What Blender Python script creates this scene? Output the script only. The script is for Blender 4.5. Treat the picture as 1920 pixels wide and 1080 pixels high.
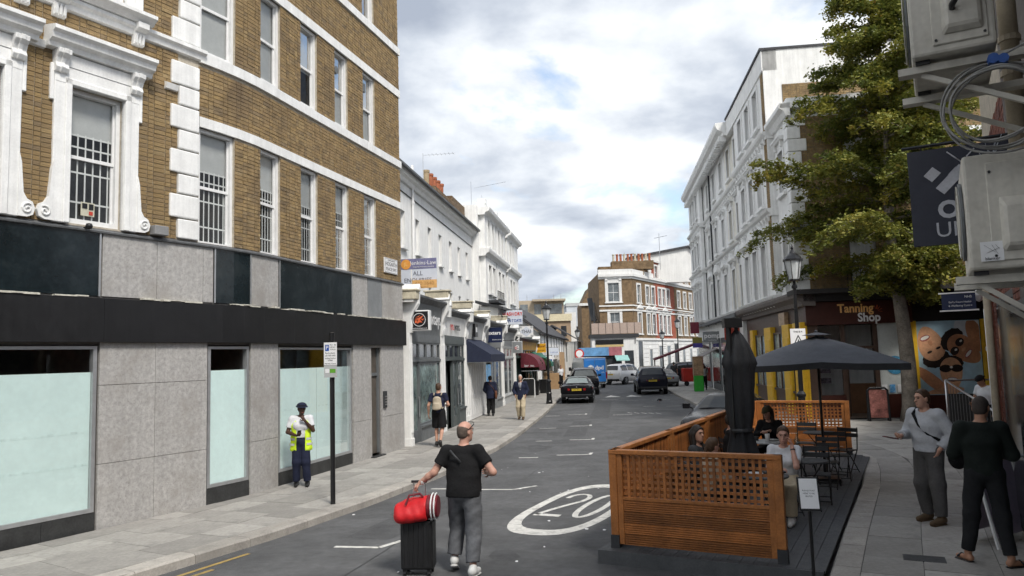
import bpy, bmesh, math, random
import numpy as np
from mathutils import Vector, Matrix, Euler

# ------------------------------------------------------------------ scene, camera, sky, sun, exposure
for _o in list(bpy.data.objects):
    bpy.data.objects.remove(_o, do_unlink=True)
SC = bpy.context.scene
COL = SC.collection
RAD = math.radians
rnd = random.Random(11)

CAM_H = 2.6
CAM_F = 1400.0                 # focal length in pixels of a 1920 px wide frame
CAM_PITCH = math.atan(130.1 / CAM_F)
CAM_ROLL = RAD(1.67)
cd = bpy.data.cameras.new('camera')
cam = bpy.data.objects.new('camera', cd)
COL.objects.link(cam)
cd.sensor_width = 36.0
cd.lens = 36.0 * CAM_F / 1920.0
cd.clip_start = 0.05
cd.clip_end = 5000.0
cam.location = (0, 0, CAM_H)
cam.rotation_euler = (Matrix.Rotation(math.pi / 2 + CAM_PITCH, 3, 'X') @ Matrix.Rotation(-CAM_ROLL, 3, 'Z')).to_euler()
SC.camera = cam

SUN_EL, SUN_AZ = 50.0, 150.0   # azimuth clockwise from +Y
w = bpy.data.worlds.new('World')
SC.world = w
w.use_nodes = True
nt = w.node_tree
nt.nodes.clear()
def N(t, tree=None, **kw):
    n = (tree or nt).nodes.new(t)
    for k, v in kw.items():
        setattr(n, k, v)
    return n
wo = N('ShaderNodeOutputWorld'); bg = N('ShaderNodeBackground')
sky = N('ShaderNodeTexSky', sky_type='NISHITA', sun_disc=False)
sky.sun_elevation = RAD(SUN_EL); sky.sun_rotation = RAD(SUN_AZ)
sky.altitude = 30; sky.air_density = 1.2; sky.dust_density = 2.0; sky.ozone_density = 1.5
tc = N('ShaderNodeTexCoord'); sep = N('ShaderNodeSeparateXYZ')
nt.links.new(tc.outputs['Generated'], sep.inputs[0])
za = N('ShaderNodeMath', operation='MAXIMUM'); za.inputs[1].default_value = 0.0
nt.links.new(sep.outputs[2], za.inputs[0])
zb = N('ShaderNodeMath', operation='ADD'); zb.inputs[1].default_value = 0.27
nt.links.new(za.outputs[0], zb.inputs[0])
cmb = N('ShaderNodeCombineXYZ')
for i in (0, 1):
    dv = N('ShaderNodeMath', operation='DIVIDE')
    nt.links.new(sep.outputs[i], dv.inputs[0]); nt.links.new(zb.outputs[0], dv.inputs[1])
    nt.links.new(dv.outputs[0], cmb.inputs[i])
def wnoise(scale, detail, off, rough=0.55, dist=0.0):
    mp = N('ShaderNodeMapping'); mp.inputs['Location'].default_value = off
    mp.inputs['Scale'].default_value = (scale, scale * 1.0, 1)
    nt.links.new(cmb.outputs[0], mp.inputs[0])
    n = N('ShaderNodeTexNoise'); n.inputs['Scale'].default_value = 1.0
    n.inputs['Detail'].default_value = detail; n.inputs['Roughness'].default_value = rough
    n.inputs['Distortion'].default_value = dist
    nt.links.new(mp.outputs[0], n.inputs['Vector'])
    return n
def ramp(stops, tree=None):
    r = N('ShaderNodeValToRGB', tree)
    e = r.color_ramp.elements
    while len(e) < len(stops):
        e.new(0.5)
    for el, (p, c) in zip(e, stops):
        el.position = p
        el.color = (c, c, c, 1) if isinstance(c, (int, float)) else (*c, 1)
    return r
cov = wnoise(2.3, 9, (3.1, 1.7, 0.4), 0.56, 0.25)
covr = ramp([(0.32, 0.0), (0.45, 1.0)])
nt.links.new(cov.outputs['Fac'], covr.inputs[0])
shd = wnoise(1.9, 10, (8.3, 5.2, 2.0), 0.52, 0.15)
shr = ramp([(0.37, (1.95, 2.2, 2.65)), (0.46, (2.9, 3.15, 3.55)), (0.53, (4.0, 4.2, 4.45)), (0.60, (5.1, 5.1, 5.05))])
nt.links.new(shd.outputs['Fac'], shr.inputs[0])
mx = N('ShaderNodeMix', data_type='RGBA')
nt.links.new(covr.outputs[0], mx.inputs[0])
nt.links.new(sky.outputs[0], mx.inputs[6]); nt.links.new(shr.outputs[0], mx.inputs[7])
nt.links.new(mx.outputs[2], bg.inputs[0])
bg.inputs[1].default_value = 0.1
nt.links.new(bg.outputs[0], wo.inputs[0])
w.cycles.sampling_method = 'NONE'      # an even overcast sky needs no importance map

sl = bpy.data.lights.new('sun', 'SUN'); sl.energy = 1.5; sl.angle = RAD(14); sl.color = (1.0, 0.95, 0.88)
sun = bpy.data.objects.new('sun', sl); COL.objects.link(sun)
_sd = Vector((math.sin(RAD(SUN_AZ)) * math.cos(RAD(SUN_EL)), math.cos(RAD(SUN_AZ)) * math.cos(RAD(SUN_EL)), math.sin(RAD(SUN_EL))))
sun.rotation_euler = (-_sd).to_track_quat('-Z', 'Y').to_euler()
sun.location = (0, 0, 60)

SC.view_settings.view_transform = 'Standard'
SC.view_settings.look = 'None'
SC.view_settings.exposure = 1.24
SC.view_settings.gamma = 1.0
SC.view_settings.use_curve_mapping = False
SC.render.engine = 'CYCLES'
SC.cycles.use_denoising = True
SC.cycles.max_bounces = 4
SC.cycles.diffuse_bounces = 2
SC.cycles.glossy_bounces = 2
SC.cycles.use_adaptive_sampling = True
SC.cycles.adaptive_threshold = 0.03
SC.cycles.caustics_reflective = False
SC.cycles.caustics_refractive = False
SC.cycles.transparent_max_bounces = 12

# ------------------------------------------------------------------ helpers
MATS = {}
def mat(name, color=(0.5, 0.5, 0.5), rough=0.7, metal=0.0, var=0.12, scale=6.0, bump=0.0, bscale=60.0,
        spec=0.4, streak=0.0, dirt=None, dscale=1.5, obj_var=0.0, rnd_attr=None, emit=0.0, fleck=None, coat=0.0, sheen=0.0, trans=0.0):
    """Procedural principled material: two scales of noise, optional vertical streaks, bump, flecks, per-object colour spread."""
    if name in MATS:
        return MATS[name]
    m = bpy.data.materials.new(name); m.use_nodes = True
    t = m.node_tree; t.nodes.clear()
    def n(ty, **kw): return N(ty, t, **kw)
    out = n('ShaderNodeOutputMaterial'); p = n('ShaderNodeBsdfPrincipled')
    t.links.new(p.outputs[0], out.inputs[0])
    co = n('ShaderNodeTexCoord')
    def noise(sc, det, vec=None, rough=0.6):
        z = n('ShaderNodeTexNoise'); z.inputs['Scale'].default_value = sc; z.inputs['Detail'].default_value = det
        z.inputs['Roughness'].default_value = rough
        t.links.new(vec or co.outputs['Object'], z.inputs['Vector']); return z
    def mul(col_socket, fac_socket, lo, hi):
        mr = n('ShaderNodeMapRange'); mr.inputs[1].default_value = 0.3; mr.inputs[2].default_value = 0.7
        mr.inputs[3].default_value = lo; mr.inputs[4].default_value = hi
        t.links.new(fac_socket, mr.inputs[0])
        mm = n('ShaderNodeVectorMath', operation='SCALE')
        t.links.new(col_socket, mm.inputs[0]); t.links.new(mr.outputs[0], mm.inputs[3])
        return mm.outputs[0]
    rgb = n('ShaderNodeRGB'); rgb.outputs[0].default_value = (*color, 1)
    c = rgb.outputs[0]
    if rnd_attr:      # list of colours picked by a per-face attribute plus the object's own random number
        at = n('ShaderNodeAttribute'); at.attribute_name = 'rnd'
        oi = n('ShaderNodeObjectInfo')
        ad = n('ShaderNodeMath', operation='ADD'); t.links.new(at.outputs['Fac'], ad.inputs[0]); t.links.new(oi.outputs['Random'], ad.inputs[1])
        fr = n('ShaderNodeMath', operation='FRACT'); t.links.new(ad.outputs[0], fr.inputs[0])
        r = ramp([(i / max(1, len(rnd_attr) - 1), cc) for i, cc in enumerate(rnd_attr)], t)
        t.links.new(fr.outputs[0], r.inputs[0]); c = r.outputs[0]
    if var:
        c = mul(c, noise(scale, 3).outputs['Fac'], 1 - var, 1 + var)
        c = mul(c, noise(scale * 9, 1).outputs['Fac'], 1 - var * 0.5, 1 + var * 0.5)
    if obj_var:
        oi = n('ShaderNodeObjectInfo')
        mr = n('ShaderNodeMapRange'); mr.inputs[3].default_value = 1 - obj_var; mr.inputs[4].default_value = 1 + obj_var
        t.links.new(oi.outputs['Random'], mr.inputs[0])
        mm = n('ShaderNodeVectorMath', operation='SCALE'); t.links.new(c, mm.inputs[0]); t.links.new(mr.outputs[0], mm.inputs[3]); c = mm.outputs[0]
    if streak:
        mp = n('ShaderNodeMapping'); mp.inputs['Scale'].default_value = (7, 7, 0.35)
        t.links.new(co.outputs['Object'], mp.inputs[0])
        c = mul(c, noise(1.0, 3, mp.outputs[0], 0.7).outputs['Fac'], 1 - streak, 1 + streak * 0.35)
    if dirt:
        dn = noise(dscale, 4, None, 0.7)
        dr = ramp([(0.5, 0.0), (0.72, 1.0)], t); t.links.new(dn.outputs['Fac'], dr.inputs[0])
        mm = n('ShaderNodeMix', data_type='RGBA'); t.links.new(dr.outputs[0], mm.inputs[0]); t.links.new(c, mm.inputs[6])
        mm.inputs[7].default_value = (*dirt, 1); c = mm.outputs[2]
    if fleck:         # (scale, threshold, colour)
        vo = n('ShaderNodeTexVoronoi'); vo.inputs['Scale'].default_value = fleck[0]
        t.links.new(co.outputs['Object'], vo.inputs['Vector'])
        fn = noise(fleck[0] * 0.9, 2)
        lt = n('ShaderNodeMath', operation='LESS_THAN'); lt.inputs[1].default_value = fleck[1]
        t.links.new(vo.outputs['Distance'], lt.inputs[0])
        gt = n('ShaderNodeMath', operation='GREATER_THAN'); gt.inputs[1].default_value = 0.52; t.links.new(fn.outputs['Fac'], gt.inputs[0])
        ml = n('ShaderNodeMath', operation='MULTIPLY'); t.links.new(lt.outputs[0], ml.inputs[0]); t.links.new(gt.outputs[0], ml.inputs[1])
        mm = n('ShaderNodeMix', data_type='RGBA'); t.links.new(ml.outputs[0], mm.inputs[0]); t.links.new(c, mm.inputs[6])
        mm.inputs[7].default_value = (*fleck[2], 1); c = mm.outputs[2]
    t.links.new(c, p.inputs['Base Color'])
    rn = noise(scale * 2.3, 1)
    mr = n('ShaderNodeMapRange'); mr.inputs[3].default_value = max(0.02, rough - 0.12); mr.inputs[4].default_value = min(1, rough + 0.12)
    t.links.new(rn.outputs['Fac'], mr.inputs[0]); t.links.new(mr.outputs[0], p.inputs['Roughness'])
    p.inputs['Metallic'].default_value = metal
    p.inputs['Specular IOR Level'].default_value = spec
    p.inputs['Coat Weight'].default_value = coat
    p.inputs['Sheen Weight'].default_value = sheen
    if emit:
        t.links.new(c, p.inputs['Emission Color']); p.inputs['Emission Strength'].default_value = emit
    if bump:
        bn = noise(bscale, 3)
        bu = n('ShaderNodeBump'); bu.inputs['Strength'].default_value = bump; bu.inputs['Distance'].default_value = 0.02
        t.links.new(bn.outputs['Fac'], bu.inputs['Height']); t.links.new(bu.outputs[0], p.inputs['Normal'])
    if trans:
        tr = n('ShaderNodeBsdfTranslucent'); t.links.new(c, tr.inputs[0])
        mxs = n('ShaderNodeMixShader'); mxs.inputs[0].default_value = trans
        t.links.new(p.outputs[0], mxs.inputs[1]); t.links.new(tr.outputs[0], mxs.inputs[2]); t.links.new(mxs.outputs[0], out.inputs[0])
    MATS[name] = m
    return m

def glass_mat(name, tint=(0.97, 0.98, 0.98), refl=0.05):
    """Thin window glass: mostly see-through, with a mirror sheen that grows at grazing angles."""
    if name in MATS:
        return MATS[name]
    m = bpy.data.materials.new(name); m.use_nodes = True
    t = m.node_tree; t.nodes.clear()
    out = N('ShaderNodeOutputMaterial', t); tr = N('ShaderNodeBsdfTransparent', t); gl = N('ShaderNodeBsdfGlossy', t)
    tr.inputs[0].default_value = (*tint, 1); gl.inputs['Roughness'].default_value = 0.03
    lw = N('ShaderNodeLayerWeight', t); lw.inputs[0].default_value = 0.12
    mr = N('ShaderNodeMapRange', t); mr.inputs[3].default_value = refl; mr.inputs[4].default_value = 0.6
    t.links.new(lw.outputs['Fresnel'], mr.inputs[0])
    mx_ = N('ShaderNodeMixShader', t)
    t.links.new(mr.outputs[0], mx_.inputs[0]); t.links.new(tr.outputs[0], mx_.inputs[1]); t.links.new(gl.outputs[0], mx_.inputs[2])
    t.links.new(mx_.outputs[0], out.inputs[0])
    MATS[name] = m
    return m

class MB:
    """Collects faces; build() links them as ONE mesh object."""
    def __init__(s):
        s.v = []; s.f = []; s.m = []; s.r = []
    def add(s, pts, faces, m=0, r=0.0):
        b = len(s.v); s.v += [tuple(p) for p in pts]
        for f in faces:
            s.f.append([b + i for i in f]); s.m.append(m); s.r.append(r)
        return s
    def quad(s, a, b, c, d, m=0):
        return s.add([a, b, c, d], [(0, 1, 2, 3)], m)
    def poly(s, pts, m=0):
        return s.add(pts, [tuple(range(len(pts)))], m)
    def box(s, x0, x1, y0, y1, z0, z1, m=0, r=0.0):
        if x0 > x1: x0, x1 = x1, x0
        if y0 > y1: y0, y1 = y1, y0
        if z0 > z1: z0, z1 = z1, z0
        return s.add([(x0, y0, z0), (x1, y0, z0), (x1, y1, z0), (x0, y1, z0), (x0, y0, z1), (x1, y0, z1), (x1, y1, z1), (x0, y1, z1)],
                     [(0, 3, 2, 1), (4, 5, 6, 7), (0, 1, 5, 4), (1, 2, 6, 5), (2, 3, 7, 6), (3, 0, 4, 7)], m, r)
    def rbox(s, c, size, rot, m=0):
        M = rot if isinstance(rot, Matrix) else Euler(rot).to_matrix()
        x, y, z = (q / 2 for q in size); c = Vector(c)
        pts = [c + M @ Vector(q) for q in [(-x, -y, -z), (x, -y, -z), (x, y, -z), (-x, y, -z), (-x, -y, z), (x, -y, z), (x, y, z), (-x, y, z)]]
        return s.add(pts, [(0, 3, 2, 1), (4, 5, 6, 7), (0, 1, 5, 4), (1, 2, 6, 5), (2, 3, 7, 6), (3, 0, 4, 7)], m)
    def bar(s, a, b, w, h=None, m=0, up=(0, 0, 1)):
        a = Vector(a); b = Vector(b); h = h or w
        d = (b - a).normalized(); u = Vector(up)
        if abs(d.dot(u)) > 0.98: u = Vector((1, 0, 0))
        x = d.cross(u).normalized(); u = x.cross(d)
        pts = []
        for p in (a, b):
            for sx, sy in ((-1, -1), (1, -1), (1, 1), (-1, 1)):
                pts.append(p + x * (sx * w / 2) + u * (sy * h / 2))
        return s.add(pts, [(0, 1, 2, 3), (7, 6, 5, 4), (0, 4, 5, 1), (1, 5, 6, 2), (2, 6, 7, 3), (3, 7, 4, 0)], m)
    def tube(s, pts, r, n=8, m=0, caps=True):
        pts = [Vector(p) for p in pts]
        rs = r if isinstance(r, (list, tuple)) else [r] * len(pts)
        b = len(s.v); prev = None
        for i, p in enumerate(pts):
            d = (pts[min(i + 1, len(pts) - 1)] - pts[max(i - 1, 0)]).normalized()
            if prev is None:
                u = Vector((0, 0, 1)) if abs(d.z) < 0.95 else Vector((1, 0, 0))
            else:
                u = prev
            x = d.cross(u)
            if x.length < 1e-5: x = d.cross(Vector((0, 1, 0)))
            x.normalize(); u = x.cross(d).normalized(); prev = u
            for k in range(n):
                a = 2 * math.pi * k / n
                s.v.append(tuple(p + (x * math.cos(a) + u * math.sin(a)) * rs[i]))
        for i in range(len(pts) - 1):
            for k in range(n):
                k2 = (k + 1) % n
                s.f.append([b + i * n + k, b + i * n + k2, b + (i + 1) * n + k2, b + (i + 1) * n + k]); s.m.append(m); s.r.append(0)
        if caps:
            s.f.append([b + k for k in range(n)][::-1]); s.m.append(m); s.r.append(0)
            s.f.append([b + (len(pts) - 1) * n + k for k in range(n)]); s.m.append(m); s.r.append(0)
        return s
    def lathe(s, prof, n=16, c=(0, 0, 0), m=0):
        return s.ring_loft([[(c[0] + r * math.cos(2 * math.pi * k / n), c[1] + r * math.sin(2 * math.pi * k / n), c[2] + z) for k in range(n)] for r, z in prof], m)
    def ring_loft(s, rings, m=0, caps=True, closed=True):
        b = len(s.v); n = len(rings[0])
        for rg in rings: s.v += [tuple(p) for p in rg]
        for i in range(len(rings) - 1):
            for k in range(n if closed else n - 1):
                k2 = (k + 1) % n
                s.f.append([b + i * n + k, b + i * n + k2, b + (i + 1) * n + k2, b + (i + 1) * n + k]); s.m.append(m); s.r.append(0)
        if caps:
            s.f.append([b + k for k in range(n)][::-1]); s.m.append(m); s.r.append(0)
            s.f.append([b + (len(rings) - 1) * n + k for k in range(n)]); s.m.append(m); s.r.append(0)
        return s
    def prism(s, poly, y0, y1, m=0):
        """poly in (x, z), extruded along y"""
        n = len(poly)
        pts = [(x, y0, z) for x, z in poly] + [(x, y1, z) for x, z in poly]
        fs = [tuple(range(n)), tuple(range(2 * n - 1, n - 1, -1))] + [(i, n + i, n + (i + 1) % n, (i + 1) % n) for i in range(n)]
        return s.add(pts, fs, m)
    def sweep(s, prof, x0, x1, m=0):
        """profile in (y, z), swept along x"""
        n = len(prof)
        pts = [(x0, y, z) for y, z in prof] + [(x1, y, z) for y, z in prof]
        fs = [tuple(range(n))[::-1], tuple(range(n, 2 * n))] + [(i, (i + 1) % n, n + (i + 1) % n, n + i) for i in range(n)]
        return s.add(pts, fs, m)
    def mesh(s, name, mats, mp=None, smooth=False):
        me = bpy.data.meshes.new(name)
        v = [mp(*p) for p in s.v] if mp else s.v
        me.from_pydata(v, [], s.f)
        for q in (mats if isinstance(mats, (list, tuple)) else [mats]):
            me.materials.append(q)
        if any(s.m): me.polygons.foreach_set('material_index', s.m)
        if any(s.r):
            a = me.attributes.new('rnd', 'FLOAT', 'FACE'); a.data.foreach_set('value', s.r)
        me.update()
        bm_ = bmesh.new(); bm_.from_mesh(me); bmesh.ops.recalc_face_normals(bm_, faces=bm_.faces); bm_.to_mesh(me); bm_.free()
        if smooth:
            me.polygons.foreach_set('use_smooth', [True] * len(me.polygons))
        return me
    def build(s, name, mats, parent=None, mp=None, smooth=False, bevel=0, loc=None):
        o = bpy.data.objects.new(name, s.mesh(name, mats, mp, smooth))
        return link(o, parent, bevel, loc)

def link(o, parent=None, bevel=0, loc=None):
    COL.objects.link(o)
    if parent: o.parent = parent
    if loc: o.location = loc
    if bevel:
        b = o.modifiers.new('bevel', 'BEVEL'); b.width = bevel; b.segments = 1 if bevel < 0.02 else 2; b.limit_method = 'ANGLE'; b.angle_limit = RAD(40)
    return o

def thing(name, label, cat, loc=(0, 0, 0), rotz=0.0, group=None):
    o = bpy.data.objects.new(name, None); COL.objects.link(o)
    o.empty_display_size = 0.2
    o.location = loc; o.rotation_euler = (0, 0, rotz)
    return tag(o, label, cat, group)
def tag(o, label=None, cat=None, group=None, kind=None):
    for k, v in (('label', label), ('category', cat), ('group', group), ('kind', kind)):
        if v: o[k] = v
    return o
def inst(mesh, name, parent, loc=(0, 0, 0), rot=(0, 0, 0), scale=None):
    o = bpy.data.objects.new(name, mesh); COL.objects.link(o)
    o.parent = parent; o.location = loc; o.rotation_euler = rot
    if scale: o.scale = scale
    return o
def copy_tree(o, parent=None):
    kids = list(o.children)
    c = o.copy(); COL.objects.link(c); c.parent = parent
    for ch in kids: copy_tree(ch, c)
    return c
def hd(deg):          # rotz so that local +x runs along a heading measured clockwise from +Y
    return RAD(90 - deg)
def text(parent, s, loc, size, m, rot=(math.pi / 2, 0, 0), align='CENTER', name='lettering', ext=0.003, sx=1.0, sp=1.0, bold=0.0):
    c = bpy.data.curves.new(name, 'FONT'); c.body = s; c.size = size; c.align_x = align; c.align_y = 'CENTER'
    c.extrude = ext; c.space_character = sp; c.resolution_u = 3
    if bold: c.offset = bold
    c.materials.append(m)
    co = bpy.data.objects.new(name, c)
    me = bpy.data.meshes.new_from_object(co); me.name = name
    if sx != 1.0: me.transform(Matrix.Diagonal((sx, 1, 1, 1)))
    bpy.data.objects.remove(co); bpy.data.curves.remove(c)
    o = bpy.data.objects.new(name, me); COL.objects.link(o); o.parent = parent
    o.location = loc; o.rotation_euler = rot
    return o

class Path:
    """Plan polyline; P(s, d, z): s along it, d to its LEFT, heights straight up."""
    def __init__(s, pts):
        s.p = [Vector((x, y)) for x, y in pts]
        s.acc = [0.0]
        for a, b in zip(s.p, s.p[1:]): s.acc.append(s.acc[-1] + (b - a).length)
        s.nrm = []
        dirs = [(b - a).normalized() for a, b in zip(s.p, s.p[1:])]
        for i in range(len(s.p)):
            d = dirs[max(0, i - 1)] + dirs[min(i, len(dirs) - 1)]
            d.normalize(); c = d.dot(dirs[min(i, len(dirs) - 1)])
            s.nrm.append(Vector((-d.y, d.x)) / max(c, 0.5))
        s.L = s.acc[-1]
    def __call__(s, t, d, z):
        i = 0
        while i < len(s.p) - 2 and t > s.acc[i + 1]: i += 1
        u = (t - s.acc[i]) / (s.acc[i + 1] - s.acc[i])
        q = s.p[i].lerp(s.p[i + 1], u) if 0 <= u <= 1 else s.p[i] + (s.p[i + 1] - s.p[i]) * u
        n = s.nrm[i].lerp(s.nrm[i + 1], min(1, max(0, u)))
        return (q.x + n.x * d, q.y + n.y * d, z)
    def heading(s, t):
        a = s(t - 0.05, 0, 0); b = s(t + 0.05, 0, 0)
        return math.degrees(math.atan2(b[0] - a[0], b[1] - a[1]))
def mkpath(start, segs):
    pts = [start]; x, y = start
    for L, a in segs:
        x += L * math.sin(RAD(a)); y += L * math.cos(RAD(a)); pts.append((x, y))
    return Path(pts)

def wall_with_holes(mb, x0, x1, z0, z1, holes, depth=0.15, m=0, y=0.0, step=None):
    """A wall face at y with rectangular openings and their reveals running back to y + depth."""
    xs = sorted({x0, x1, *[min(max(h[i], x0), x1) for h in holes for i in (0, 1)]})
    if step:
        ex = []
        for a, b in zip(xs, xs[1:]):
            k = max(1, int(math.ceil((b - a) / step))); ex += [a + (b - a) * i / k for i in range(k)]
        xs = ex + [x1]
    zs = sorted({z0, z1, *[min(max(h[i], z0), z1) for h in holes for i in (2, 3)]})
    for a, b in zip(xs, xs[1:]):
        for c, d in zip(zs, zs[1:]):
            cx, cz = (a + b) / 2, (c + d) / 2
            if not any(h[0] < cx < h[1] and h[2] < cz < h[3] for h in holes):
                mb.quad((a, y, c), (b, y, c), (b, y, d), (a, y, d), m)
    for h in holes:
        hx0, hx1, hz0, hz1 = h[:4]
        mb.quad((hx0, y, hz0), (hx0, y + depth, hz0), (hx0, y + depth, hz1), (hx0, y, hz1), m)
        mb.quad((hx1, y, hz0), (hx1, y + depth, hz0), (hx1, y + depth, hz1), (hx1, y, hz1), m)
        mb.quad((hx0, y, hz1), (hx1, y, hz1), (hx1, y + depth, hz1), (hx0, y + depth, hz1), m)
        mb.quad((hx0, y, hz0), (hx1, y, hz0), (hx1, y + depth, hz0), (hx0, y + depth, hz0), m)

# ------------------------------------------------------------------ shared materials
WHITE = mat('white_stucco', (0.86, 0.86, 0.84), 0.75, var=0.06, scale=3, streak=0.16, bump=0.15, bscale=25)
CREAM = mat('cream_stucco', (0.80, 0.77, 0.68), 0.75, var=0.06, scale=3, streak=0.14, bump=0.1, bscale=25)
WPAINT = mat('white_paint', (0.8, 0.8, 0.79), 0.45, var=0.05, scale=5, streak=0.06)
WTRIM = mat('white_trim', (0.85, 0.85, 0.83), 0.6, var=0.07, scale=4, streak=0.12, bump=0.08, bscale=40)
ROOMDARK = mat('dark_room_pane', (0.035, 0.04, 0.045), 0.06, var=0.3, scale=1.2, spec=0.7)  # opaque pane; darkness of the unlit room behind is put into its colour
GREYGLASS = mat('grey_window_glass', (0.16, 0.18, 0.19), 0.08, var=0.35, scale=1.0, spec=0.7)
CLEAR = glass_mat('clear_glass')
BLACK = mat('black_paint', (0.012, 0.012, 0.013), 0.35, var=0.2, scale=8)
CHAR = mat('charcoal_paint', (0.035, 0.037, 0.04), 0.5, var=0.15, scale=5)
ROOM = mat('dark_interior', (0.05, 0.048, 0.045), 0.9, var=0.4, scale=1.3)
STEEL = mat('brushed_steel', (0.55, 0.56, 0.57), 0.35, metal=0.9, var=0.08, scale=9)
ALU = mat('aluminium_frame', (0.45, 0.46, 0.47), 0.4, metal=0.6, var=0.08, scale=9)
GREYP = mat('grey_paint', (0.13, 0.14, 0.145), 0.5, var=0.1, scale=4)
MGREY = mat('mid_grey_paint', (0.22, 0.23, 0.235), 0.5, var=0.1, scale=4)
SLATE = mat('roof_slate', (0.05, 0.05, 0.055), 0.7, var=0.3, scale=5, bump=0.3, bscale=30)
LEAD = mat('lead_flashing', (0.11, 0.115, 0.12), 0.6, var=0.3, scale=6, bump=0.3, bscale=18)
TERRA = mat('terracotta', (0.36, 0.12, 0.06), 0.8, var=0.25, scale=8)
PRINTW = mat('white_print', (0.8, 0.8, 0.8), 0.4, var=0.03)
# ------------------------------------------------------------------ corner bank building on the left
BRICKCOL = [tuple(min(1, v * .56 + m_) for v, m_ in zip(c, (.135, .104, .058))) for c in [(0.30, 0.19, 0.075), (0.24, 0.145, 0.06), (0.34, 0.22, 0.09), (0.19, 0.12, 0.06), (0.28, 0.17, 0.06), (0.13, 0.085, 0.055), (0.36, 0.245, 0.11), (0.25, 0.15, 0.065), (0.32, 0.20, 0.07)]]
BRICK = mat('yellow_stock_brick', rnd_attr=BRICKCOL, rough=0.9, var=0.28, scale=7, bump=0.6, bscale=70, dirt=(0.17, 0.12, 0.07), dscale=0.8)
MORTAR = mat('lime_mortar', (0.46, 0.41, 0.33), 0.95, var=0.2, scale=9, bump=0.4)
GRANITE = mat('grey_granite', (0.42, 0.408, 0.392), 0.5, var=0.2, scale=16, bump=0.15, bscale=120, fleck=(55, 0.32, (0.25, 0.235, 0.22)), streak=0.12, dirt=(0.31, 0.29, 0.265), dscale=0.9)
GRANJ = mat('granite_joint', (0.16, 0.15, 0.14), 0.9)
FASCIA = mat('black_fascia_panel', (0.014, 0.014, 0.015), 0.42, var=0.15, scale=2, streak=0.2)
NAVYP = mat('dark_spandrel_glass', (0.008, 0.014, 0.017), 0.16, var=0.3, scale=1.5, spec=0.35, dirt=(0.02, 0.027, 0.03), dscale=3)
FILM = mat('mint_privacy_film', (0.74, 0.92, 0.89), 0.18, var=0.05, scale=1.2, spec=0.5)
PLINTH = mat('dark_plinth', (0.035, 0.036, 0.036), 0.5, var=0.3, scale=4, bump=0.2)
BLIND = mat('grey_roller_blind', (0.42, 0.43, 0.42), 0.8, var=0.06)
BARM = mat('white_window_bars', (0.62, 0.63, 0.61), 0.5, var=0.05)
LEFTP = mkpath((-5.60 - 7.343 * 0.5, 13.56 - 7.343 * 0.866), [(7.343, 30), (0.35, 28), (0.35, 25), (0.35, 22), (0.35, 19), (7.0, 15.5)])
LB = thing('corner_building', 'yellow brick building with white window surrounds above a granite and black shopfront', 'building', (-7, 12, 0))
def lmap(s, d, z):
    x, y, z = LEFTP(s, d, z); return (x + 7, y - 12, z)
S_END = 15.67
FL = [(4.80, 7.00), (8.42, 10.34), (11.85, 13.6)]      # sill and head of the three storeys
holes = []
right_wins = [(7.19, 8.02), (8.76, 9.48), (10.28, 11.01), (11.83, 12.51), (13.34, 14.06)]
for z0, z1 in FL:
    for a, b in right_wins: holes.append((a, b, z0, z1))
left_wins = [(2.97, 3.85), (4.83, 5.71)]
for a, b in left_wins:
    holes.append((a, b, 4.88, 7.05)); holes.append((a, b, 8.62, 10.6)); holes.append((a, b, 12.2, 13.8))
ZT = 15.2
mb = MB()
wall_with_holes(mb, 0.0, S_END, 4.80, ZT, holes, 0.16, 0, y=0.012, step=0.5)
mb.quad((S_END, 0.012, 0), (S_END, 9, 0), (S_END, 9, ZT), (S_END, 0.012, ZT))
mb.quad((0, 0.012, ZT), (S_END, 0.012, ZT), (S_END, 9, ZT), (0, 9, ZT))
mb.quad((0, 0.012, 0), (0, 9, 0), (0, 9, ZT), (0, 0.012, ZT))
mb.quad((0, 9, 0), (S_END, 9, 0), (S_END, 9, ZT), (0, 9, ZT))
wallp = mb.build('mortar_wall', MORTAR, LB, lmap)
# bricks: courses of 75 mm; the ones nearest the camera are objects, the rest one mesh
def lay_bricks(x0, x1, z0, z1, holes, skip=()):
    out = []; row = 0; z = z0
    while z < z1 - 0.02:
        h = 0.064
        blocked = sorted([(hh[0], hh[1]) for hh in list(holes) + list(skip) if hh[2] < z + 0.05 and hh[3] > z + 0.015])
        free = []; cur = x0
        for a, b in blocked:
            if a > cur: free.append((cur, a))
            cur = max(cur, b)
        if cur < x1: free.append((cur, x1))
        for a, b in free:
            x = a - (0.1125 if row % 2 else 0.0)
            k = 0
            while x < b:
                ln = 0.214 if (k + row) % 2 == 0 else 0.102       # Flemish bond
                u, v = max(x, a + 0.004), min(x + ln, b - 0.004)
                if v - u > 0.03: out.append((u, v, z, z + h))
                x += ln + 0.011; k += 1
        z += 0.075; row += 1
    return out
bands = [(0, 16, 6.97, 7.02)]
skip = [(7.14, 16, 7.0, 7.18), (7.14, 16, 8.2, 8.42), (7.14, 16, 10.34, 10.56), (7.14, 16, 11.62, 11.85), (6.73, 7.16, 4.8, 16),
        (0, 7.2, 8.24, 8.45), (2.74, 4.08, 4.8, 7.7), (4.60, 5.94, 4.8, 7.7)]
allb = lay_bricks(0.0, S_END, 4.86, 13.4, holes, skip)
def bkey(b): return (lmap((b[0] + b[1]) / 2, 0, 0)[0] - 7) ** 2 + (lmap((b[0] + b[1]) / 2, 0, 0)[1] + 12) ** 2 + ((b[2] - 2.6) * 1.4) ** 2
cand = [b for b in allb if b[0] > 3.9 and b[1] < 6.62 and b[2] < 8.3 and b[1] - b[0] > 0.08]
cand.sort(key=bkey)
near = set(cand[:290])
fld = MB(); meshes = {}
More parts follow.
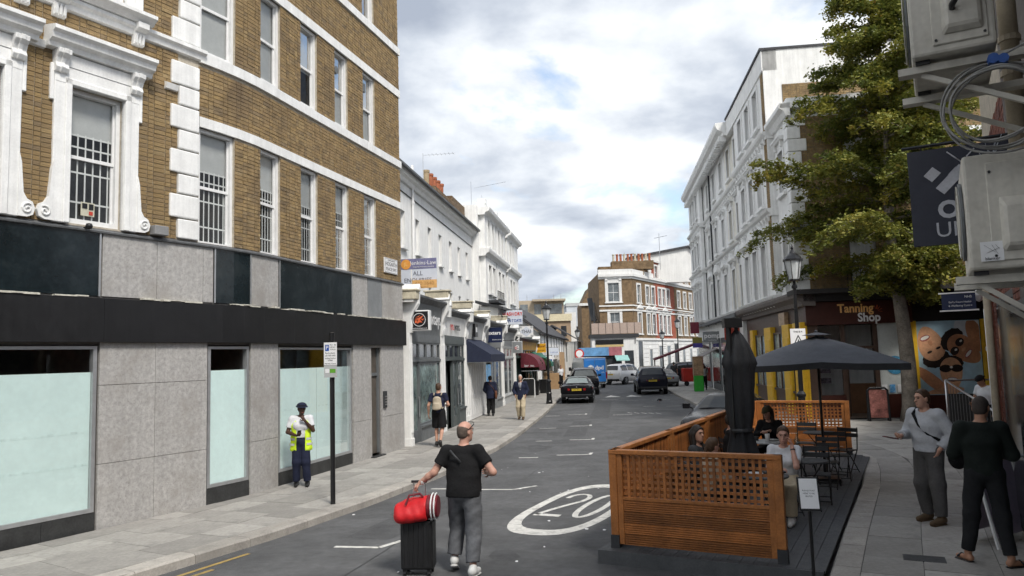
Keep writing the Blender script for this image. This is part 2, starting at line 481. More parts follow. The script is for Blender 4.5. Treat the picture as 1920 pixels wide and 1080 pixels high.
r3 = random.Random(5)
for b in allb:
    pr = r3.uniform(-0.010, 0.0)
    if b in near:
        ln = round(b[1] - b[0], 2)
        if ln not in meshes:
            q = MB(); q.box(-ln / 2, ln / 2, 0, 0.03, 0, 0.064); meshes[ln] = q.mesh('brick', BRICK)
        x, y, z = lmap((b[0] + b[1]) / 2, pr, b[2])
        inst(meshes[ln], 'brick', wallp, (x, y, z), (0, 0, hd(30)))
    else:
        fld.box(b[0], b[1], pr, 0.03, b[2], b[3], 0, r3.random())
o = fld.build('brick_field', BRICK, wallp, lmap); o['kind'] = 'stuff'
# white bands, string courses, cornice
def band(name, s0, s1, prof, m=WTRIM, step=0.45, parent=LB):
    k = max(1, int((s1 - s0) / step)); mb = MB()
    rings = [[(s0 + (s1 - s0) * i / k, y, z) for y, z in prof] for i in range(k + 1)]
    mb.ring_loft(rings)
    return mb.build(name, m, parent, lmap)
def rect(y0, y1, z0, z1): return [(y0, z0), (y1, z0), (y1, z1), (y0, z1)]
for z0, z1 in ((7.0, 7.19), (10.34, 10.56)): band('lintel_band', 7.17, S_END + 0.01, rect(-0.035, 0.05, z0, z1))
for z0, z1 in ((8.22, 8.42), (11.64, 11.85)): band('sill_band', 7.17, S_END + 0.01, rect(-0.05, 0.05, z0, z1))
band('string_course', 0, 7.26, [(0.02, 8.24), (-0.05, 8.26), (-0.07, 8.34), (-0.12, 8.38), (-0.12, 8.44), (0.02, 8.47)])
band('string_course', 0, 4.42, [(0.02, 7.50), (-0.05, 7.52), (-0.08, 7.62), (0.02, 7.66)])
band('string_course', 6.46, 6.70, [(0.02, 7.50), (-0.05, 7.52), (-0.08, 7.62), (0.02, 7.66)])
band('cornice', 0, S_END + 0.05, [(0.02, 14.6), (-0.1, 14.62), (-0.2, 14.85), (-0.3, 14.9), (-0.3, 15.2), (0.02, 15.25)])
# quoin stones
zq = 4.86; k = 0
while zq < 14.5:
    a = 6.58 if k % 2 else 6.74
    hgt = 0.44 if k % 2 else 0.37
    if not (8.2 < zq + hgt / 2 < 8.45):
        q = MB(); q.box(a, 7.155, -0.05, 0.04, zq + 0.012, zq + hgt - 0.012)
        q.build('quoin', WTRIM, LB, lmap, bevel=0.02)
    zq += hgt; k += 1
# sash windows
def sash(parent, x0, x1, z0, z1, mp=None, d=0.12, blind=0.35, bars=False, room=True, mid=0.5, fm=WPAINT, glass=CLEAR, split=0):
    f = MB(); t = 0.065
    f.box(x0, x0 + t, d - 0.06, d + 0.05, z0, z1); f.box(x1 - t, x1, d - 0.06, d + 0.05, z0, z1)
    f.box(x0 + t, x1 - t, d - 0.06, d + 0.05, z1 - t, z1); f.box(x0 + t, x1 - t, d - 0.07, d + 0.05, z0, z0 + 0.09)
    zm = z0 + (z1 - z0) * mid
    f.box(x0 + t, x1 - t, d - 0.01, d + 0.035, zm - 0.025, zm + 0.03)
    f.box(x0 + t, x0 + t + 0.03, d - 0.01, d + 0.02, zm + 0.03, z1 - t); f.box(x1 - t - 0.03, x1 - t, d - 0.01, d + 0.02, zm + 0.03, z1 - t)
    f.box(x0 + t, x0 + t + 0.035, d + 0.008, d + 0.036, z0 + 0.09, zm - 0.025); f.box(x1 - t - 0.035, x1 - t, d + 0.008, d + 0.036, z0 + 0.09, zm - 0.025)
    for i in range(split):
        x = x0 + (x1 - x0) * (i + 1) / (split + 1)
        f.box(x - 0.012, x + 0.012, d, d + 0.02, z0 + 0.09, z1 - t)
    win = f.build('window', fm, parent, mp)
    p = MB(); p.quad((x0 + t, d + 0.012, zm), (x1 - t, d + 0.012, zm), (x1 - t, d + 0.012, z1 - t), (x0 + t, d + 0.012, z1 - t)); p.build('pane', glass, win, mp)
    p = MB(); p.quad((x0 + t, d + 0.028, z0 + 0.09), (x1 - t, d + 0.028, z0 + 0.09), (x1 - t, d + 0.028, zm - 0.02), (x0 + t, d + 0.028, zm - 0.02)); p.build('pane', glass, win, mp)
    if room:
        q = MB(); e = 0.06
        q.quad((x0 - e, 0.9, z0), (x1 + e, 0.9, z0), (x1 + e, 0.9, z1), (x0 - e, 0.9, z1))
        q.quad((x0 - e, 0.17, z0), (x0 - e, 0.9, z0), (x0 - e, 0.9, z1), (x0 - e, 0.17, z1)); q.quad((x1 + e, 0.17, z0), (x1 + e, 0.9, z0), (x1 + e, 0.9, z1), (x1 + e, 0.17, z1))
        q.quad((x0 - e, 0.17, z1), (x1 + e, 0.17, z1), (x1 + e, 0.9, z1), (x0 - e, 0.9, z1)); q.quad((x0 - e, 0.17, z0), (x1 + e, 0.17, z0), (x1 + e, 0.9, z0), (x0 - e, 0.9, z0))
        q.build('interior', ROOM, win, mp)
    if blind:
        q = MB(); q.box(x0 + t, x1 - t, d + 0.055, d + 0.065, z1 - t - (z1 - z0) * blind, z1 - t); q.build('blind', BLIND, win, mp)
    if bars:
        q = MB(); n = 6
        zt = z1 - t - (z1 - z0) * blind + 0.04
        for i in range(n):
            x = x0 + t + (x1 - x0 - 2 * t) * (i + 0.5) / n
            q.box(x - 0.011, x + 0.011, d + 0.045, d + 0.053, z0 + 0.1, zt)
        for zz in (z0 + 0.38, z0 + 0.86, zt - 0.03, zt - 0.22):
            q.box(x0 + t, x1 - t, d + 0.043, d + 0.05, zz - 0.014, zz + 0.014)
        q.build('security_bars', BARM, win, mp)
    return win
bl1 = [0.33, 0.34, 0.36, 0.3, 0.36]
for i, (a, b) in enumerate(right_wins):
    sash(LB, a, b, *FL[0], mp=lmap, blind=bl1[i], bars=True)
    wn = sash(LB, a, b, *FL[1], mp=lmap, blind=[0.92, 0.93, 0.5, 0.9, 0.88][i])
    if i == 3:
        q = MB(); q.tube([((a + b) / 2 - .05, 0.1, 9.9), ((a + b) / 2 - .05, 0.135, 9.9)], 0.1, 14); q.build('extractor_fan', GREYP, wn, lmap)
    if i == 4:
        q = MB(); q.box(a + .15, a + .35, 0.1, 0.135, 9.85, 10.08); q.build('extractor_fan', GREYP, wn, lmap)
    sash(LB, a, b, *FL[2], mp=lmap, blind=0.5)
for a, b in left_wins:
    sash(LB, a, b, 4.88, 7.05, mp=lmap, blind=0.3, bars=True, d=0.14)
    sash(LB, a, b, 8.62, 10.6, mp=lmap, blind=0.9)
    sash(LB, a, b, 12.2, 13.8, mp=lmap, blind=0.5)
    # white stucco surround with architrave, consoles, hood and scroll feet
    for name, prof in (('architrave', None),):
        q = MB()
        for u, v in ((a - 0.26, a), (b, b + 0.26)):
            q.box(u, v, -0.055, 0.05, 4.86, 7.32)
        q.box(a - 0.26, b + 0.26, -0.06, 0.05, 7.05, 7.33)
        for u, v in ((a - 0.1, a), (b, b + 0.1)): q.box(u, v, -0.085, -0.05, 4.86, 7.15)
        q.box(a - 0.1, b + 0.1, -0.085, -0.05, 7.05, 7.15)
        for u, v in ((a - 0.32, a - 0.26), (b + 0.26, b + 0.32)): q.box(u, v, -0.05, 0.03, 6.75, 7.33)
        q.build('architrave', WTRIM, LB, lmap, bevel=0.012)
    q = MB(); q.box(a - 0.22, b + 0.22, -0.07, 0.05, 7.33, 7.53); q.build('frieze', WTRIM, LB, lmap)
    for c in (a - 0.18, b + 0.18):
        q = MB()
        pr = [(0.02, 7.18), (-0.09, 7.2), (-0.13, 7.27), (-0.1, 7.34), (-0.13, 7.42), (-0.19, 7.48), (-0.2, 7.55), (0.02, 7.55)]
        q.sweep(pr, c - 0.1, c + 0.1); q.sweep([(y - 0.02, z) for y, z in pr], c - 0.035, c + 0.035)
        q.build('console', WTRIM, LB, lmap, bevel=0.008)
    q = MB()
    q.sweep([(0.02, 7.54), (-0.14, 7.55), (-0.16, 7.62), (-0.24, 7.66), (-0.26, 7.74), (-0.32, 7.78), (-0.32, 7.84), (0.02, 7.9)], a - 0.42, b + 0.42)
    q.build('hood', WTRIM, LB, lmap)
    for c, sg in ((a - 0.26, -1), (b + 0.26, 1)):
        q = MB(); q.prism([(c + sg * u, 4.87 + v) for u, v in ((-.02, .95), (.015, .8), (.035, .55), (.05, .36), (.10, .27), (.18, .23), (.215, .14), (.19, .04), (.11, -.0), (-.02, 0))], -.075, .02)
        q.tube([(c + sg * (.105 + .085 * (1 - i / 20) * math.cos(i * .5 + 1)), -.085, 4.99 + .085 * (1 - i / 20) * math.sin(i * .5 + 1)) for i in range(18)], .014, 6)
        q.build('scroll', WTRIM, LB, lmap)
    # sill of the storey above with brackets, plus its architrave
    q = MB(); q.sweep([(0.02, 8.44), (-0.16, 8.46), (-0.22, 8.52), (-0.28, 8.56), (-0.28, 8.62), (0.02, 8.66)], a - 0.42, b + 0.42); q.build('window_ledge', WTRIM, LB, lmap)
    for c in (a - 0.22, b + 0.22):
        q = MB(); q.sweep([(0.02, 8.08), (-0.06, 8.1), (-0.09, 8.3), (-0.2, 8.36), (-0.2, 8.46), (0.02, 8.46)], c - 0.1, c + 0.1)
        for t in (-0.06, 0, 0.06): q.sweep([(-0.05, 8.1), (-0.085, 8.12), (-0.11, 8.28), (-0.05, 8.28)], c + t - 0.018, c + t + 0.018)
        q.build('ledge_bracket', WTRIM, LB, lmap)
    q = MB()
    for u, v in ((a - 0.3, a), (b, b + 0.3)): q.box(u, v, -0.06, 0.05, 8.64, 10.8)
    q.box(a - 0.3, b + 0.3, -0.07, 0.05, 10.6, 10.95); q.build('architrave', WTRIM, LB, lmap, bevel=0.012)
# ground floor: granite piers, spandrel panels, black fascia, filmed windows
GF = []     # openings
wins_g = [(0.6, 5.36, 0.40, 2.97), (7.42, 8.43, 0.42, 2.96), (9.41, 12.58, 0.40, 2.95)]
q = MB(); wall_with_holes(q, 0, S_END, 0, 3.03, [(0.55, 5.39, 0.0, 2.99), (7.39, 8.46, 0.0, 2.99), (9.37, 12.62, 0, 2.99), (13.62, 14.2, 0.16, 2.99)], 0.22, 0, y=0.02, step=0.5)
q.build('granite_backing', GRANJ, LB, lmap)
def slab(a, b, z0, z1, m=GRANITE, name='granite_slab', y=-0.02, gap=0.004):
    k = max(1, int((b - a) / 0.4)); q = MB()
    a += gap; b -= gap; z0 += gap; z1 -= gap
    q.ring_loft([[(a + (b - a) * i / k, yy, zz) for yy, zz in rect(y, 0.02, z0, z1)] for i in range(k + 1)])
    return q.build(name, m, LB, lmap)
for a, b in ((5.39, 6.36), (6.36, 7.39)):
    for z0, z1 in ((0.0, 1.12), (1.12, 2.35), (2.35, 3.03)): slab(a, b, z0, z1)
for a, b in ((8.46, 9.37), (12.62, 13.62), (14.2, S_END)):
    for z0, z1 in ((0.0, 1.12), (1.12, 3.03)): slab(a, b, z0, z1)
slab(0.0, 0.55, 0, 3.03); slab(13.62, 14.2, 2.96, 3.03)
# spandrel row
for a, b, mm in ((0.0, 2.6, NAVYP), (2.6, 5.37, NAVYP), (5.4, 6.36, GRANITE), (6.36, 7.28, GRANITE), (7.28, 7.5, GRANITE), (7.52, 8.46, NAVYP), (8.48, 9.38, GRANITE), (9.40, 12.60, NAVYP), (12.62, 13.45, GRANITE), (13.47, 14.3, MGREY), (14.32, S_END, GRANITE)):
    slab(a, b, 3.76, 4.78, mm, 'spandrel_panel' if mm is not GRANITE else 'granite_slab', -0.02)
    if mm is NAVYP:
        fr = MB()
        for u0, u1, w0, w1 in ((a, a + .03, 3.76, 4.78), (b - .03, b, 3.76, 4.78)): fr.box(u0, u1, -0.035, -0.018, w0, w1)
        fr.build('panel_trim', ALU, LB, lmap)
band('panel_backing', 0, S_END, rect(0.0, 0.1, 3.70, 4.85), GRANJ)
band('flashing', 0, S_END + 0.03, [(0.02, 4.76), (-0.06, 4.775), (-0.065, 4.80), (0.02, 4.85)], LEAD)
rr = random.Random(3)
q = MB()
for i in range(70):
    s = rr.uniform(0.2, S_END - .3); ln = rr.uniform(0.08, 0.4); z = 3.735 + rr.uniform(-.012, 0.012)
    q.box(s, s + ln, -0.10 - rr.uniform(0, .03), -0.02, z, z + rr.uniform(0.012, 0.035))
q.build('flaking_sealant', mat('old_sealant', (0.55, 0.53, 0.46), 0.9, var=0.3), LB, lmap)['kind'] = 'stuff'
for a, b in ((0, 5.40), (5.404, 9.9), (9.904, S_END + 0.05)): 
    k = 8; q = MB(); q.ring_loft([[(a + (b - a) * i / k, yy, zz) for yy, zz in rect(-0.10, 0.02, 3.03, 3.725)] for i in range(k + 1)]); q.build('fascia_panel', FASCIA, LB, lmap)
def shopwin(a, b, z0, z1, split=(), film_top=2.5, plinth=True):
    fr = MB(); t = 0.06; d = 0.05
    fr.box(a, a + t, d - 0.05, d + 0.05, z0, z1); fr.box(b - t, b, d - 0.05, d + 0.05, z0, z1)
    fr.box(a + t, b - t, d - 0.05, d + 0.05, z0, z0 + 0.06); fr.box(a + t, b - t, d - 0.05, d + 0.05, z1 - 0.05, z1)
    w = fr.build('shop_window', ALU, LB, lmap)
    cs = [a + t] + list(split) + [b - t]
    for u, v in zip(cs, cs[1:]):
        g = 0.004 if split else 0
        p = MB(); p.quad((u + g, d, z0 + .06), (v - g, d, z0 + .06), (v - g, d, z1 - .05), (u + g, d, z1 - .05)); p.build('pane', CLEAR, w, lmap)
        p = MB(); p.quad((u + g, d + 0.006, z0 + .06), (v - g, d + 0.006, z0 + .06), (v - g, d + 0.006, film_top), (u + g, d + 0.006, film_top)); fm_ = p.build('privacy_film', FILM, w, lmap)
        p = MB()
        for zz in ((1.12, 1.62) if v - u > 1.2 else ()):
            for i_ in range(int((v - u) / .17)): p.box(u + .05 + i_ * .17, u + .16 + i_ * .17, d + .0035, d + .0045, zz, zz + .035)
        if p.v: p.build('film_band', mat('film_band', (.69, .865, .835), .25), w, lmap)['kind'] = 'stuff'
    q = MB()
    q.quad((a - .1, 1.6, 0), (b + .1, 1.6, 0), (b + .1, 1.6, 3.0), (a - .1, 1.6, 3.0)); q.quad((a - .1, .12, 2.99), (b + .1, .12, 2.99), (b + .1, 1.6, 2.99), (a - .1, 1.6, 2.99))
    q.quad((a - .1, .22, 0), (a - .1, 1.6, 0), (a - .1, 1.6, 3), (a - .1, .22, 3)); q.quad((b + .1, .22, 0), (b + .1, 1.6, 0), (b + .1, 1.6, 3), (b + .1, .22, 3))
    q.build('interior', mat('shop_interior', (0.16, 0.15, 0.13), 0.9, var=0.3, scale=1), w, lmap)
    if plinth:
        n = max(1, round((b - a) / 0.8))
        for i in range(n):
            u = a - .02 + (b - a + .04) * i / n; v = a - .02 + (b - a + .04) * (i + 1) / n
            slab(u, v, 0.0, z0 - .005, PLINTH, 'plinth', -0.0, 0.003)
    return w
shopwin(0.6, 5.36, 0.40, 2.97, (2.4,), 2.56)
shopwin(7.42, 8.43, 0.42, 2.96, (), 2.52)
shopwin(9.41, 12.58, 0.40, 2.95, (11.0,), 2.50)
# bronze side door with entry phone
q = MB(); q.box(13.62, 14.2, 0.10, 0.14, 0.2, 2.99); 
dr = q.build('side_door', mat('bronze_door', (0.10, 0.085, 0.07), 0.45, var=0.2, scale=3), LB, lmap)
q = MB(); q.box(13.62, 13.69, 0.05, 0.12, 0.2, 2.99); q.box(14.13, 14.2, 0.05, 0.12, 0.2, 2.99); q.box(13.69, 14.13, 0.06, 0.12, 2.22, 2.3); q.build('frame', GREYP, dr, lmap)
q = MB(); q.tube([(13.75, 0.06, 1.0), (13.75, 0.06, 1.25)], 0.015, 6); q.box(13.72, 13.78, 0.06, 0.1, 1.38, 1.44); q.build('handle', STEEL, dr, lmap)
q = MB(); q.box(13.55, 14.25, -0.12, 0.2, 0.0, 0.16); q.build('door_step', PLINTH, LB, lmap)
q = MB(); q.box(14.28, 14.46, -0.07, -0.022, 1.35, 1.8); e = q.build('entry_phone', CHAR, LB, lmap, bevel=0.01)
q = MB()
for i in range(4): q.box(14.32, 14.42, -0.078, -0.068, 1.42 + i * 0.07, 1.46 + i * 0.07)
q.build('button', STEEL, e, lmap)
q = MB(); q.box(6.22, 6.48, -0.16, -0.0, 4.86, 5.02); q.build('junction_box', mat('grey_plastic', (0.25, 0.25, 0.25), 0.5), LB, lmap, bevel=0.01)
q = MB(); q.tube([(5.1, -0.02, 4.83), (5.1, -0.1, 4.83)], 0.02, 8); q.lathe([(0.0, -.05), (0.04, -.04), (0.055, 0), (0.04, 0.04), (0, 0.05)], 10, (5.1, -0.14, 4.84)); q.build('dome_camera', BLACK, LB, lmap, smooth=True)
q = MB(); q.box(5.12, 5.34, 0.128, 0.134, 5.05, 5.27); st = q.build('card_sticker', mat('sticker', (0.55, 0.53, 0.42), 0.5), LB, lmap)
q = MB(); q.box(5.14, 5.22, 0.12, 0.127, 5.17, 5.25); q.box(5.25, 5.32, 0.12, 0.127, 5.16, 5.25); q.build('sticker_mark', BLACK, st, lmap)
q = MB(); q.box(5.25, 5.31, 0.12, 0.127, 5.07, 5.13); q.build('sticker_mark', mat('sticker_red', (0.5, 0.05, 0.03), 0.5), st, lmap)
# street name plate
NP = thing('street_nameplate', 'white street name plate reading HOGARTH PLACE fixed to the brick corner', 'sign', LEFTP(14.89, -0.02, 5.24), hd(15.5))
q = MB(); q.box(-0.43, 0.43, -0.02, 0.012, -0.21, 0.21); q.build('plate', PRINTW, NP, bevel=0.005)
q = MB()
for u0, u1, w0, w1 in ((-.41, .41, .185, .193), (-.41, .41, -.193, -.185), (-.41, -.402, -.19, .19), (.402, .41, -.19, .19)): q.box(u0, u1, -.023, -.019, w0, w1)
q.build('border', BLACK, NP)
text(NP, 'HOGARTH', (0, -0.022, 0.04), 0.155, BLACK, ext=0.001); text(NP, 'PLACE SW5', (0, -0.022, -0.1), 0.13, BLACK, ext=0.001)
text(NP, 'THE ROYAL BOROUGH', (0, -0.022, 0.145), 0.045, BLACK, ext=0.001)
# ------------------------------------------------------------------ left side of the street beyond the corner building
SO, SH = (-3.10, 21.75), 8.0
_a = RAD(SH)
def sl_(s, y, z):      # street frame -> world: s along, y into the buildings
    return (SO[0] + s * math.sin(_a) - y * math.cos(_a), SO[1] + s * math.cos(_a) + y * math.sin(_a), z)
RZ8 = hd(SH)
def lthing(name, label, cat, s, y=0.0, z=0.0, group=None): return thing(name, label, cat, sl_(s, y, z), RZ8, group)
_wc = {}
def swin(parent, x, z, w, h, y=0.0, d=0.12, glass=ROOMDARK, fm=WPAINT, mid=True, vbar=0, surround=0.0, hood=None, sill=True, m=None, arch=False):
    """Sash window at its opening (x, z = lower left corner); surround = width of a raised architrave, hood = None/'flat'/'ped'/'seg'."""
    key = (round(w, 2), round(h, 2), d, fm.name, mid, vbar, surround, hood, sill, arch, (m or WTRIM).name)
    if key not in _wc:
        f = MB(); t = 0.06
        f.box(0, t, d - .04, d + .04, 0, h); f.box(w - t, w, d - .04, d + .04, 0, h); f.box(t, w - t, d - .04, d + .04, h - t, h); f.box(t, w - t, d - .04, d + .04, 0, .08)
        if mid: f.box(t, w - t, d - .02, d + .03, h * .5 - .025, h * .5 + .025)
        for i in range(vbar):
            xx = w * (i + 1) / (vbar + 1); f.box(xx - .015, xx + .015, d - .01, d + .02, .08, h - t)
        if sill: f.box(-.08 - surround, w + .08 + surround, -.14, d - .04, -.12, 0, 1)
        if arch:
            n = 8
            for i in range(n):      # spandrel fillers that round the head off
                a0 = math.pi * i / n; a1 = math.pi * (i + 1) / n; r = w / 2
                f.prism([(r - r * math.cos(a0), h - r + r * math.sin(a0)), (r - r * math.cos(a1), h - r + r * math.sin(a1)), (r - r * math.cos(a1), h + .001), (r - r * math.cos(a0), h + .001)], 0.0, d - .04, 1)
        f1 = f.mesh('window', [fm, m or WTRIM])
        p = MB(); p.quad((t, d, .08), (w - t, d, .08), (w - t, d, h - t), (t, d, h - t)); p1 = p.mesh('pane', glass)
        s1 = None
        if surround or hood:
            q = MB(); b = surround
            if b:
                q.box(-b, 0, -.05, .02, 0, h + b); q.box(w, w + b, -.05, .02, 0, h + b); q.box(0, w, -.05, .02, h, h + b)
            zt = h + b
            if hood:
                e = b + 0.12
                for xx in (-b, w): q.box(xx + (0 if xx < 0 else 0), xx + b, -.14, -.05, zt - .02, zt + .2)
                q.box(-b, w + b, -.06, .02, zt, zt + .2)
                q.sweep([(.02, zt + .2), (-.16, zt + .2), (-.2, zt + .27), (-.24, zt + .3), (-.24, zt + .35), (.02, zt + .37)], -e, w + e)
                if hood == 'ped': q.prism([(-e, zt + .36), (w + e, zt + .36), (w / 2, zt + .36 + (w / 2 + e) * .48)], -.22, .02)
                if hood == 'seg':
                    n = 10; R = w / 2 + e
                    q.prism([(w / 2 - R * math.cos(math.pi * i / n), zt + .36 + .55 * R * math.sin(math.pi * i / n)) for i in range(n + 1)], -.22, .02)
            s1 = q.mesh('surround', m or WTRIM)
        _wc[key] = (f1, p1, s1)
    f1, p1, s1 = _wc[key]
    wn = inst(f1, 'window', parent, (x, y, z))
    if p1.materials[0] is not glass:
        k2 = (key, glass.name)
        if k2 not in _wc: _wc[k2] = p1.copy(); _wc[k2].materials[0] = glass
        p1 = _wc[k2]
    inst(p1, 'pane', wn)
    if s1: inst(s1, 'surround', wn)
    return wn

# --- painted terrace set back behind the single-storey shops
T = lthing('terrace_house', 'white painted terrace with a row of narrow windows above the grey shopfronts', 'building', 0)
wx = [4.4, 6.3, 8.45, 10.45, 12.45, 14.6, 16.6, 18.65]; hl = []
for x in wx: hl += [(x, x + .62, 7.0, 8.42), (x, x + .62, 4.5, 5.85)]
q = MB(); wall_with_holes(q, 1.0, 20.6, 0, 10.2, hl, .2, 0, 2.0); q.box(1.0, 20.6, 2.3, 9, 0, 10.15)
q.build('wall', WHITE, T)
for x in wx:
    swin(T, x, 7.0, .62, 1.42, 2.0, d=.17); swin(T, x, 4.5, .62, 1.35, 2.0, d=.17)
q = MB(); q.sweep([(2.05, 9.5), (1.9, 9.52), (1.84, 9.66), (1.72, 9.72), (1.66, 9.86), (1.66, 9.98), (1.9, 10.0), (1.92, 10.2), (2.3, 10.26), (2.3, 9.5)], 1.0, 20.7); q.build('cornice', WTRIM, T)
q = MB(); q.sweep([(1.60, 9.82), (1.52, 9.86), (1.52, 9.95), (1.66, 9.97)], 1, 20.7); q.build('gutter', LEAD, T)
q = MB(); q.tube([(7.85, 1.93, 3.6), (7.85, 1.93, 10.5)], .055, 8); q.tube([(7.85, 1.93, 8.9), (7.85, 1.93, 9.0)], .08, 8); q.build('drainpipe', WPAINT, T)
q = MB(); q.tube([(1, 1.98, 9.2), (10, 1.97, 9.1), (20.6, 1.98, 8.95)], .02, 5); q.build('cable', BLACK, T)
CH = lthing('chimney_stack', 'brick chimney stack with terracotta pots rising behind the white terrace', 'chimney', 16.0, 2.75, 10.0)
CHB = mat('soot_brick', (0.16, 0.11, 0.065), 0.95, var=.45, scale=9, bump=.8, bscale=30)
q = MB(); q.box(-2.6, 1.1, -.4, .8, -1, .95); q.box(-2.7, 1.2, -.48, .88, .7, .85); q.box(1.1, 4.4, -.4, .6, -1, 1.25); q.build('stack', CHB, CH)
for i in range(5):
    q = MB(); q.lathe([(.14, 0), (.16, .05), (.13, .1), (.14, .7), (.17, .75), (.17, .85), (.1, .85)], 10, (-2.3 + i * .75, 0.1, .95)); q.build('chimney_pot', [TERRA, mat('buff_pot', (.35, .27, .17), .8)][i == 0], CH, smooth=False)
q = MB(); q.tube([(-2.5, .2, .9), (-2.5, .2, 2.6)], .02, 5); q.tube([(-2.5, .2, 2.5), (-2.5, -1.4, 2.5)], .012, 5)
for i in range(7): q.tube([(-2.7, -.1 - .2 * i, 2.5), (-2.3, -.1 - .2 * i, 2.5)], .008, 4)
q.build('aerial', STEEL, CH)

# --- ornate white stucco house further along
T2 = lthing('stucco_house', 'tall white stucco house with arched windows and a stepped cornice down the left side', 'building', 20.45, 1.65)
bays = [(0.5, 4.3, .35), (4.6, 8.3, .35), (9.3, 14.6, .35)]
hl = []
for (a, b, pr), ws in zip(bays, ([1.3, 2.75], [4.95, 6.4], [10.1, 11.5])):
    q = MB(); hh = [(x, x + .8, 9.1, 10.75) for x in ws] + [(x, x + .9, 6.4, 8.05) for x in ws]
    wall_with_holes(q, a, b, 0, 11.3, hh, .25, 0, -pr)
    q.quad((a, -pr, 0), (a, 0, 0), (a, 0, 11.3), (a, -pr, 11.3)); q.quad((b, -pr, 0), (b, 0, 0), (b, 0, 11.3), (b, -pr, 11.3))
    q.build('bay', WHITE, T2)
    for x in ws:
        swin(T2, x, 9.1, .8, 1.65, -pr, d=.2, surround=.1, arch=True, glass=GREYGLASS); swin(T2, x, 6.4, .9, 1.65, -pr, d=.2, surround=.12)
    for z, sc in ((10.85, 1.0), (8.45, .8)):
        q = MB(); q.sweep([(.1, z), (-pr - .04, z + .02), (-pr - .08, z + .14), (-pr - .3 * sc, z + .22), (-pr - .36 * sc, z + .38), (-pr - .36 * sc, z + .44), (.1, z + .5)], a - .22, b + .22); q.build('cornice', WTRIM, T2)
    q = MB(); q.sweep([(.1, 11.25), (-pr, 11.25), (-pr, 11.6), (.1, 11.65)], a, b); q.box(a + .3, a + .8, -pr - .02, .1, 11.6, 11.9); q.build('parapet', WTRIM, T2)
q = MB(); q.box(0, 14.8, 0, 8, 0, 11.4); q.build('wall', WHITE, T2)
q = MB(); q.tube([(8.8, -.1, 3), (8.8, -.1, 10.8)], .07, 7); q.build('drainpipe', BLACK, T2)
q = MB(); q.tube([(1.2, -.9, 6.5), (3.6, -.9, 6.5)], .02, 4)
for i in range(9): q.tube([(1.2 + i * .3, -.9, 5.95), (1.2 + i * .3, -.9, 6.5)], .015, 4)
q.box(1.1, 3.7, -.95, -.35, 5.8, 5.95); q.build('window_balcony', CHAR, T2)
q = MB(); q.tube([(1.0, .5, 11.4), (1.0, .5, 13)], .015, 4); q.tube([(1.0, .3, 12.6), (1.6, -1.5, 13.0)], .01, 4); q.build('aerial', STEEL, T2)

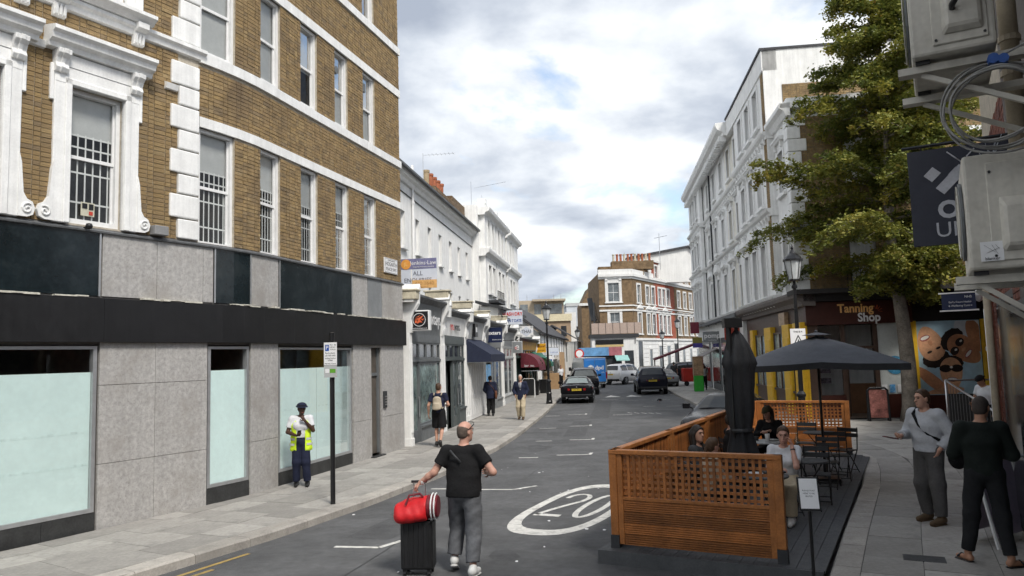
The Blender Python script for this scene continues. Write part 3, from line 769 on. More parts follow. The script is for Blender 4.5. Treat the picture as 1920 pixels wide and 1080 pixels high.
# --- single-storey shopfronts
def shopfront(name, label, s0, s1, body, glass, fz=(3.4, 4.35), fmat=None, riser=.55, top=2.55, door=None, bays_=2, pil=True, trans=4, roof=True, proud=.12):
    t = lthing(name, label, 'shopfront', s0); L = s1 - s0
    q = MB(); q.box(0.02, L - .02, .25, 2.1, 0, 4.5); q.build('shop_body', body, t)
    fm = fmat or body
    q = MB(); q.add([(.25, -.02, fz[0]), (L - .25, -.02, fz[0]), (L - .25, -proud, fz[1]), (.25, -proud, fz[1]), (.25, .25, fz[0]), (L - .25, .25, fz[0]), (L - .25, .25, fz[1]), (.25, .25, fz[1])], [(0, 1, 2, 3), (4, 7, 6, 5), (0, 4, 5, 1), (3, 2, 6, 7), (0, 3, 7, 4), (1, 5, 6, 2)]); q.build('fascia', fm, t)
    q = MB(); q.sweep([(.25, fz[1]), (-.14, fz[1]), (-.24, fz[1] + .1), (-.3, fz[1] + .14), (-.3, fz[1] + .2), (.25, fz[1] + .25)], 0, L); q.build('fascia_cornice', LEAD if body is not WHITE else WTRIM, t)
    q = MB(); q.box(.25, L - .25, -.03, .25, top + .6, fz[0]); q.build('header_panel', body, t)
    if roof: q = MB(); q.sweep([(-.25, fz[1] + .22), (2.0, fz[1] + .7), (2.0, fz[1] + .2), (-.2, fz[1] + .2)], .02, L - .02); q.build('roof', LEAD, t)
    if pil:
        for x in (0, L - .25):
            q = MB(); q.box(x, x + .25, -.06, .25, 0, fz[0]); q.box(x - .02, x + .27, -.09, .25, 0, .35); q.box(x + .05, x + .2, -.085, -.06, .5, fz[0] - .3)
            q.build('pilaster', WTRIM, t, bevel=.01)
            q = MB(); pr = [(.2, fz[0]), (-.1, fz[0]), (-.13, fz[0] + .2), (-.1, fz[0] + .4), (-.18, fz[0] + .62), (-.32, fz[1] - .1), (-.34, fz[1] + .3), (.2, fz[1] + .32)]
            q.sweep(pr, x + .01, x + .24); q.prism([(x - .03, fz[1] + .3), (x + .28, fz[1] + .3), (x + .125, fz[1] + .5)], -.36, .2); q.build('console', WTRIM, t, bevel=.01)
    x0, x1 = .3, L - .3
    if door:
        d0, d1 = door
        q = MB(); q.box(d0, d0 + .07, 0, .1, .13, top); q.box(d1 - .07, d1, 0, .1, .13, top); q.box(d0 + .07, d1 - .07, .02, .08, .13, .5); q.box(d0 + .07, d1 - .07, .02, .08, top - .1, top)
        dd = q.build('door', body, t)
        q = MB(); q.quad((d0 + .07, .05, .5), (d1 - .07, .05, .5), (d1 - .07, .05, top - .1), (d0 + .07, .05, top - .1)); q.build('pane', glass, dd)
        q = MB(); q.tube([(d1 - .12, -.03, .9), (d1 - .12, -.03, 1.5)], .015, 5); q.build('handle', STEEL, dd)
        if d0 < L / 2: x0 = d1 + .03
        else: x1 = d0 - .03
    q = MB(); q.box(x0, x1, -.05, .2, 0, riser); q.box(x0, x1, -.1, .2, riser, riser + .06); q.build('stall_riser', body, t)
    n = bays_
    for i in range(n):
        a = x0 + (x1 - x0) * i / n; b = x0 + (x1 - x0) * (i + 1) / n
        q = MB(); q.box(a, a + .06, -.01, .08, riser + .06, top); q.box(b - .06, b, -.01, .08, riser + .06, top); q.box(a + .06, b - .06, -.01, .08, riser + .06, riser + .12); q.box(a + .06, b - .06, -.01, .08, top - .06, top)
        w_ = q.build('shop_window', body, t)
        q = MB(); q.quad((a + .06, .04, riser + .12), (b - .06, .04, riser + .12), (b - .06, .04, top - .06), (a + .06, .04, top - .06)); q.build('pane', glass, w_)
    for i in range(trans):
        a = .3 + (L - .6) * i / trans; b = .3 + (L - .6) * (i + 1) / trans
        q = MB(); q.box(a, a + .05, -.01, .08, top + .08, top + .6); q.box(b - .05, b, -.01, .08, top + .08, top + .6); q.box(a + .05, b - .05, -.01, .08, top + .08, top + .14); q.box(a + .05, b - .05, -.01, .08, top + .54, top + .6)
        w_ = q.build('transom_light', body, t)
        q = MB(); q.quad((a + .05, .03, top + .14), (b - .05, .03, top + .14), (b - .05, .03, top + .54), (a + .05, .03, top + .54)); q.build('pane', ROOMDARK, w_)
    q = MB(); q.box(.25, L - .25, -.04, .12, top, top + .08); q.build('transom_rail', body, t)
    return t
SHOPG = mat('shop_display_glass', (.17, .23, .22), .08, var=.6, scale=1.1, spec=.6, dirt=(.05, .07, .07), dscale=1.7)
SHOPG2 = mat('shop_display_glass_dark', (.06, .075, .08), .08, var=.7, scale=1.3, spec=.6, dirt=(.2, .24, .25), dscale=1.5)
GREENGREY = mat('green_grey_paint', (.085, .10, .10), .5, var=.1)
LGREY = mat('light_grey_paint', (.45, .46, .46), .6, var=.08)
RED = mat('red_letter', (.55, .04, .03), .4)
s1 = shopfront('travel_shopfront', 'dark grey holiday shopfront with small transom panes beside the granite corner', 0.1, 4.25, GREYP, SHOPG, door=(.3, 1.15), bays_=1)
text(s1, 'h', (1.75, -.1, 3.92), .62, PRINTW, rot=(RAD(84), 0, 0)); text(s1, 'o', (2.05, -.1, 3.92), .62, RED, rot=(RAD(84), 0, 0)); text(s1, 'lidays', (3.0, -.1, 3.92), .6, PRINTW, rot=(RAD(84), 0, 0))
q = MB(); q.box(1.2, 1.55, -.1, -.02, 1.2, 2.0); 
s2 = shopfront('white_fascia_shopfront', 'shopfront with white fascia, red and black letters and green-grey framed doors', 4.27, 8.25, GREENGREY, SHOPG2, fz=(3.45, 4.15), fmat=WHITE, door=(1.7, 2.5), bays_=1, trans=4, riser=.7)
text(s2, 'ed', (1.35, -.09, 3.8), .5, RED, rot=(RAD(80), 0, 0)); text(s2, 'wans', (2.2, -.09, 3.8), .45, BLACK, rot=(RAD(80), 0, 0))
s3 = shopfront('shuttered_shopfront', 'shop with white panelled shutters closed beneath a navy awning', 8.3, 12.2, LGREY, SHOPG2, fz=(3.4, 4.15), fmat=LGREY, trans=0, bays_=1, top=2.8)
for i in range(7):
    q = MB(); a = .3 + i * .46; q.box(a, a + .44, -.12, -.05, .15, 2.75); q.box(a + .06, a + .38, -.135, -.12, .3, .95); q.box(a + .06, a + .38, -.135, -.12, 1.1, 2.6); q.build('shutter_panel', WPAINT, s3, bevel=.008)
q = MB(); q.box(1.2, 1.75, -.2, -.1, 3.5, 4.05); q.build('logo_plate', BLACK, s3)
q = MB(); q.box(1.35, 1.6, -.21, -.2, 3.7, 3.9); q.build('logo_mark', PRINTW, s3)
NAVY = mat('navy_canvas', (.018, .024, .05), .8, var=.15, scale=3, bump=.1)
def awning(name, label, s, L, m, z0=2.3, z1=3.35, out=1.1, drop=.25, round_=False):
    t = lthing(name, label, 'awning', s)
    q = MB()
    if round_:
        n = 7; rings = []
        for i in range(n + 1):
            a = math.pi / 2 * i / n
            rings.append([(x, -out * math.sin(a), z0 + (z1 - z0) * math.cos(a)) for x in (0.0, L)])
        for i in range(n): q.quad(rings[i][0], rings[i][1], rings[i + 1][1], rings[i + 1][0])
        for k in (0, 1): q.poly([r[k] for r in rings] + [((0, L)[k], 0, z0)])
        q.quad((0, -out, z0), (L, -out, z0), (L, -out, z0 - drop), (0, -out, z0 - drop))
    else:
        q.quad((0, 0, z1), (L, 0, z1), (L, -out, z0), (0, -out, z0))
        q.quad((0, -out, z0), (L, -out, z0), (L, -out, z0 - drop), (0, -out, z0 - drop))
        for x in (0, L): q.poly([(x, 0, z1), (x, -out, z0), (x, -out, z0 - drop), (x, 0, z0 - drop)])
    q.build('canopy', m, t)
    q = MB(); q.tube([(0.02, -.02, z0 - drop), (0.02, -out + .02, z0 - drop)], .02, 5); q.tube([(L - .02, -.02, z0 - drop), (L - .02, -out + .02, z0 - drop)], .02, 5); q.build('frame_bar', STEEL, t)
    return t
awning('navy_awning', 'navy canvas awning over the white panelled shutters', 8.25, 3.7, NAVY, 2.75, 3.4, 1.05, .3)
s4 = shopfront('estate_agent_shopfront', 'grey estate agent shopfront with blue window posters beyond the navy awning', 12.25, 17.6, MGREY, SHOPG2, door=(2.4, 3.3), bays_=1, fz=(3.2, 4.1), trans=5)
PBLUE = mat('poster_blue', (.10, .33, .62), .4, var=.3, scale=6, dirt=(.5, .6, .65), dscale=9)
for i in range(2):
    q = MB(); q.box(.42 + i * .95, 1.2 + i * .95, .02, .032, .75, 2.3); q.build('window_poster', PBLUE, s4)
s5 = shopfront('muralled_shopfront', 'narrow pale shopfront with ornate white consoles before the maroon awning', 17.65, 22.2, LGREY, SHOPG2, fz=(3.2, 4.0), trans=3, bays_=2, fmat=MGREY)
s6 = shopfront('restaurant_shopfront', 'restaurant shopfront in dark green behind potted topiary balls', 22.3, 34.0, mat('bottle_green', (.02, .05, .04), .5), SHOPG2, fz=(3.0, 3.6), trans=8, bays_=3, fmat=mat('ochre_board', (.45, .26, .05), .6, var=.3, scale=5), door=(5.5, 6.5))
MAR = mat('maroon_canvas', (.13, .018, .03), .7, var=.15); GRN = mat('green_canvas', (.02, .13, .09), .7, var=.15)
aw = awning('maroon_awning', 'rounded maroon canopy over a restaurant door', 25.2, 4.2, MAR, 1.95, 2.85, 1.15, .22, True)
text(aw, 'bar  inc.', (-0.01, -.55, 2.05), .2, PRINTW, rot=(RAD(90), 0, RAD(-90)))
awning('green_awning', 'green sloping awning next to the maroon canopy', 31.5, 5.5, GRN, 2.15, 2.95, 1.0, .3)
# coping ends of the party walls
STONE = mat('cream_coping', (.55, .50, .38), .8, var=.25, scale=6, bump=.3, dirt=(.3, .27, .2), dscale=3)
for i, (x, z) in enumerate(((0.02, 4.62), (4.2, 4.95), (8.2, 4.85), (12.2, 4.7), (17.6, 4.75))):
    t = lthing('party_wall', 'stone capped party wall between shop roofs, %s from the granite corner' % ('first', 'second', 'third', 'fourth', 'fifth')[i], 'wall', x)
    q = MB(); z -= .25; q.box(-.13, .13, -.25, 1.98, 4.3, z); q.build('wall_end', WHITE, t)
    q = MB(); q.box(-.17, .17, -.34, .5, z, z + .24); q.box(-.2, .2, -.38, .55, z + .24, z + .3); q.build('coping', STONE, t, bevel=.015)
# --- white timbered extension with dark eave below the stucco house
E2 = lthing('white_extension', 'low white extension with a dark eave in front of the stucco house', 'building', 19.0, .35)
q = MB(); q.box(0, 9.5, 0, 1.0, 3.9, 5.4); q.build('wall', WHITE, E2)
q = MB(); q.sweep([(-.35, 5.35), (1.2, 5.75), (1.2, 5.6), (-.35, 5.2)], -.3, 9.8); q.build('eave', CHAR, E2)
q = MB(); q.tube([(-2, -.5, 4.75), (6, -.5, 4.7)], .03, 5); q.tube([(1.8, -.5, 4.72), (2.3, 0, 3.7)], .04, 5); q.build('stay_bar', CHAR, E2)
swin(E2, 6.5, 4.2, .8, .9, 0, d=.02, vbar=2)

# --- hanging and projecting signs
def blade(name, label, s, y0, y1, z0, z1, face, frame=None, th=.12, bracket=True):
    t = lthing(name, label, 'sign', s, 0, 0)
    q = MB(); q.box(-th / 2, th / 2, y0, y1, z0, z1); q.build('panel', frame or face, t, bevel=.015)
    e = .035 if frame else 0.0
    q = MB(); q.box(-th / 2 - .008, -th / 2 - .001, y0 + e, y1 - e, z0 + e, z1 - e); q.build('face', face, t)
    if bracket:
        q = MB(); q.tube([(0, max(y1, .2), z1 + .06), (0, y0, z1 + .06)], .018, 5); q.tube([(0, y0 + .1, z1 + .06), (0, y0 + .1, z1)], .012, 4); q.tube([(0, y1 - .1, z1 + .06), (0, y1 - .1, z1)], .012, 4); q.build('bracket', CHAR, t)
    return t
FR = (RAD(90), 0, RAD(-90))
ORANGE = mat('orange_print', (.75, .33, .07), .5); ORR = mat('orange_red_print', (.72, .14, .05), .5)
LAV = mat('lavender_print', (.19, .19, .33), .5); PALE = mat('pale_board', (.62, .66, .74), .5, var=.05); TEXTG = mat('grey_text', (.13, .14, .17), .5)
j = blade('letting_board', 'agent board with lavender header reading ALL ENQUIRIES above the shop roofs', 1.0, -.69, .49, 4.87, 5.70, PALE, bracket=False, th=.05)
q = MB(); q.box(-.038, -.034, -.69, .49, 5.38, 5.70); q.build('header', LAV, j)
q = MB(); q.tube([(-.046, .27, 5.53), (-.04, .27, 5.53)], .155, 20); q.build('roundel', ORANGE, j)
text(j, 'JL', (-.05, .27, 5.53), .17, mat('gold_print', (.8, .55, .2), .5), rot=FR); text(j, 'Jenkins·Law', (-.042, -.27, 5.56), .175, PRINTW, rot=FR)
text(j, 'Independent Property Specialists', (-.042, -.28, 5.44), .05, PRINTW, rot=FR)
text(j, 'ALL', (-.036, -.10, 5.24), .19, TEXTG, rot=FR); text(j, 'ENQUIRIES', (-.036, -.10, 5.03), .18, TEXTG, rot=FR)
q = MB(); q.box(-.1, -.06, -.70, .06, 4.78, 5.03); q.build('phone_strip', mat('amber_print', (.72, .42, .16), .5), j)
text(j, '440 1640', (-.103, -.32, 4.92), .16, mat('brown_print', (.45, .24, .08), .5), rot=FR); text(j, 'jenkinslaw.co.uk', (-.103, -.25, 4.82), .06, mat('brown_print', (.45, .24, .08), .5), rot=FR)
q = MB(); q.tube([(0, .1, 3.9), (0, .1, 5.6)], .04, 6); q.build('post', WPAINT, j)
lg = blade('logo_box_sign', 'square white-edged light box with orange emblem in a ring above the grey shop', 0.35, -.62, -.02, 3.46, 4.06, BLACK, WPAINT, .26, False)
q = MB()
for i in range(28):
    a0 = 2 * math.pi * i / 28; a1 = 2 * math.pi * (i + 1) / 28
    q.add([(-.145, -.32 + .195 * math.cos(a0), 3.78 + .195 * math.sin(a0)), (-.145, -.32 + .195 * math.cos(a1), 3.78 + .195 * math.sin(a1)), (-.145, -.32 + .18 * math.cos(a1), 3.78 + .18 * math.sin(a1)), (-.145, -.32 + .18 * math.cos(a0), 3.78 + .18 * math.sin(a0))], [(0, 1, 2, 3)])
q.build('ring', PRINTW, lg)
q = MB()
def yz(pts): q.poly([(-.146, -.32 - u, 3.78 + v) for u, v in pts])
yz([(-.14, .02), (-.02, .05), (.13, .13), (.08, .05), (.02, -.01)]); yz([(-.02, .0), (.05, -.02), (.1, -.09), (.02, -.07), (-.06, -.12), (-.05, -.04)]); yz([(-.13, -.02), (-.07, -.01), (-.06, -.08), (-.12, -.1)]); yz([(-.11, .07), (-.03, .1), (.05, .15), (-.02, .08)]); yz([(.06, .0), (.14, .04), (.12, -.03)])
q.build('emblem', ORR, lg)
text(lg, 'www.hotholidays.co.uk', (-.145, -.32, 3.53), .05, PRINTW, rot=FR)
q = MB(); q.tube([(0, -.05, 3.7), (0, .2, 3.7)], .03, 5); q.build('bracket', CHAR, lg)
dx = blade('estate_agent_sign', 'dark navy projecting sign with white letters beyond the navy awning', 13.5, -.70, .19, 3.32, 4.02, mat('navy_sign', (.012, .02, .06), .4))
text(dx, 'Dexters', (-.072, -.255, 3.76), .24, PRINTW, rot=FR, bold=.006); text(dx, 'dexters.co.uk', (-.072, -.45, 3.45), .08, PRINTW, rot=FR)
wd = blade('laundry_sign', 'white projecting sign reading WASH-DRY OPEN 7 DAYS', 20.0, -.86, .26, 4.42, 5.2, PALE)
text(wd, 'WASH·DRY', (-.072, -.3, 4.99), .27, RED, rot=FR, bold=.008, sx=.82); text(wd, 'OPEN 7 DAYS', (-.072, -.3, 4.62), .22, mat('blue_text', (.03, .08, .3), .5), rot=FR, bold=.005, sx=.75)
th_ = blade('thai_sign', 'white square hanging sign reading THAI in a diamond', 24.0, -.98, -.15, 3.8, 4.47, PRINTW)
q = MB(); q.poly([(-.07, -.565, 4.45), (-.07, -.17, 4.135), (-.07, -.565, 3.82), (-.07, -.96, 4.135)]); q.build('diamond', PALE, th_)
q = MB()
for u, v in ((-.9, 4.4), (-.23, 4.4), (-.9, 3.87), (-.23, 3.87)): q.box(-.075, -.068, u - .07, u + .07, v - .06, v + .06)
q.build('corner_ornament', LGREY, th_)
text(th_, 'THAI', (-.075, -.565, 4.13), .3, BLACK, rot=FR, sx=.85)
gs = blade('salon_sign', 'small grey hanging sign with a swirl above the bracketed doorway', 17.5, -1.13, -.59, 2.82, 3.43, MGREY, LGREY)
text(gs, 'e', (-.075, -.86, 3.14), .5, PRINTW, rot=FR); text(gs, 'e', (-.077, -.8, 3.1), .3, RED, rot=FR)
td = blade('tandoori_sign', 'yellow sign reading Tandoori Restaurant over the green awning', 34.0, -.75, .25, 2.89, 3.56, mat('yellow_sign', (.72, .36, .02), .5))
text(td, 'Tandoori', (-.072, -.25, 3.36), .26, mat('brown_sign_text', (.16, .04, .01), .5), rot=FR, bold=.006); text(td, 'Restaurant', (-.072, -.25, 3.06), .22, mat('brown_sign_text', (.16, .04, .01), .5), rot=FR, sx=.85)
b1 = blade('blue_white_sign', 'small white sign with a blue lower half past the lamp post', 40, -.67, -.21, 2.1, 2.62, PRINTW)
q = MB(); q.box(-.075, -.068, -.65, -.23, 2.13, 2.36); q.build('blue_band', mat('blue_text', (.03, .08, .3), .5), b1)
b2 = blade('pale_shop_sign', 'pale sign with a faded blue band beside the half-timbered cottages', 42, -1.05, -.26, 2.67, 3.3, PALE)
q = MB(); q.box(-.07, -.062, -.98, -.33, 2.86, 2.98); q.build('faded_band', mat('faded_lavender', (.42, .47, .6), .5, var=.4, scale=9), b2)
# --- half-timbered low cottages with a dark slate roof
C1 = lthing('slate_roof_cottages', 'low white cottages with dark timbers and a long dark slate roof', 'building', 38.5, .2)
q = MB(); q.box(0, 30, 0, 7, 0, 4.6); q.build('wall', WHITE, C1)
q = MB(); q.sweep([(-.4, 4.5), (3.6, 7.6), (7.4, 4.5), (7.2, 4.4), (3.6, 7.35), (-.3, 4.35)], -.3, 30.3); q.prism([(0.0, 4.6), (0.0, 4.6)], 0, 0) if False else None
q.build('roof', SLATE, C1)
q = MB(); q.poly([(-.01, 0, 4.5), (-.01, 3.6, 7.35), (-.01, 7.2, 4.5)]); q.build('gable', WHITE, C1)
for i in range(9):
    q = MB(); q.box(1 + i * 3.1, 1.14 + i * 3.1, -.04, 0, 2.5, 4.4); q.build('timber', CHAR, C1)
for i in range(7): swin(C1, 1.9 + i * 4, 3.0, .8, 1.1, 0, d=.03, fm=WPAINT)
for i in range(5):
    q = MB(); q.box(1.2 + i * 5.4, 5.4 + i * 5.4, -.06, .02, .5, 2.3); w_ = q.build('shop_window', [GREYP, CREAM, CHAR, WPAINT, GREYP][i], C1)
    q = MB(); q.quad((1.3 + i * 5.4, -.065, .6), (5.3 + i * 5.4, -.065, .6), (5.3 + i * 5.4, -.065, 2.2), (1.3 + i * 5.4, -.065, 2.2)); q.build('pane', SHOPG2, w_)
q = MB(); q.box(2.5, 6.5, -.5, .02, 0, 1.3); q.build('brick_porch', CHB, C1)
# hoarding of brown boards further on
H1 = lthing('brown_hoarding', 'light brown boarded shop unit past the cottages', 'hoarding', 52.0, -.35)
OSB = mat('osb_board', (.42, .27, .14), .8, var=.2, scale=4)
for i in range(5):
    q = MB(); q.box(i * 1.22, i * 1.22 + 1.21, 0, .06, 0.13, 3.0); q.build('board', OSB, H1)
# timber-gabled pub closing the left side
P1 = lthing('gabled_pub', 'white gabled pub front under the far slate roof', 'building', 69.0, -1.2)
q = MB(); q.box(0, 8, 0, 6, 0, 4.3); q.build('wall', WHITE, P1)
q = MB(); q.sweep([(-.5, 4.2), (3.0, 6.4), (6.5, 4.2), (3.0, 6.2)], -.5, 8.4); q.build('roof', SLATE, P1)
for i in range(6):
    q = MB(); q.box(-.04, 0, .3 + i * 1.0, .42 + i * 1.0, 1.9, 4.2); q.build('timber', MGREY, P1)
swin(P1, .8, 2.2, 1.2, 1.3, 0, d=.02)
# ------------------------------------------------------------------ buildings that close the street
FBR = mat('brown_stock_brick_far', (.185, .125, .07), .95, var=.35, scale=2.2, bump=.3, bscale=14)
FRED = mat('red_brick_far', (.30, .085, .05), .95, var=.3, scale=2.2, bump=.3, bscale=14)
MIDW = mat('far_stucco', (.74, .74, .72), .75, var=.06, scale=1, streak=.1)
# corner house: a front that faces the camera and a long side running off to the right
M1 = thing('corner_house', 'brown and red brick corner house with white bands, window surrounds and a glass-railed balcony', 'building', (13.67, 85, 0), 0)
Hd = RAD(90 - 31)
def mside(x, y, z):      # along the side face: x along heading 31, y inward (to the left of travel)
    return (x * math.cos(Hd) - y * math.sin(Hd), x * math.sin(Hd) + y * math.cos(Hd), z)
def inst_side(o): o.location = mside(*o.location); o.rotation_euler.z += Hd; return o
W0 = -3.75
hf = [(-2.75, -1.45, 8.55, 10.75), (-2.6, -1.5, 5.2, 7.35)]
q = MB(); wall_with_holes(q, W0, 0, 4.7, 11.5, hf, .2, 0); q.build('front_wall', FBR, M1)
q = MB(); q.box(W0, 0, .01, 8, 0, 11.5); q.quad((W0, 0, 0), (W0, 8, 0), (W0, 8, 11.5), (W0, 0, 11.5)); 
q = MB(); q.poly([(W0, .3, 0), (0, .3, 0), mside(25.5, .3, 0), mside(25.5, 9, 0), (W0, 9, 0)])
zc = 11.9
ring = [(W0, .25), (0, .25), mside(25.5, .25, 0)[:2], mside(25.5, 9, 0)[:2], (W0, 12)]
q = MB(); q.ring_loft([[(x, y, 0) for x, y in ring], [(x, y, zc) for x, y in ring]]); q.build('core', FBR, M1)
q = MB(); q.quad((W0 - .02, 0, 0), (W0 - .02, 12, 0), (W0 - .02, 12, 11.5), (W0 - .02, 0, 11.5)); q.build('flank_wall', FBR, M1)
def bandx(name, z0, z1, out, m=MIDW, a=W0 - .05, b=0, sx=25.5):
    q = MB(); q.box(a, b + out * .5, -out, .02, z0, z1); q.build(name, m, M1)
    q = MB(); q.box(-out * .2, sx, -out, .02, z0, z1); q.build(name, m, M1, mp=mside)
bandx('string_course', 8.05, 8.2, .08); bandx('string_course', 7.5, 7.7, .1); bandx('cornice', 11.2, 11.45, .12); bandx('cornice', 11.45, 11.75, .3); bandx('parapet', 11.75, 12.3, .1, sx=7.0)
for (a, b, c, d), hv in zip(hf, ('flat', None)):
    swin(M1, a, c, b - a, d - c, 0, d=.12, surround=.3, hood=hv, vbar=1, m=MIDW, glass=GREYGLASS)
# side: three sections
secs = [(0, 7.2, FBR), (7.2, 14.6, FRED), (14.6, 25.5, FBR)]
wl = [1.6, 4.4, 6.3, 8.6, 10.1, 11.6, 15.8, 18.3, 20.8, 23.3]
for a, b, m_ in secs:
    hs = [(x, x + 1.0, z, z + h) for x in wl if a < x < b for z, h in ((8.5, 2.1), (4.9, 2.4))]
    q = MB(); wall_with_holes(q, a, b, 4.2, 11.3, hs, .2, 0); q.build('side_wall', m_, M1, mp=mside)
    for x in wl:
        if a < x < b:
            inst_side(swin(M1, x, 8.5, 1.0, 2.1, 0, d=.12, surround=.22, m=MIDW, glass=GREYGLASS)); inst_side(swin(M1, x, 4.9, 1.0, 2.4, 0, d=.12, surround=.24, hood='ped' if m_ is FBR and x < 7 or x == 10.1 else 'flat', m=MIDW, glass=GREYGLASS))
# attic storey over the side
for a, b, m_, ws in ((7.2, 14.6, FRED, (9.0, 10.5, 12.0)), (14.6, 25.5, FBR, (16.0, 18.5, 21.0, 23.5))):
    q = MB(); wall_with_holes(q, a, b, 11.7, 14.0, [(x, x + .95, 12.0, 13.5) for x in ws], .2, 0); q.build('attic_wall', m_, M1, mp=lambda x, y, z: mside(x, y + .5, z))
    for x in ws: inst_side(swin(M1, x, 12.0, .95, 1.5, .5, d=.12, surround=.2, m=MIDW, glass=GREYGLASS))
q = MB(); q.box(7.2, 25.5, .75, 4, 11.7, 13.95); q.build('attic_core', FBR, M1, mp=mside)
q = MB(); q.box(7.0, 25.7, .3, .55, 13.95, 14.2); q.build('attic_coping', MIDW, M1, mp=mside)
for x in (7.2, 14.6):
    q = MB()
    for i in range(6): q.box(x - (.25 if i % 2 else .4), x + (.25 if i % 2 else .4), .38, .52, 11.75 + i * .37, 12.1 + i * .37)
    q.build('quoin', MIDW, M1, mp=mside)
q = MB(); q.box(W0 + .4, 2.0, 3.0, 4.2, 11.9, 13.0); q.box(W0 + 2.0, 3.2, 2.9, 4.3, 12.6, 13.6); q.build('chimney_stack', FBR, M1)
for i in range(11):
    q = MB(); q.lathe([(.16, 0), (.14, .1), (.13, .75), (.17, .8), (.17, .9)], 8, (W0 + 2.3 + i * .43, 3.6, 13.6)); q.build('chimney_pot', TERRA if i % 3 else STONE, M1)
q = MB(); q.prism([(1.0, 11.5), (10, 11.5), (10, 14.6), (8.9, 15.9), (1.0, 14.6)], 9.2, 10.2); q.build('gable_wall', MIDW, M1)
q = MB(); q.bar((1.0, 9.6, 14.7), (8.9, 9.6, 16.0), 1.4, .25); q.bar((8.9, 9.6, 16.0), (10.2, 9.6, 14.6), 1.4, .25); q.build('ridge', SLATE, M1)
q = MB(); q.tube([(5, 8, 13), (5, 8, 17.6)], .04, 4); q.tube([(4.4, 8, 17.0), (6.0, 8, 17.3)], .03, 4); q.tube([(W0 + 4, 6, 13), (W0 + 4, 6, 15)], .04, 4); q.tube([(W0 + 3, 6, 14.6), (W0 + 5.2, 6, 14.9)], .03, 4); q.build('aerial', STEEL, M1)
# white rusticated ground floor, front shop and balcony
q = MB(); q.box(W0 - 1.2, .0, -1.6, .02, 0, 4.45); q.build('shop_block', MIDW, M1)
q = MB(); q.box(W0 - 1.4, .3, -1.8, .1, 4.45, 4.85); q.build('balcony_slab', CHAR, M1)
for i in range(7):
    x = W0 - 1.2 + i * .8
    q = MB(); q.box(x, x + .77, -1.68, -1.65, 4.9, 6.1); q.build('balcony_pane', mat('balcony_glass', (.42, .33, .28), .15, var=.1), M1)
    q = MB(); q.box(x - .03, x, -1.72, -1.64, 4.85, 6.15); q.build('balcony_post', CHAR, M1)
q = MB(); q.box(W0 - .8, W0 + 2.3, -1.7, -1.6, 3.75, 4.25); q.box(W0 + 3.6, -.1, -1.7, -1.6, 3.75, 4.25); q.build('sign_board', BLACK, M1)
q = MB(); q.box(W0 - .8, W0 + 2.3, -1.66, -1.6, 3.45, 3.7); q.build('sign_strip', mat('gold_strip', (.55, .42, .2), .5), M1)
q = MB(); q.box(W0 + .2, W0 + 1.7, -1.64, -1.6, 1.0, 2.9); q.box(W0 + 2.4, W0 + 3.4, -1.64, -1.6, .8, 3.0); q.build('shop_window', ROOMDARK, M1)
for i in range(8):
    q = MB(); q.box(0, 25.5, -.12, .02, .15 + i * .5, .15 + i * .5 + .47); q.build('rusticated_course', MIDW, M1, mp=mside)
for x, w_, h_, mm in ((.8, 1.4, 3.6, ROOMDARK), (4.4, .9, 2.6, GREYGLASS), (7.6, 1.2, 3.0, GREYGLASS), (10.5, 1.2, 3.0, GREYGLASS), (13.2, 1.6, 3.3, BLACK), (16.5, 1.0, 2.6, GREYGLASS), (19.5, 1.0, 2.6, GREYGLASS), (22.5, 1.0, 2.6, GREYGLASS)):
    q = MB(); q.box(x, x + w_, -.16, -.1, .4, .4 + h_); o = q.build('ground_window' if mm is not BLACK else 'door', mm, M1, mp=mside)
    q = MB(); q.box(x - .18, x, -.2, -.1, .2, .5 + h_); q.box(x + w_, x + w_ + .18, -.2, -.1, .2, .5 + h_); q.box(x - .18, x + w_ + .18, -.22, -.1, .5 + h_, .75 + h_); q.build('surround', MIDW, o, mp=mside)
q = MB(); q.box(0, 25.5, -.25, .02, 4.15, 4.4); q.build('ground_cornice', MIDW, M1, mp=mside)
# iron fire stair at the left flank
q = MB()
for i in range(9): q.bar((W0 - .6, 1 + i * .5, 6 + i * .35), (W0 - .05, 1 + i * .5, 6 + i * .35), .3, .05)
q.bar((W0 - .6, .5, 5), (W0 - .6, .5, 8.6), .15); q.bar((W0 - .6, 1, 6.5), (W0 - .6, 5, 9.4), .6, .15); q.build('fire_stair', CHAR, M1)

# blue fronted cafe sign at foot of the corner house
FS = thing('cafe_canopy', 'blue and red painted cafe fascia at the foot of the corner house', 'sign', (9.6, 80.5, 0), 0)
q = MB(); q.box(-2.6, .6, 0, .3, 2.5, 3.4); q.build('fascia', mat('cafe_blue', (.12, .28, .5), .5, var=.3, scale=1.5), FS)
q = MB(); q.box(.6, 2.0, 0, .3, 2.5, 3.4); q.build('fascia', mat('cafe_red', (.35, .12, .14), .5, var=.3, scale=1.5), FS)
q = MB(); q.sweep([(0, 2.5), (-1.4, 2.0), (-1.4, 1.9), (0, 2.3)], 1.2, 2.6); q.build('canopy', mat('sea_green_canvas', (.25, .45, .42), .7), FS)
q = MB(); q.box(-2.6, 2.0, .3, .5, 0, 2.5); q.build('shop_window', ROOMDARK, FS)

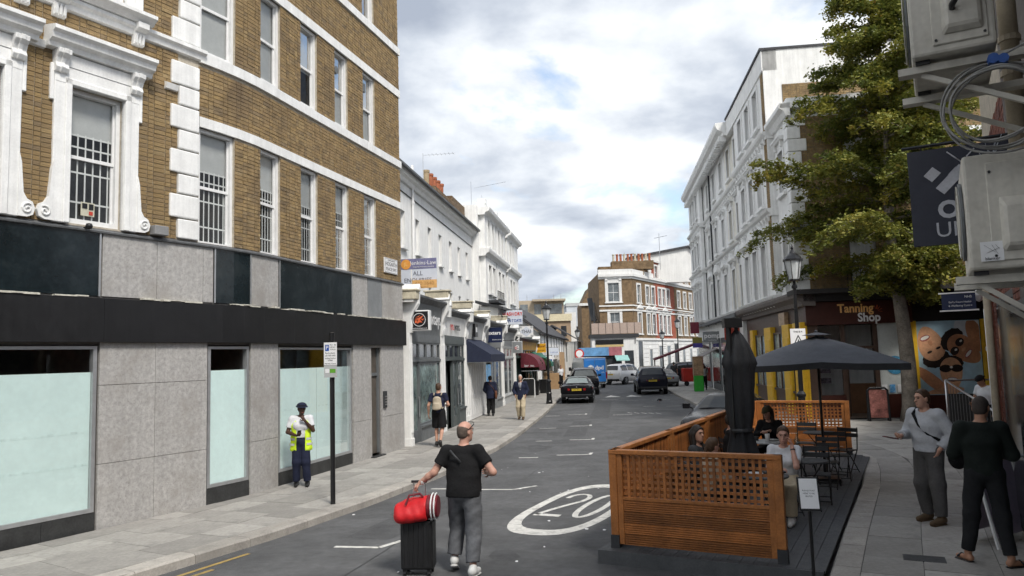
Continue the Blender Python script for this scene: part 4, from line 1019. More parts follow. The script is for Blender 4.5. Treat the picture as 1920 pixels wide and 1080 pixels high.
# beige apartment block, grey block and brick flats in the background
AP = thing('apartment_block', 'beige modern apartment block with set-back top floor over the slate roofs', 'building', (7.0, 150, 0), 0)
BEI = mat('beige_render', (.42, .35, .26), .9, var=.1, scale=.5); BUFF = mat('buff_brick_far', (.33, .24, .16), .9, var=.15, scale=1)
q = MB(); q.box(-9, 4.6, 0, 10, 0, 9.6); q.build('wall', BUFF, AP)
q = MB(); q.box(-9, 4.8, -.4, .05, 9.6, 11); q.build('parapet', mat('cream_band', (.62, .55, .38), .8), AP)
q = MB(); q.box(-8.6, 3.4, 1.5, 9, 11, 14.0); q.build('top_floor', BEI, AP)
q = MB(); q.box(-3.0, 3.7, -.2, 9.2, 13.7, 14.1); q.build('roof_slab', BEI, AP)
for x, w_ in ((-8, 1.6), (-5.5, 1.6), (-2.6, 1.4), (-.2, 3.2)):
    q = MB(); q.box(x, x + w_, 1.4, 1.5, 11.2, 13.2); q.build('window', GREYGLASS, AP)
for i in range(6):
    q = MB(); q.box(-8.4 + i * 2.2, -7.3 + i * 2.2, -.05, .02, 6.5, 8.6); q.build('window', ROOMDARK, AP)
for x in (-7, -4, -1.5, 1.5, 3): 
    q = MB(); q.tube([(x, 3, 14), (x, 3, 15.2)], .06, 4); q.build('roof_pipe', STEEL, AP)
GB = thing('grey_office_block', 'pale grey office block far behind the lamp post and pub roof', 'building', (14.5, 165, 0), 0)
q = MB(); q.box(-2.6, 9, 0, 8, 0, 13.5); q.build('wall', mat('pale_cladding', (.5, .53, .56), .7, var=.1), GB)
q = MB(); q.box(-2.7, 9.2, -.2, 8, 13.5, 14.2); q.build('parapet', LGREY, GB)
for i in range(3):
    q = MB(); q.box(-1.5 + i * 3.4, .6 + i * 3.4, -.06, .02, 7.2, 9.0); q.build('window', ROOMDARK, GB)
q = MB(); q.box(-3.2, -.8, -3, -.3, 0, 12); q.build('stair_tower', MIDW, GB)
BF = thing('brick_flats', 'brown brick flats with a white gable end beside the corner house', 'building', (11.5, 118, 0), 0)
q = MB(); q.box(-.6, 8, 0, 8, 0, 10.6); q.prism([(-.6, 10.6), (2.4, 10.6), (2.2, 13.2), (.8, 13.4)], .0, 8); q.build('wall', FBR, BF)
q = MB(); q.bar((2.4, -.2, 10.6), (2.2, -.2, 13.2), .5, .4); q.box(-1, 2.6, -.3, 0, 10.4, 10.8); q.build('white_barge', MIDW, BF)
q = MB(); q.tube([(.9, -.1, 0), (.9, -.1, 10.5)], .1, 5); q.build('drainpipe', CHAR, BF)
# red-brick rooftops left of the apartments
RB = thing('red_chimneys', 'cluster of brick chimneys above the tandoori restaurant roof', 'chimney', sl_(30, 5, 0), RZ8)
q = MB(); q.box(-1, 10, -1, 2, 0, 6.6); q.box(1, 4, -1.2, 0, 6.6, 8.0); q.box(5.5, 9, -1.2, 0, 6.6, 7.7); q.build('stack', CHB, RB)
for i in range(8):
    q = MB(); q.lathe([(.15, 0), (.13, .1), (.12, .7), (.16, .8)], 8, (1.3 + (i % 4) * .75 + (4.4 if i > 3 else 0), -.6, 8.0 if i < 4 else 7.7)); q.build('chimney_pot', TERRA, RB)
q = MB(); q.lathe([(0, 0), (.3, .05), (.42, .15)], 12, (0, 0, 0)); o = q.build('satellite_dish', PRINTW, RB, loc=(-.6, -1.5, 6.3)); o.rotation_euler = (RAD(80), 0, RAD(-60))
TM = thing('radio_mast', 'thin radio mast against the clouds above the left rooftops', 'mast', sl_(52, 7, 0), RZ8)
q = MB(); q.tube([(0, 0, 4), (0, 0, 19)], [.06, .02], 5); q.build('mast', STEEL, TM)
q = MB(); q.box(-.12, .12, -.12, .12, 7.5, 8.2); q.build('antenna', LGREY, TM)
# ------------------------------------------------------------------ white terrace on the right with the tanning shop at its near corner
RO = (10.5 + 30 * math.sin(RAD(7.2)), 27.6 + 30 * math.cos(RAD(7.2)))
RZ7 = hd(187.2)
def rl(s, y, z):       # s measured from the near corner away from the camera, y into the building
    a = RAD(7.2); return (10.5 + s * math.sin(a) + y * math.cos(a), 27.6 + s * math.cos(a) - y * math.sin(a), z)
def rthing(name, label, cat, s=30, y=0, z=0, group=None): return thing(name, label, cat, rl(s, y, z), RZ7, group)
RT = rthing('stucco_terrace', 'tall white stucco terrace with rows of pedimented windows on the right of the street', 'building')
X = lambda s: 30 - s
ROW = [(4.8, 2.2), (8.6, 1.65), (12.0, 1.65)]
def section(s0, s1, cols, w_, pr, m, top, hoods=('ped', 'flat', None), zt=ROW):
    a, b = X(s1), X(s0); hs = [(X(c) - w_ / 2, X(c) + w_ / 2, z, z + h) for c in cols for z, h in zt]
    q = MB(); wall_with_holes(q, a, b, 4.4, top, hs, .22, 0, -pr)
    if pr:
        for x in (a, b): q.quad((x, -pr, 4.4), (x, 0.3, 4.4), (x, 0.3, top), (x, -pr, top))
    q.build('bay' if pr else 'wall', m, RT)
    for i, c in enumerate(cols):
        for (z, h), hd_ in zip(zt, hoods):
            hv = hd_
            if hd_ == 'ped' and i % 2 == 1: hv = 'seg'
            swin(RT, X(c) - w_ / 2, z, w_, h, -pr, d=.16, surround=.15 if len(cols) > 2 and w_ < 1 else .18, hood=hv if w_ > .75 else ('flat' if hd_ else None), vbar=0, glass=GREYGLASS if (i + int(z)) % 3 else ROOMDARK)
    for z, sc in ((4.45, .7), (7.95, .8), (11.1, .8)):
        q = MB(); q.sweep([(.02, z), (-pr - .05, z + .02), (-pr - .08, z + .12), (-pr - .24 * sc, z + .2), (-pr - .3 * sc, z + .3), (.02, z + .34)], a - .12 * (pr > 0), b + .12 * (pr > 0)); q.build('string_course', WTRIM, RT)
        n = int((b - a) / .55)
        q = MB()
        for k in range(n):
            xx = a + (b - a) * (k + .5) / n; q.sweep([(-pr + .02, z - .16), (-pr - .07, z - .14), (-pr - .12, z + .1), (-pr + .02, z + .1)], xx - .07, xx + .07)
        o = q.build('bracket_row', WTRIM, RT); o['kind'] = 'stuff'
section(23.3, 29.9, (28.2, 26.6, 25.0), .8, .35, WHITE, 14.4)
section(14.2, 23.3, (21.6, 18.6, 15.7), .95, 0.0, WHITE, 14.4)
section(9.3, 14.2, (12.9, 10.5), .95, 0.0, CREAM, 14.4)
section(2.0, 9.3, (7.6, 5.7, 3.8), .95, .25, WHITE, 14.8)
q = MB(); q.box(0, X(2.0), .42, 9, 0, 14.35); q.build('core', WHITE, RT)
q = MB(); q.sweep([(.3, 14.0), (-.45, 14.02), (-.5, 14.2), (-.75, 14.35), (-.85, 14.55), (-.85, 14.7), (.3, 14.78)], -.2, X(11.2)); q.build('cornice', WTRIM, RT)
q = MB()
for k in range(36): q.box(.2 + k * .52, .4 + k * .52, -.68, -.3, 13.75, 14.05)
o = q.build('cornice_bracket_row', WTRIM, RT); o['kind'] = 'stuff'
q = MB(); q.box(X(11.2), X(1.94), -.3, .3, 13.95, 14.8); q.box(X(11.2), X(1.9), -.36, 9, 14.8, 14.9, 1); q.build('attic_parapet', [WHITE, SLATE], RT)
for s in (9.25, 19.9, 23.35):
    q = MB(); q.tube([(X(s), -.12, 4.3), (X(s), -.12, 13.9)], .06, 6); q.build('drainpipe', CHAR, RT)
# strip of bare brick by the near bay
q = MB()
ob = lay_bricks(X(2.55), X(2.05), 5.0, 13.9, [])
for b in ob: q.box(b[0], b[1], -.268, -.2, b[2], b[3], 0, rnd.random())
o = q.build('brick_strip', BRICK, RT); o['kind'] = 'stuff'
# gable end facing the camera
EB = mat('mortar_dark', (.2, .17, .13), .95)
q = MB(); q.quad((X(1.94), -.26, 4.4), (X(1.94), 9, 4.4), (X(1.94), 9, 14.85), (X(1.94), -.26, 14.85)); q.build('gable_end', WHITE, RT)
ys = [b for b in lay_bricks(.45, 8.8, 9.2, 13.3, [(2.9, 3.6, 12.4, 12.75)])]
q = MB(); q.box(X(1.935), X(1.92), .45, 8.8, 9.2, 13.3, 1)
for b in ys: q.box(X(1.925), X(1.905) , b[0], b[1], b[2], b[3], 0, rnd.random())
o = q.build('gable_brickwork', [BRICK, EB], RT); o['kind'] = 'stuff'
q = MB(); q.box(X(1.9), X(1.86), .5, 9, 8.6, 9.2); q.box(X(1.9), X(1.84), 1.2, 9, 10.9, 11.1); q.build('gable_band', WTRIM, RT)
# lower corner block
CB = rthing('corner_block', 'lower white corner block with quoins and brick end behind the ginkgo tree', 'building', 2.0)
L2 = 2.4; 
q = MB(); hs = [(.7, 1.5, z, z + h) for z, h in ROW[:2]]; wall_with_holes(q, 0, L2, 4.5, 11.6, hs, .22, 0, 0)
q.box(0.01, L2 - .02, .23, 6.2, 4.5, 11.5); q.build('wall', WHITE, CB)
for z, h in ROW[:2]: swin(CB, .7, z, .8, h, 0, d=.16, surround=.14, hood='flat')
q = MB(); q.sweep([(.05, 11.2), (-.1, 11.22), (-.2, 11.4), (-.34, 11.5), (-.34, 11.65), (.05, 11.7)], 0, L2 + .3); q.box(L2 - .1, L2 + .3, -.3, 6.3, 11.5, 11.7); q.box(0, L2 + .05, .0, 6.2, 11.68, 11.95); q.build('cornice', WTRIM, CB)
q = MB()
for b in lay_bricks(.3, 6.2, 4.6, 11.2, [(1.9, 2.8, 4.75, 7.0), (1.9, 2.8, 8.5, 10.3)]): q.box(L2 + .0, L2 + .025, b[0], b[1], b[2], b[3], 0, rnd.random())
q.box(L2 - .02, L2 + .012, .3, 1.9, 4.5, 11.2, 1); q.box(L2 - .02, L2 + .012, 2.8, 6.2, 4.5, 11.2, 1); q.box(L2 - .02, L2 + .012, 1.9, 2.8, 7.0, 8.5, 1)
o = q.build('end_brickwork', [BRICK, EB], CB); o['kind'] = 'stuff'
z = 4.62; k = 0
while z < 11.2:
    wq = .62 if k % 2 else .42
    q = MB(); q.box(L2 - .02, L2 + .06, -.04, wq, z + .012, z + .47); q.box(L2 - .5 + (.1 if k % 2 else 0), L2 + .058, -.06, .0, z + .012, z + .47); q.build('quoin', WTRIM, CB, bevel=.015)
    z += .48; k += 1
for z, h in ((4.75, 2.25), (8.5, 1.8)):
    q = MB(); q.box(L2 - .1, L2 - .05, 1.95, 2.75, z, z + h); w_ = q.build('window', WPAINT, CB)
    q = MB(); q.box(L2 - .05, L2 - .04, 2.02, 2.68, z + .08, z + h - .08); q.build('pane', GREYGLASS, w_)
q = MB(); q.tube([(L2 + .5, 1.6, 5.55), (L2 + .5, 3.4, 5.55)], .02, 5)
for i in range(13): q.tube([(L2 + .5, 1.6 + i * .15, 4.68), (L2 + .5, 1.6 + i * .15, 5.55)], .012, 4)
q.build('railing', BLACK, CB)
# ground-floor shop: street side in brown with yellow pilasters
BRN = mat('brown_shop_paint', (.075, .045, .032), .5, var=.15); YEL = mat('yellow_shop_paint', (.72, .43, .025), .5, var=.1); MAROON = mat('maroon_fascia', (.052, .014, .009), .45, var=.12)
TS = rthing('tanning_shop', 'corner tanning shop with yellow pilasters and maroon fascia under the tree', 'shop', 0)
SHOPIN = mat('bright_window_display', (.30, .38, .40), .1, var=.5, scale=1.3, spec=.6, dirt=(.08, .12, .14), dscale=2)
# street side runs along negative local x (away from camera)
q = MB(); q.box(-10.4, 1.1, .05, .4, 0, 4.5); q.build('side_wall', BRN, TS)
q = MB(); q.sweep([(.3, 4.1), (-.15, 4.12), (-.2, 4.25), (-.42, 4.4), (-.46, 4.52), (-.46, 4.6), (.3, 4.64)], -10.6, 1.45); q.build('side_cornice', mat('grey_brown_cornice', (.16, .14, .13), .7, var=.2), TS)
for a, b in ((-8.6, -7.9), (-5.3, -4.0), (-1.9, -.8), (-.15, 1.0)):
    q = MB(); q.box(a, b, -.16, .05, .13, 3.55)
    for z in (.6, 1.25, 1.9, 2.55): q.box(a + .1, b - .1, -.185, -.16, z, z + .5)
    q.build('pilaster', YEL, TS, bevel=.012)
for a, b in ((-7.9, -5.3), (-4.0, -1.9), (-.8, -.15)):
    q = MB(); q.box(a, b, -.06, .05, .13, .95); q.box(a, b, -.12, .05, .95, 1.03); q.build('stall_riser', BRN, TS)
    n = 2 if b - a > 1 else 1
    for i in range(n):
        u = a + (b - a) * i / n; v = a + (b - a) * (i + 1) / n
        q = MB(); q.box(u, u + .06, -.05, .05, 1.03, 3.3); q.box(v - .06, v, -.05, .05, 1.03, 3.3); q.box(u + .06, v - .06, -.05, .05, 3.24, 3.3); w_ = q.build('shop_window', BRN, TS)
        q = MB(); q.quad((u + .06, -.0, 1.03), (v - .06, -.0, 1.03), (v - .06, -.0, 3.24), (u + .06, -.0, 3.24)); q.build('pane', SHOPIN, w_)
q = MB(); q.box(-2.6, -1.6, -.1, .05, 3.55, 4.05); q.build('fascia_panel', mat('tan_panel', (.42, .3, .2), .5, var=.3), TS)
q = MB(); q.box(-9.3, -8.7, -.1, .05, 0.13, 3.4); q.build('side_door', mat('dark_red_door', (.1, .03, .03), .5), TS)
# front, facing the camera: local +x end, running along local y
XF = 1.1
def fbox(mb, x0, x1, y0, y1, z0, z1, m=0): return mb.box(XF + x0, XF + x1, y0, y1, z0, z1, m)
q = MB(); fbox(q, -.5, -.25, 0.3, 7.2, 3.4, 4.6); fbox(q, -.5, -.25, 3.25, 7.2, 0, 3.4); q.build('front_wall', mat('black_board', (.012, .01, .01), .6, var=.2), TS)
q = MB(); fbox(q, -.25, .12, .0, 3.55, 3.42, 4.22); q.build('fascia', MAROON, TS)
q = MB(); fbox(q, -.3, .75, -.5, 7.3, 4.5, 4.66); fbox(q, -.3, .35, -.1, 7.3, 4.25, 4.5); q.build('flat_roof_edge', mat('shadow_dark_soffit', (.02, .018, .018), .7), TS)  # near-black colour carries the shadow band under the projecting edge
q = MB(); fbox(q, -3.2, .2, .4, 7.2, 4.40, 4.5); q.build('flat_roof', LEAD, TS)
q = MB(); fbox(q, -3.4, -3.3, 0.4, 7.0, .1, 4.4); q.build('back_wall', mat('shop_back_wall', (.2, .15, .12), .8, var=.4, scale=1.2), TS)
q = MB(); fbox(q, -3.3, -.25, .4, 3.3, .12, .16); q.build('shop_floor', mat('shop_floor_tile', (.14, .11, .09), .4), TS)
q = MB(); fbox(q, -3.3, -.25, 3.2, 3.3, .1, 4.4); q.build('shop_partition', mat('shop_partition', (.25, .22, .2), .8), TS)
q = MB(); fbox(q, -2.4, -1.9, 1.9, 3.1, .16, 1.25); q.build('counter', mat('counter_wood', (.2, .1, .05), .5), TS)
q = MB()
for z in (1.2, 1.6, 2.0, 2.4): fbox(q, -3.25, -3.0, .5, 1.7, z, z + .04); fbox(q, -3.2, -3.05, .6, 1.6, z + .04, z + .25, 1)
q.build('product_shelf', [WPAINT, mat('product_mix', (.3, .25, .3), .5, var=.9, scale=9)], TS)
TSX = XF + .125; FRN = (RAD(90), 0, RAD(90))
text(TS, 'Tanning', (TSX, 1.68, 3.96), .42, mat('tan_letter', (.8, .45, .16), .4), rot=FRN, bold=.012, sx=.9); text(TS, 'Shop', (TSX, 2.12, 3.63), .42, PRINTW, rot=FRN, bold=.012, sx=.9)
q = MB()
for i in range(5):
    a = RAD(-10 + i * 30); q.bar((TSX, 2.38 + .06 * math.cos(a), 3.86 + .06 * math.sin(a)), (TSX, 2.38 + .2 * math.cos(a), 3.86 + .2 * math.sin(a)), .025, .006)
q.build('sun_ray_mark', ORR, TS)
q = MB(); fbox(q, -.3, -.02, .0, .3, .13, 3.42)
q.build('corner_post', YEL, TS, bevel=.01)
for a, b in ((.3, 1.25), (2.35, 3.3)):
    q = MB(); fbox(q, -.2, -.1, a, b, .13, .95); q.build('stall_riser', MAROON, TS)
    q = MB(); fbox(q, -.18, -.08, a, a + .07, .95, 3.42); fbox(q, -.18, -.08, b - .07, b, .95, 3.42); w_ = q.build('shop_window', BRN, TS)
    q = MB(); q.quad((XF - .12, a + .07, .95), (XF - .12, b - .07, .95), (XF - .12, b - .07, 3.42), (XF - .12, a + .07, 3.42)); q.build('pane', CLEAR if a < 1 else mat('frosted_film', (.55, .58, .56), .3, var=.06), w_)
q = MB(); q.tube([(XF - .115, 2.95, 1.95), (XF - .1, 2.95, 1.95)], .32, 20); o = q.build('globe_sticker', mat('globe_blue', (.06, .25, .42), .4, var=.5, scale=4), TS)
for i in range(3):
    q = MB(); fbox(q, -.1, -.09, 2.45 + i * .26, 2.63 + i * .26, 1.0, 1.28); q.build('window_card', [PRINTW, PBLUE, PRINTW][i], TS)
q = MB(); fbox(q, -.14, -.08, 1.25, 1.33, .13, 3.42); fbox(q, -.14, -.08, 2.27, 2.35, .13, 3.42); fbox(q, -.14, -.08, 1.33, 2.27, 2.55, 2.65); q.build('door_frame', BRN, TS)
q = MB(); fbox(q, -.5, -.46, 1.36, 1.5, .16, 2.55); q.build('open_door', BRN, TS)
# big holiday poster: three laughing heads, flat print
SKY_P = mat('poster_sky', (.36, .52, .62), .35, var=.15, scale=.7); SK1 = mat('poster_skin', (.46, .22, .12), .4, var=.25, scale=1.5); SK2 = mat('poster_skin_light', (.58, .32, .19), .4, var=.2, scale=1.5); HAIR_P = mat('poster_hair', (.018, .012, .01), .5); TEETH = mat('poster_teeth', (.75, .72, .68), .4); LIP = mat('poster_lip', (.3, .08, .07), .4); SHIRT_P = mat('poster_shirt', (.55, .58, .62), .4, var=.1)
PO = thing('holiday_poster', 'large window poster of three laughing people in sunglasses seen from below', 'poster', rl(-XF - .02, 0, 0), RZ7)
q = MB(); q.box(-.27, -.25, 3.72, 5.85, .88, 3.44); q.build('poster_sheet', SKY_P, PO)
def pell(name, m, cy, cz, ry, rz, rot=0, lay=1, a0=0, a1=360, n=44):
    egg = {'printed_face': .22, 'printed_hair': .0}.get(name, 0) * (-1 if lay == 4 else 1); jag = .03 if name == 'printed_hair' else 0
    q = MB(); c, s = math.cos(RAD(rot)), math.sin(RAD(rot)); pts = []
    for i in range(n):
        t = RAD(a0 + (a1 - a0) * i / (n if a1 - a0 == 360 else n - 1)); u, v = ry * math.cos(t) * (1 + egg * math.sin(t)), rz * math.sin(t); jj = 1 + jag * (math.sin(11 * t + lay) + .7 * math.sin(23 * t)); u *= jj; v *= jj
        yy = min(5.83, max(3.74, cy + u * c - v * s)); zz = min(3.42, max(.9, cz + u * s + v * c))
        pts.append((-.25 + lay * .0015, yy, zz))
    q.poly(pts); return q.build(name, m, PO)
# shoulders and arms
pell('printed_shirt', SHIRT_P, 5.55, 3.15, .55, .5, -30, 1); pell('printed_arm', SK1, 4.2, 1.35, .75, .2, -42, 2); pell('printed_arm', SK2, 4.6, 1.0, .6, .14, 6, 2); pell('printed_shoulder', SK1, 5.7, 2.9, .26, .6, 18, 2)
# head upside down on the left
pell('printed_hair', HAIR_P, 4.36, 2.12, .46, .3, 14, 3); pell('printed_face', SK2, 4.2, 2.66, .42, .62, 18, 4); pell('printed_mouth', LIP, 4.03, 2.85, .18, .1, 22, 5); pell('printed_teeth', TEETH, 4.03, 2.86, .15, .06, 22, 6); pell('printed_nose', SK1, 4.2, 2.68, .07, .1, 22, 5)
for c in ((4.16, 2.36), (4.45, 2.5)): pell('printed_eye', HAIR_P, c[0], c[1], .09, .04, 25, 5)
# head on the right with sunglasses
pell('printed_hair', HAIR_P, 4.92, 2.78, .44, .32, 48, 5); pell('printed_face', SK1, 5.3, 2.42, .40, .62, 48, 6)
for c in ((5.16, 2.68), (4.98, 2.38)): pell('printed_lens', HAIR_P, c[0], c[1], .16, .13, 50, 7); pell('printed_glint', TEETH, c[0] + .04, c[1] + .04, .05, .035, 40, 8)
pell('printed_mouth', LIP, 5.42, 2.28, .18, .08, 52, 7); pell('printed_teeth', TEETH, 5.42, 2.28, .15, .05, 52, 8); pell('printed_nose', SK2, 5.27, 2.42, .05, .09, -38, 7)
# head at the bottom with wide dark glasses
pell('printed_hair', HAIR_P, 4.81, 1.96, .42, .27, 0, 8); pell('printed_face', SK2, 4.81, 1.58, .36, .58, 0, 9); pell('printed_lens', HAIR_P, 4.63, 1.78, .2, .13, 0, 10); pell('printed_lens', HAIR_P, 5.0, 1.78, .2, .13, 0, 10); pell('printed_glint', TEETH, 4.82, 1.82, .05, .04, 0, 11); pell('printed_mouth', LIP, 4.82, 1.4, .17, .08, 0, 10); pell('printed_teeth', TEETH, 4.82, 1.41, .15, .05, 0, 11); pell('printed_neck', SK2, 4.82, 1.05, .17, .2, 0, 8)
for y0, y1 in ((3.52, 3.70), (5.88, 6.22)):
    q = MB(); fbox(q, -.28, -.02, y0, y1, .13 if y0 > 5 else .9, 3.46); q.build('yellow_strip', YEL, TS)
q = MB(); fbox(q, -.27, -.2, 3.3, 6.3, .13, .86); q.build('stall_riser', MAROON, TS)
# other shops along the terrace foot
PM = rthing('salon_shop', 'white and charcoal salon shopfronts beyond the yellow pilasters', 'shop', 30)
q = MB(); q.box(0.2, X(10.6), -.12, .1, 0.1, 4.4); q.build('shop_wall', WHITE, PM)
q = MB(); q.box(0.0, X(10.6), -.5, .1, 4.35, 4.55); q.build('shop_cornice', LEAD, PM)
for a, b, m_ in ((X(13.2), X(10.9), CHAR), (X(17.8), X(15.8), CHAR), (X(22), X(18.5), GREYP), (X(29), X(23), MGREY)):
    q = MB(); q.box(a, b, -.2, -.1, .2, 3.4); w_ = q.build('shop_window', m_, PM)
    q = MB(); q.box(a + .15, b - .15, -.215, -.2, .6, 3.1); q.build('pane', ROOMDARK, w_)
def rblade(name, label, s, y0, y1, z0, z1, face, th=.1):
    t = rthing(name, label, 'sign', s); q = MB(); q.box(-th / 2, th / 2, y0, y1, z0, z1); q.build('panel', face, t, bevel=.01); return t
ps = rblade('salon_name_sign', 'grey projecting sign with rounded white letters on the right terrace', 19.0, -1.1, .0, 3.2, 3.85, MGREY)
text(ps, 'pomp', (.06, -.55, 3.58), .42, PRINTW, rot=FRN, bold=.01); text(ps, 'hairdressing', (.06, -.55, 3.31), .1, PRINTW, rot=FRN)
t = rblade('flag_sign', 'small dark red and blue flag sign hung above the salon', 25, -1.2, -.6, 3.9, 4.7, mat('flag_red', (.2, .03, .05), .6))
t = rblade('olive_sign', 'olive and violet little sign beneath the flag sign', 24, -1.2, -.55, 2.9, 3.6, mat('olive_print', (.25, .22, .05), .6)); q = MB(); q.box(.05, .06, -1.2, -.55, 2.9, 3.2); q.build('violet_band', mat('violet_print', (.08, .06, .3), .6), t)
aw2 = rthing('striped_shop_canopy', 'grey and maroon shop canopy under the grey salon sign', 'awning', 22.5)
q = MB(); q.sweep([(0, 2.9), (-1.1, 2.35), (-1.1, 2.3), (0, 2.8)], 0, 3); q.build('canopy', mat('grey_canvas', (.25, .23, .22), .8), aw2); q = MB(); q.box(0, 3, -1.13, -1.1, 1.8, 2.3); q.build('valance', MAR, aw2)
aw3 = rthing('long_red_awning', 'long dark red awning reaching out to the kerb beyond the salon', 'awning', 33)
q = MB(); q.sweep([(0, 3.4), (-3.4, 2.2), (-3.4, 2.05), (0, 3.25)], 0, 3); q.build('canopy', MAR, aw3); q = MB(); q.tube([(0.1, -3.3, 0), (0.1, -3.3, 2.1)], .05, 6); q.build('awning_post', BLACK, aw3)
rs_ = rblade('red_fascia_sign', 'red shop sign glimpsed behind the closed parasol', 11.6, -.9, -.1, 3.2, 4.1, mat('red_sign', (.35, .05, .03), .5))
# low far buildings seen right of the tree
BK = thing('brown_back_building', 'brown brick building glimpsed behind the tree over the tanning shop roof', 'building', (26, 52, 0), 0)
q = MB(); q.box(-2.5, 9, 0, 8, 0, 10.5); q.build('wall', FBR, BK)
for i in range(4):
    for z in (6.2, 8.4):
        q = MB(); q.box(-1.6 + i * 2.3, -.6 + i * 2.3, -.06, .02, z, z + 1.5); q.build('window', GREYGLASS, BK)
q = MB(); q.box(-2.6, 9, -.2, .1, 10.4, 10.8); q.box(-2.6, 9, -.1, .1, 7.85, 8.05); q.build('white_band', MIDW, BK)
# ------------------------------------------------------------------ near building on the right edge, with air conditioners and hanging sign
RWO = (7.0, 10.85); RWH = 209.6
RBRICK = mat('red_brick_near', rnd_attr=[(.20, .065, .04), (.15, .05, .035), (.24, .085, .05), (.12, .045, .035), (.18, .07, .045)], rough=.9, var=.25, scale=8, bump=.5, bscale=70)
def rw(name, label, cat, x, y=0, z=0, group=None):
    a = RAD(RWH); return thing(name, label, cat, (RWO[0] + x * math.sin(a) - y * math.cos(a), RWO[1] + x * math.cos(a) + y * math.sin(a), z), hd(RWH), group)
NW = rw('brick_shop_building', 'dark red brick building with downpipes at the right edge beside the camera', 'building', 0)
q = MB(); q.box(0, 24, .04, 6, 0, 7.5); q.build('wall', MORTAR, NW)
bl = lay_bricks(0.0, 4.2, .2, 5.2, [(.5, 3.2, .2, 3.2)])
q = MB()
for b in bl: q.box(b[0], b[1], -.005 + rnd.uniform(-.004, .004), .05, b[2], b[3], 0, rnd.random())
o = q.build('brick_field', RBRICK, NW); o['kind'] = 'stuff'
q = MB(); q.box(.5, 3.2, .0, .06, .3, 3.2); w_ = q.build('shop_window', CHAR, NW); q = MB(); q.box(.6, 3.1, -.012, 0, .5, 3.1); q.build('pane', ROOMDARK, w_)
q = MB(); q.box(3.4, 22, -.05, .06, .15, 3.0); w_ = q.build('shop_window', CHAR, NW)
q = MB(); q.box(3.5, 21.9, -.06, -.05, .5, 2.9); q.build('pane', ROOMDARK, w_)
q = MB(); q.box(4.2, 23, -.02, .05, 3.0, 7.4); q.build('upper_wall', mat('dark_render', (.12, .105, .095), .9, var=.3, scale=2), NW)
for x, m_, r in ((.12, WPAINT, .045), (.35, mat('cream_pipe', (.4, .34, .25), .7), .05)):
    q = MB(); q.tube([(x, -.1, .1), (x, -.1, 3.1 if m_ is WPAINT else 5.0)], r, 8); q.build('downpipe', m_, NW, smooth=True)
# passage wall further back
PWA = (7.05, 10.95); ph = math.degrees(math.atan2(16.9 - 7.05, 26.2 - 10.95))
PW = thing('passage_brick_wall', 'red brick passage wall with lamp running back to the tanning shop', 'wall', (16.9, 26.2, 0), hd(180 + ph))
PL = math.hypot(16.9 - 7.05, 26.2 - 10.95)
q = MB(); q.box(0, PL, .03, .4, 0, 5.2); q.build('wall', MORTAR, PW)
q = MB()
for b in lay_bricks(0, PL, .1, 5.1, []): q.box(b[0], b[1], -.005, .04, b[2], b[3], 0, rnd.random())
o = q.build('brick_field', RBRICK, PW); o['kind'] = 'stuff'
for x in (6, 11):
    q = MB(); q.box(x, x + .5, -.1, .03, 0, 5.2); q.build('brick_pier', RBRICK, PW)
q = MB(); q.tube([(11.8, -.02, 3.7), (11.8, -.2, 3.75)], .02, 5); q.lathe([(.03, .15), (.09, .1), (.1, 0), (.06, -.1), (0, -.13)], 12, (11.8, -.26, 3.65)); q.build('bulkhead_lamp', WPAINT, PW, smooth=True)
q = MB(); q.lathe([(.05, .12), (.14, .1), (.15, 0), (.06, -.1)], 12, (2.5, -.2, 2.4)); q.build('wall_lantern', WPAINT, PW)
for x, m_ in ((9.0, CHAR), (14.2, mat('cream_pipe', (.4, .34, .25), .7))):
    q = MB(); q.tube([(x, -.1, .1), (x, -.1, 5.0)], .05, 6); q.build('downpipe', m_, PW)
NH = thing('health_clinic_sign', 'small navy clinic sign with white rails hung off the passage wall', 'sign', (9.95, 16.4, 0), hd(209.6))
q = MB(); q.box(-.03, .03, -.45, .2, 3.36, 3.72); q.build('panel', mat('clinic_navy', (.012, .02, .06), .5), NH)
for z in (3.33, 3.72):
    q = MB(); q.box(-.04, .04, -.5, .25, z, z + .03); q.build('rail', WPAINT, NH)
FRW = (RAD(90), 0, RAD(90))
text(NH, "Earl's Court Health", (.032, -.1, 3.53), .055, PRINTW, rot=FRW); text(NH, '& Wellbeing Centre', (.032, -.1, 3.45), .055, PRINTW, rot=FRW); text(NH, 'NHS', (.032, .06, 3.64), .07, PRINTW, rot=FRW)
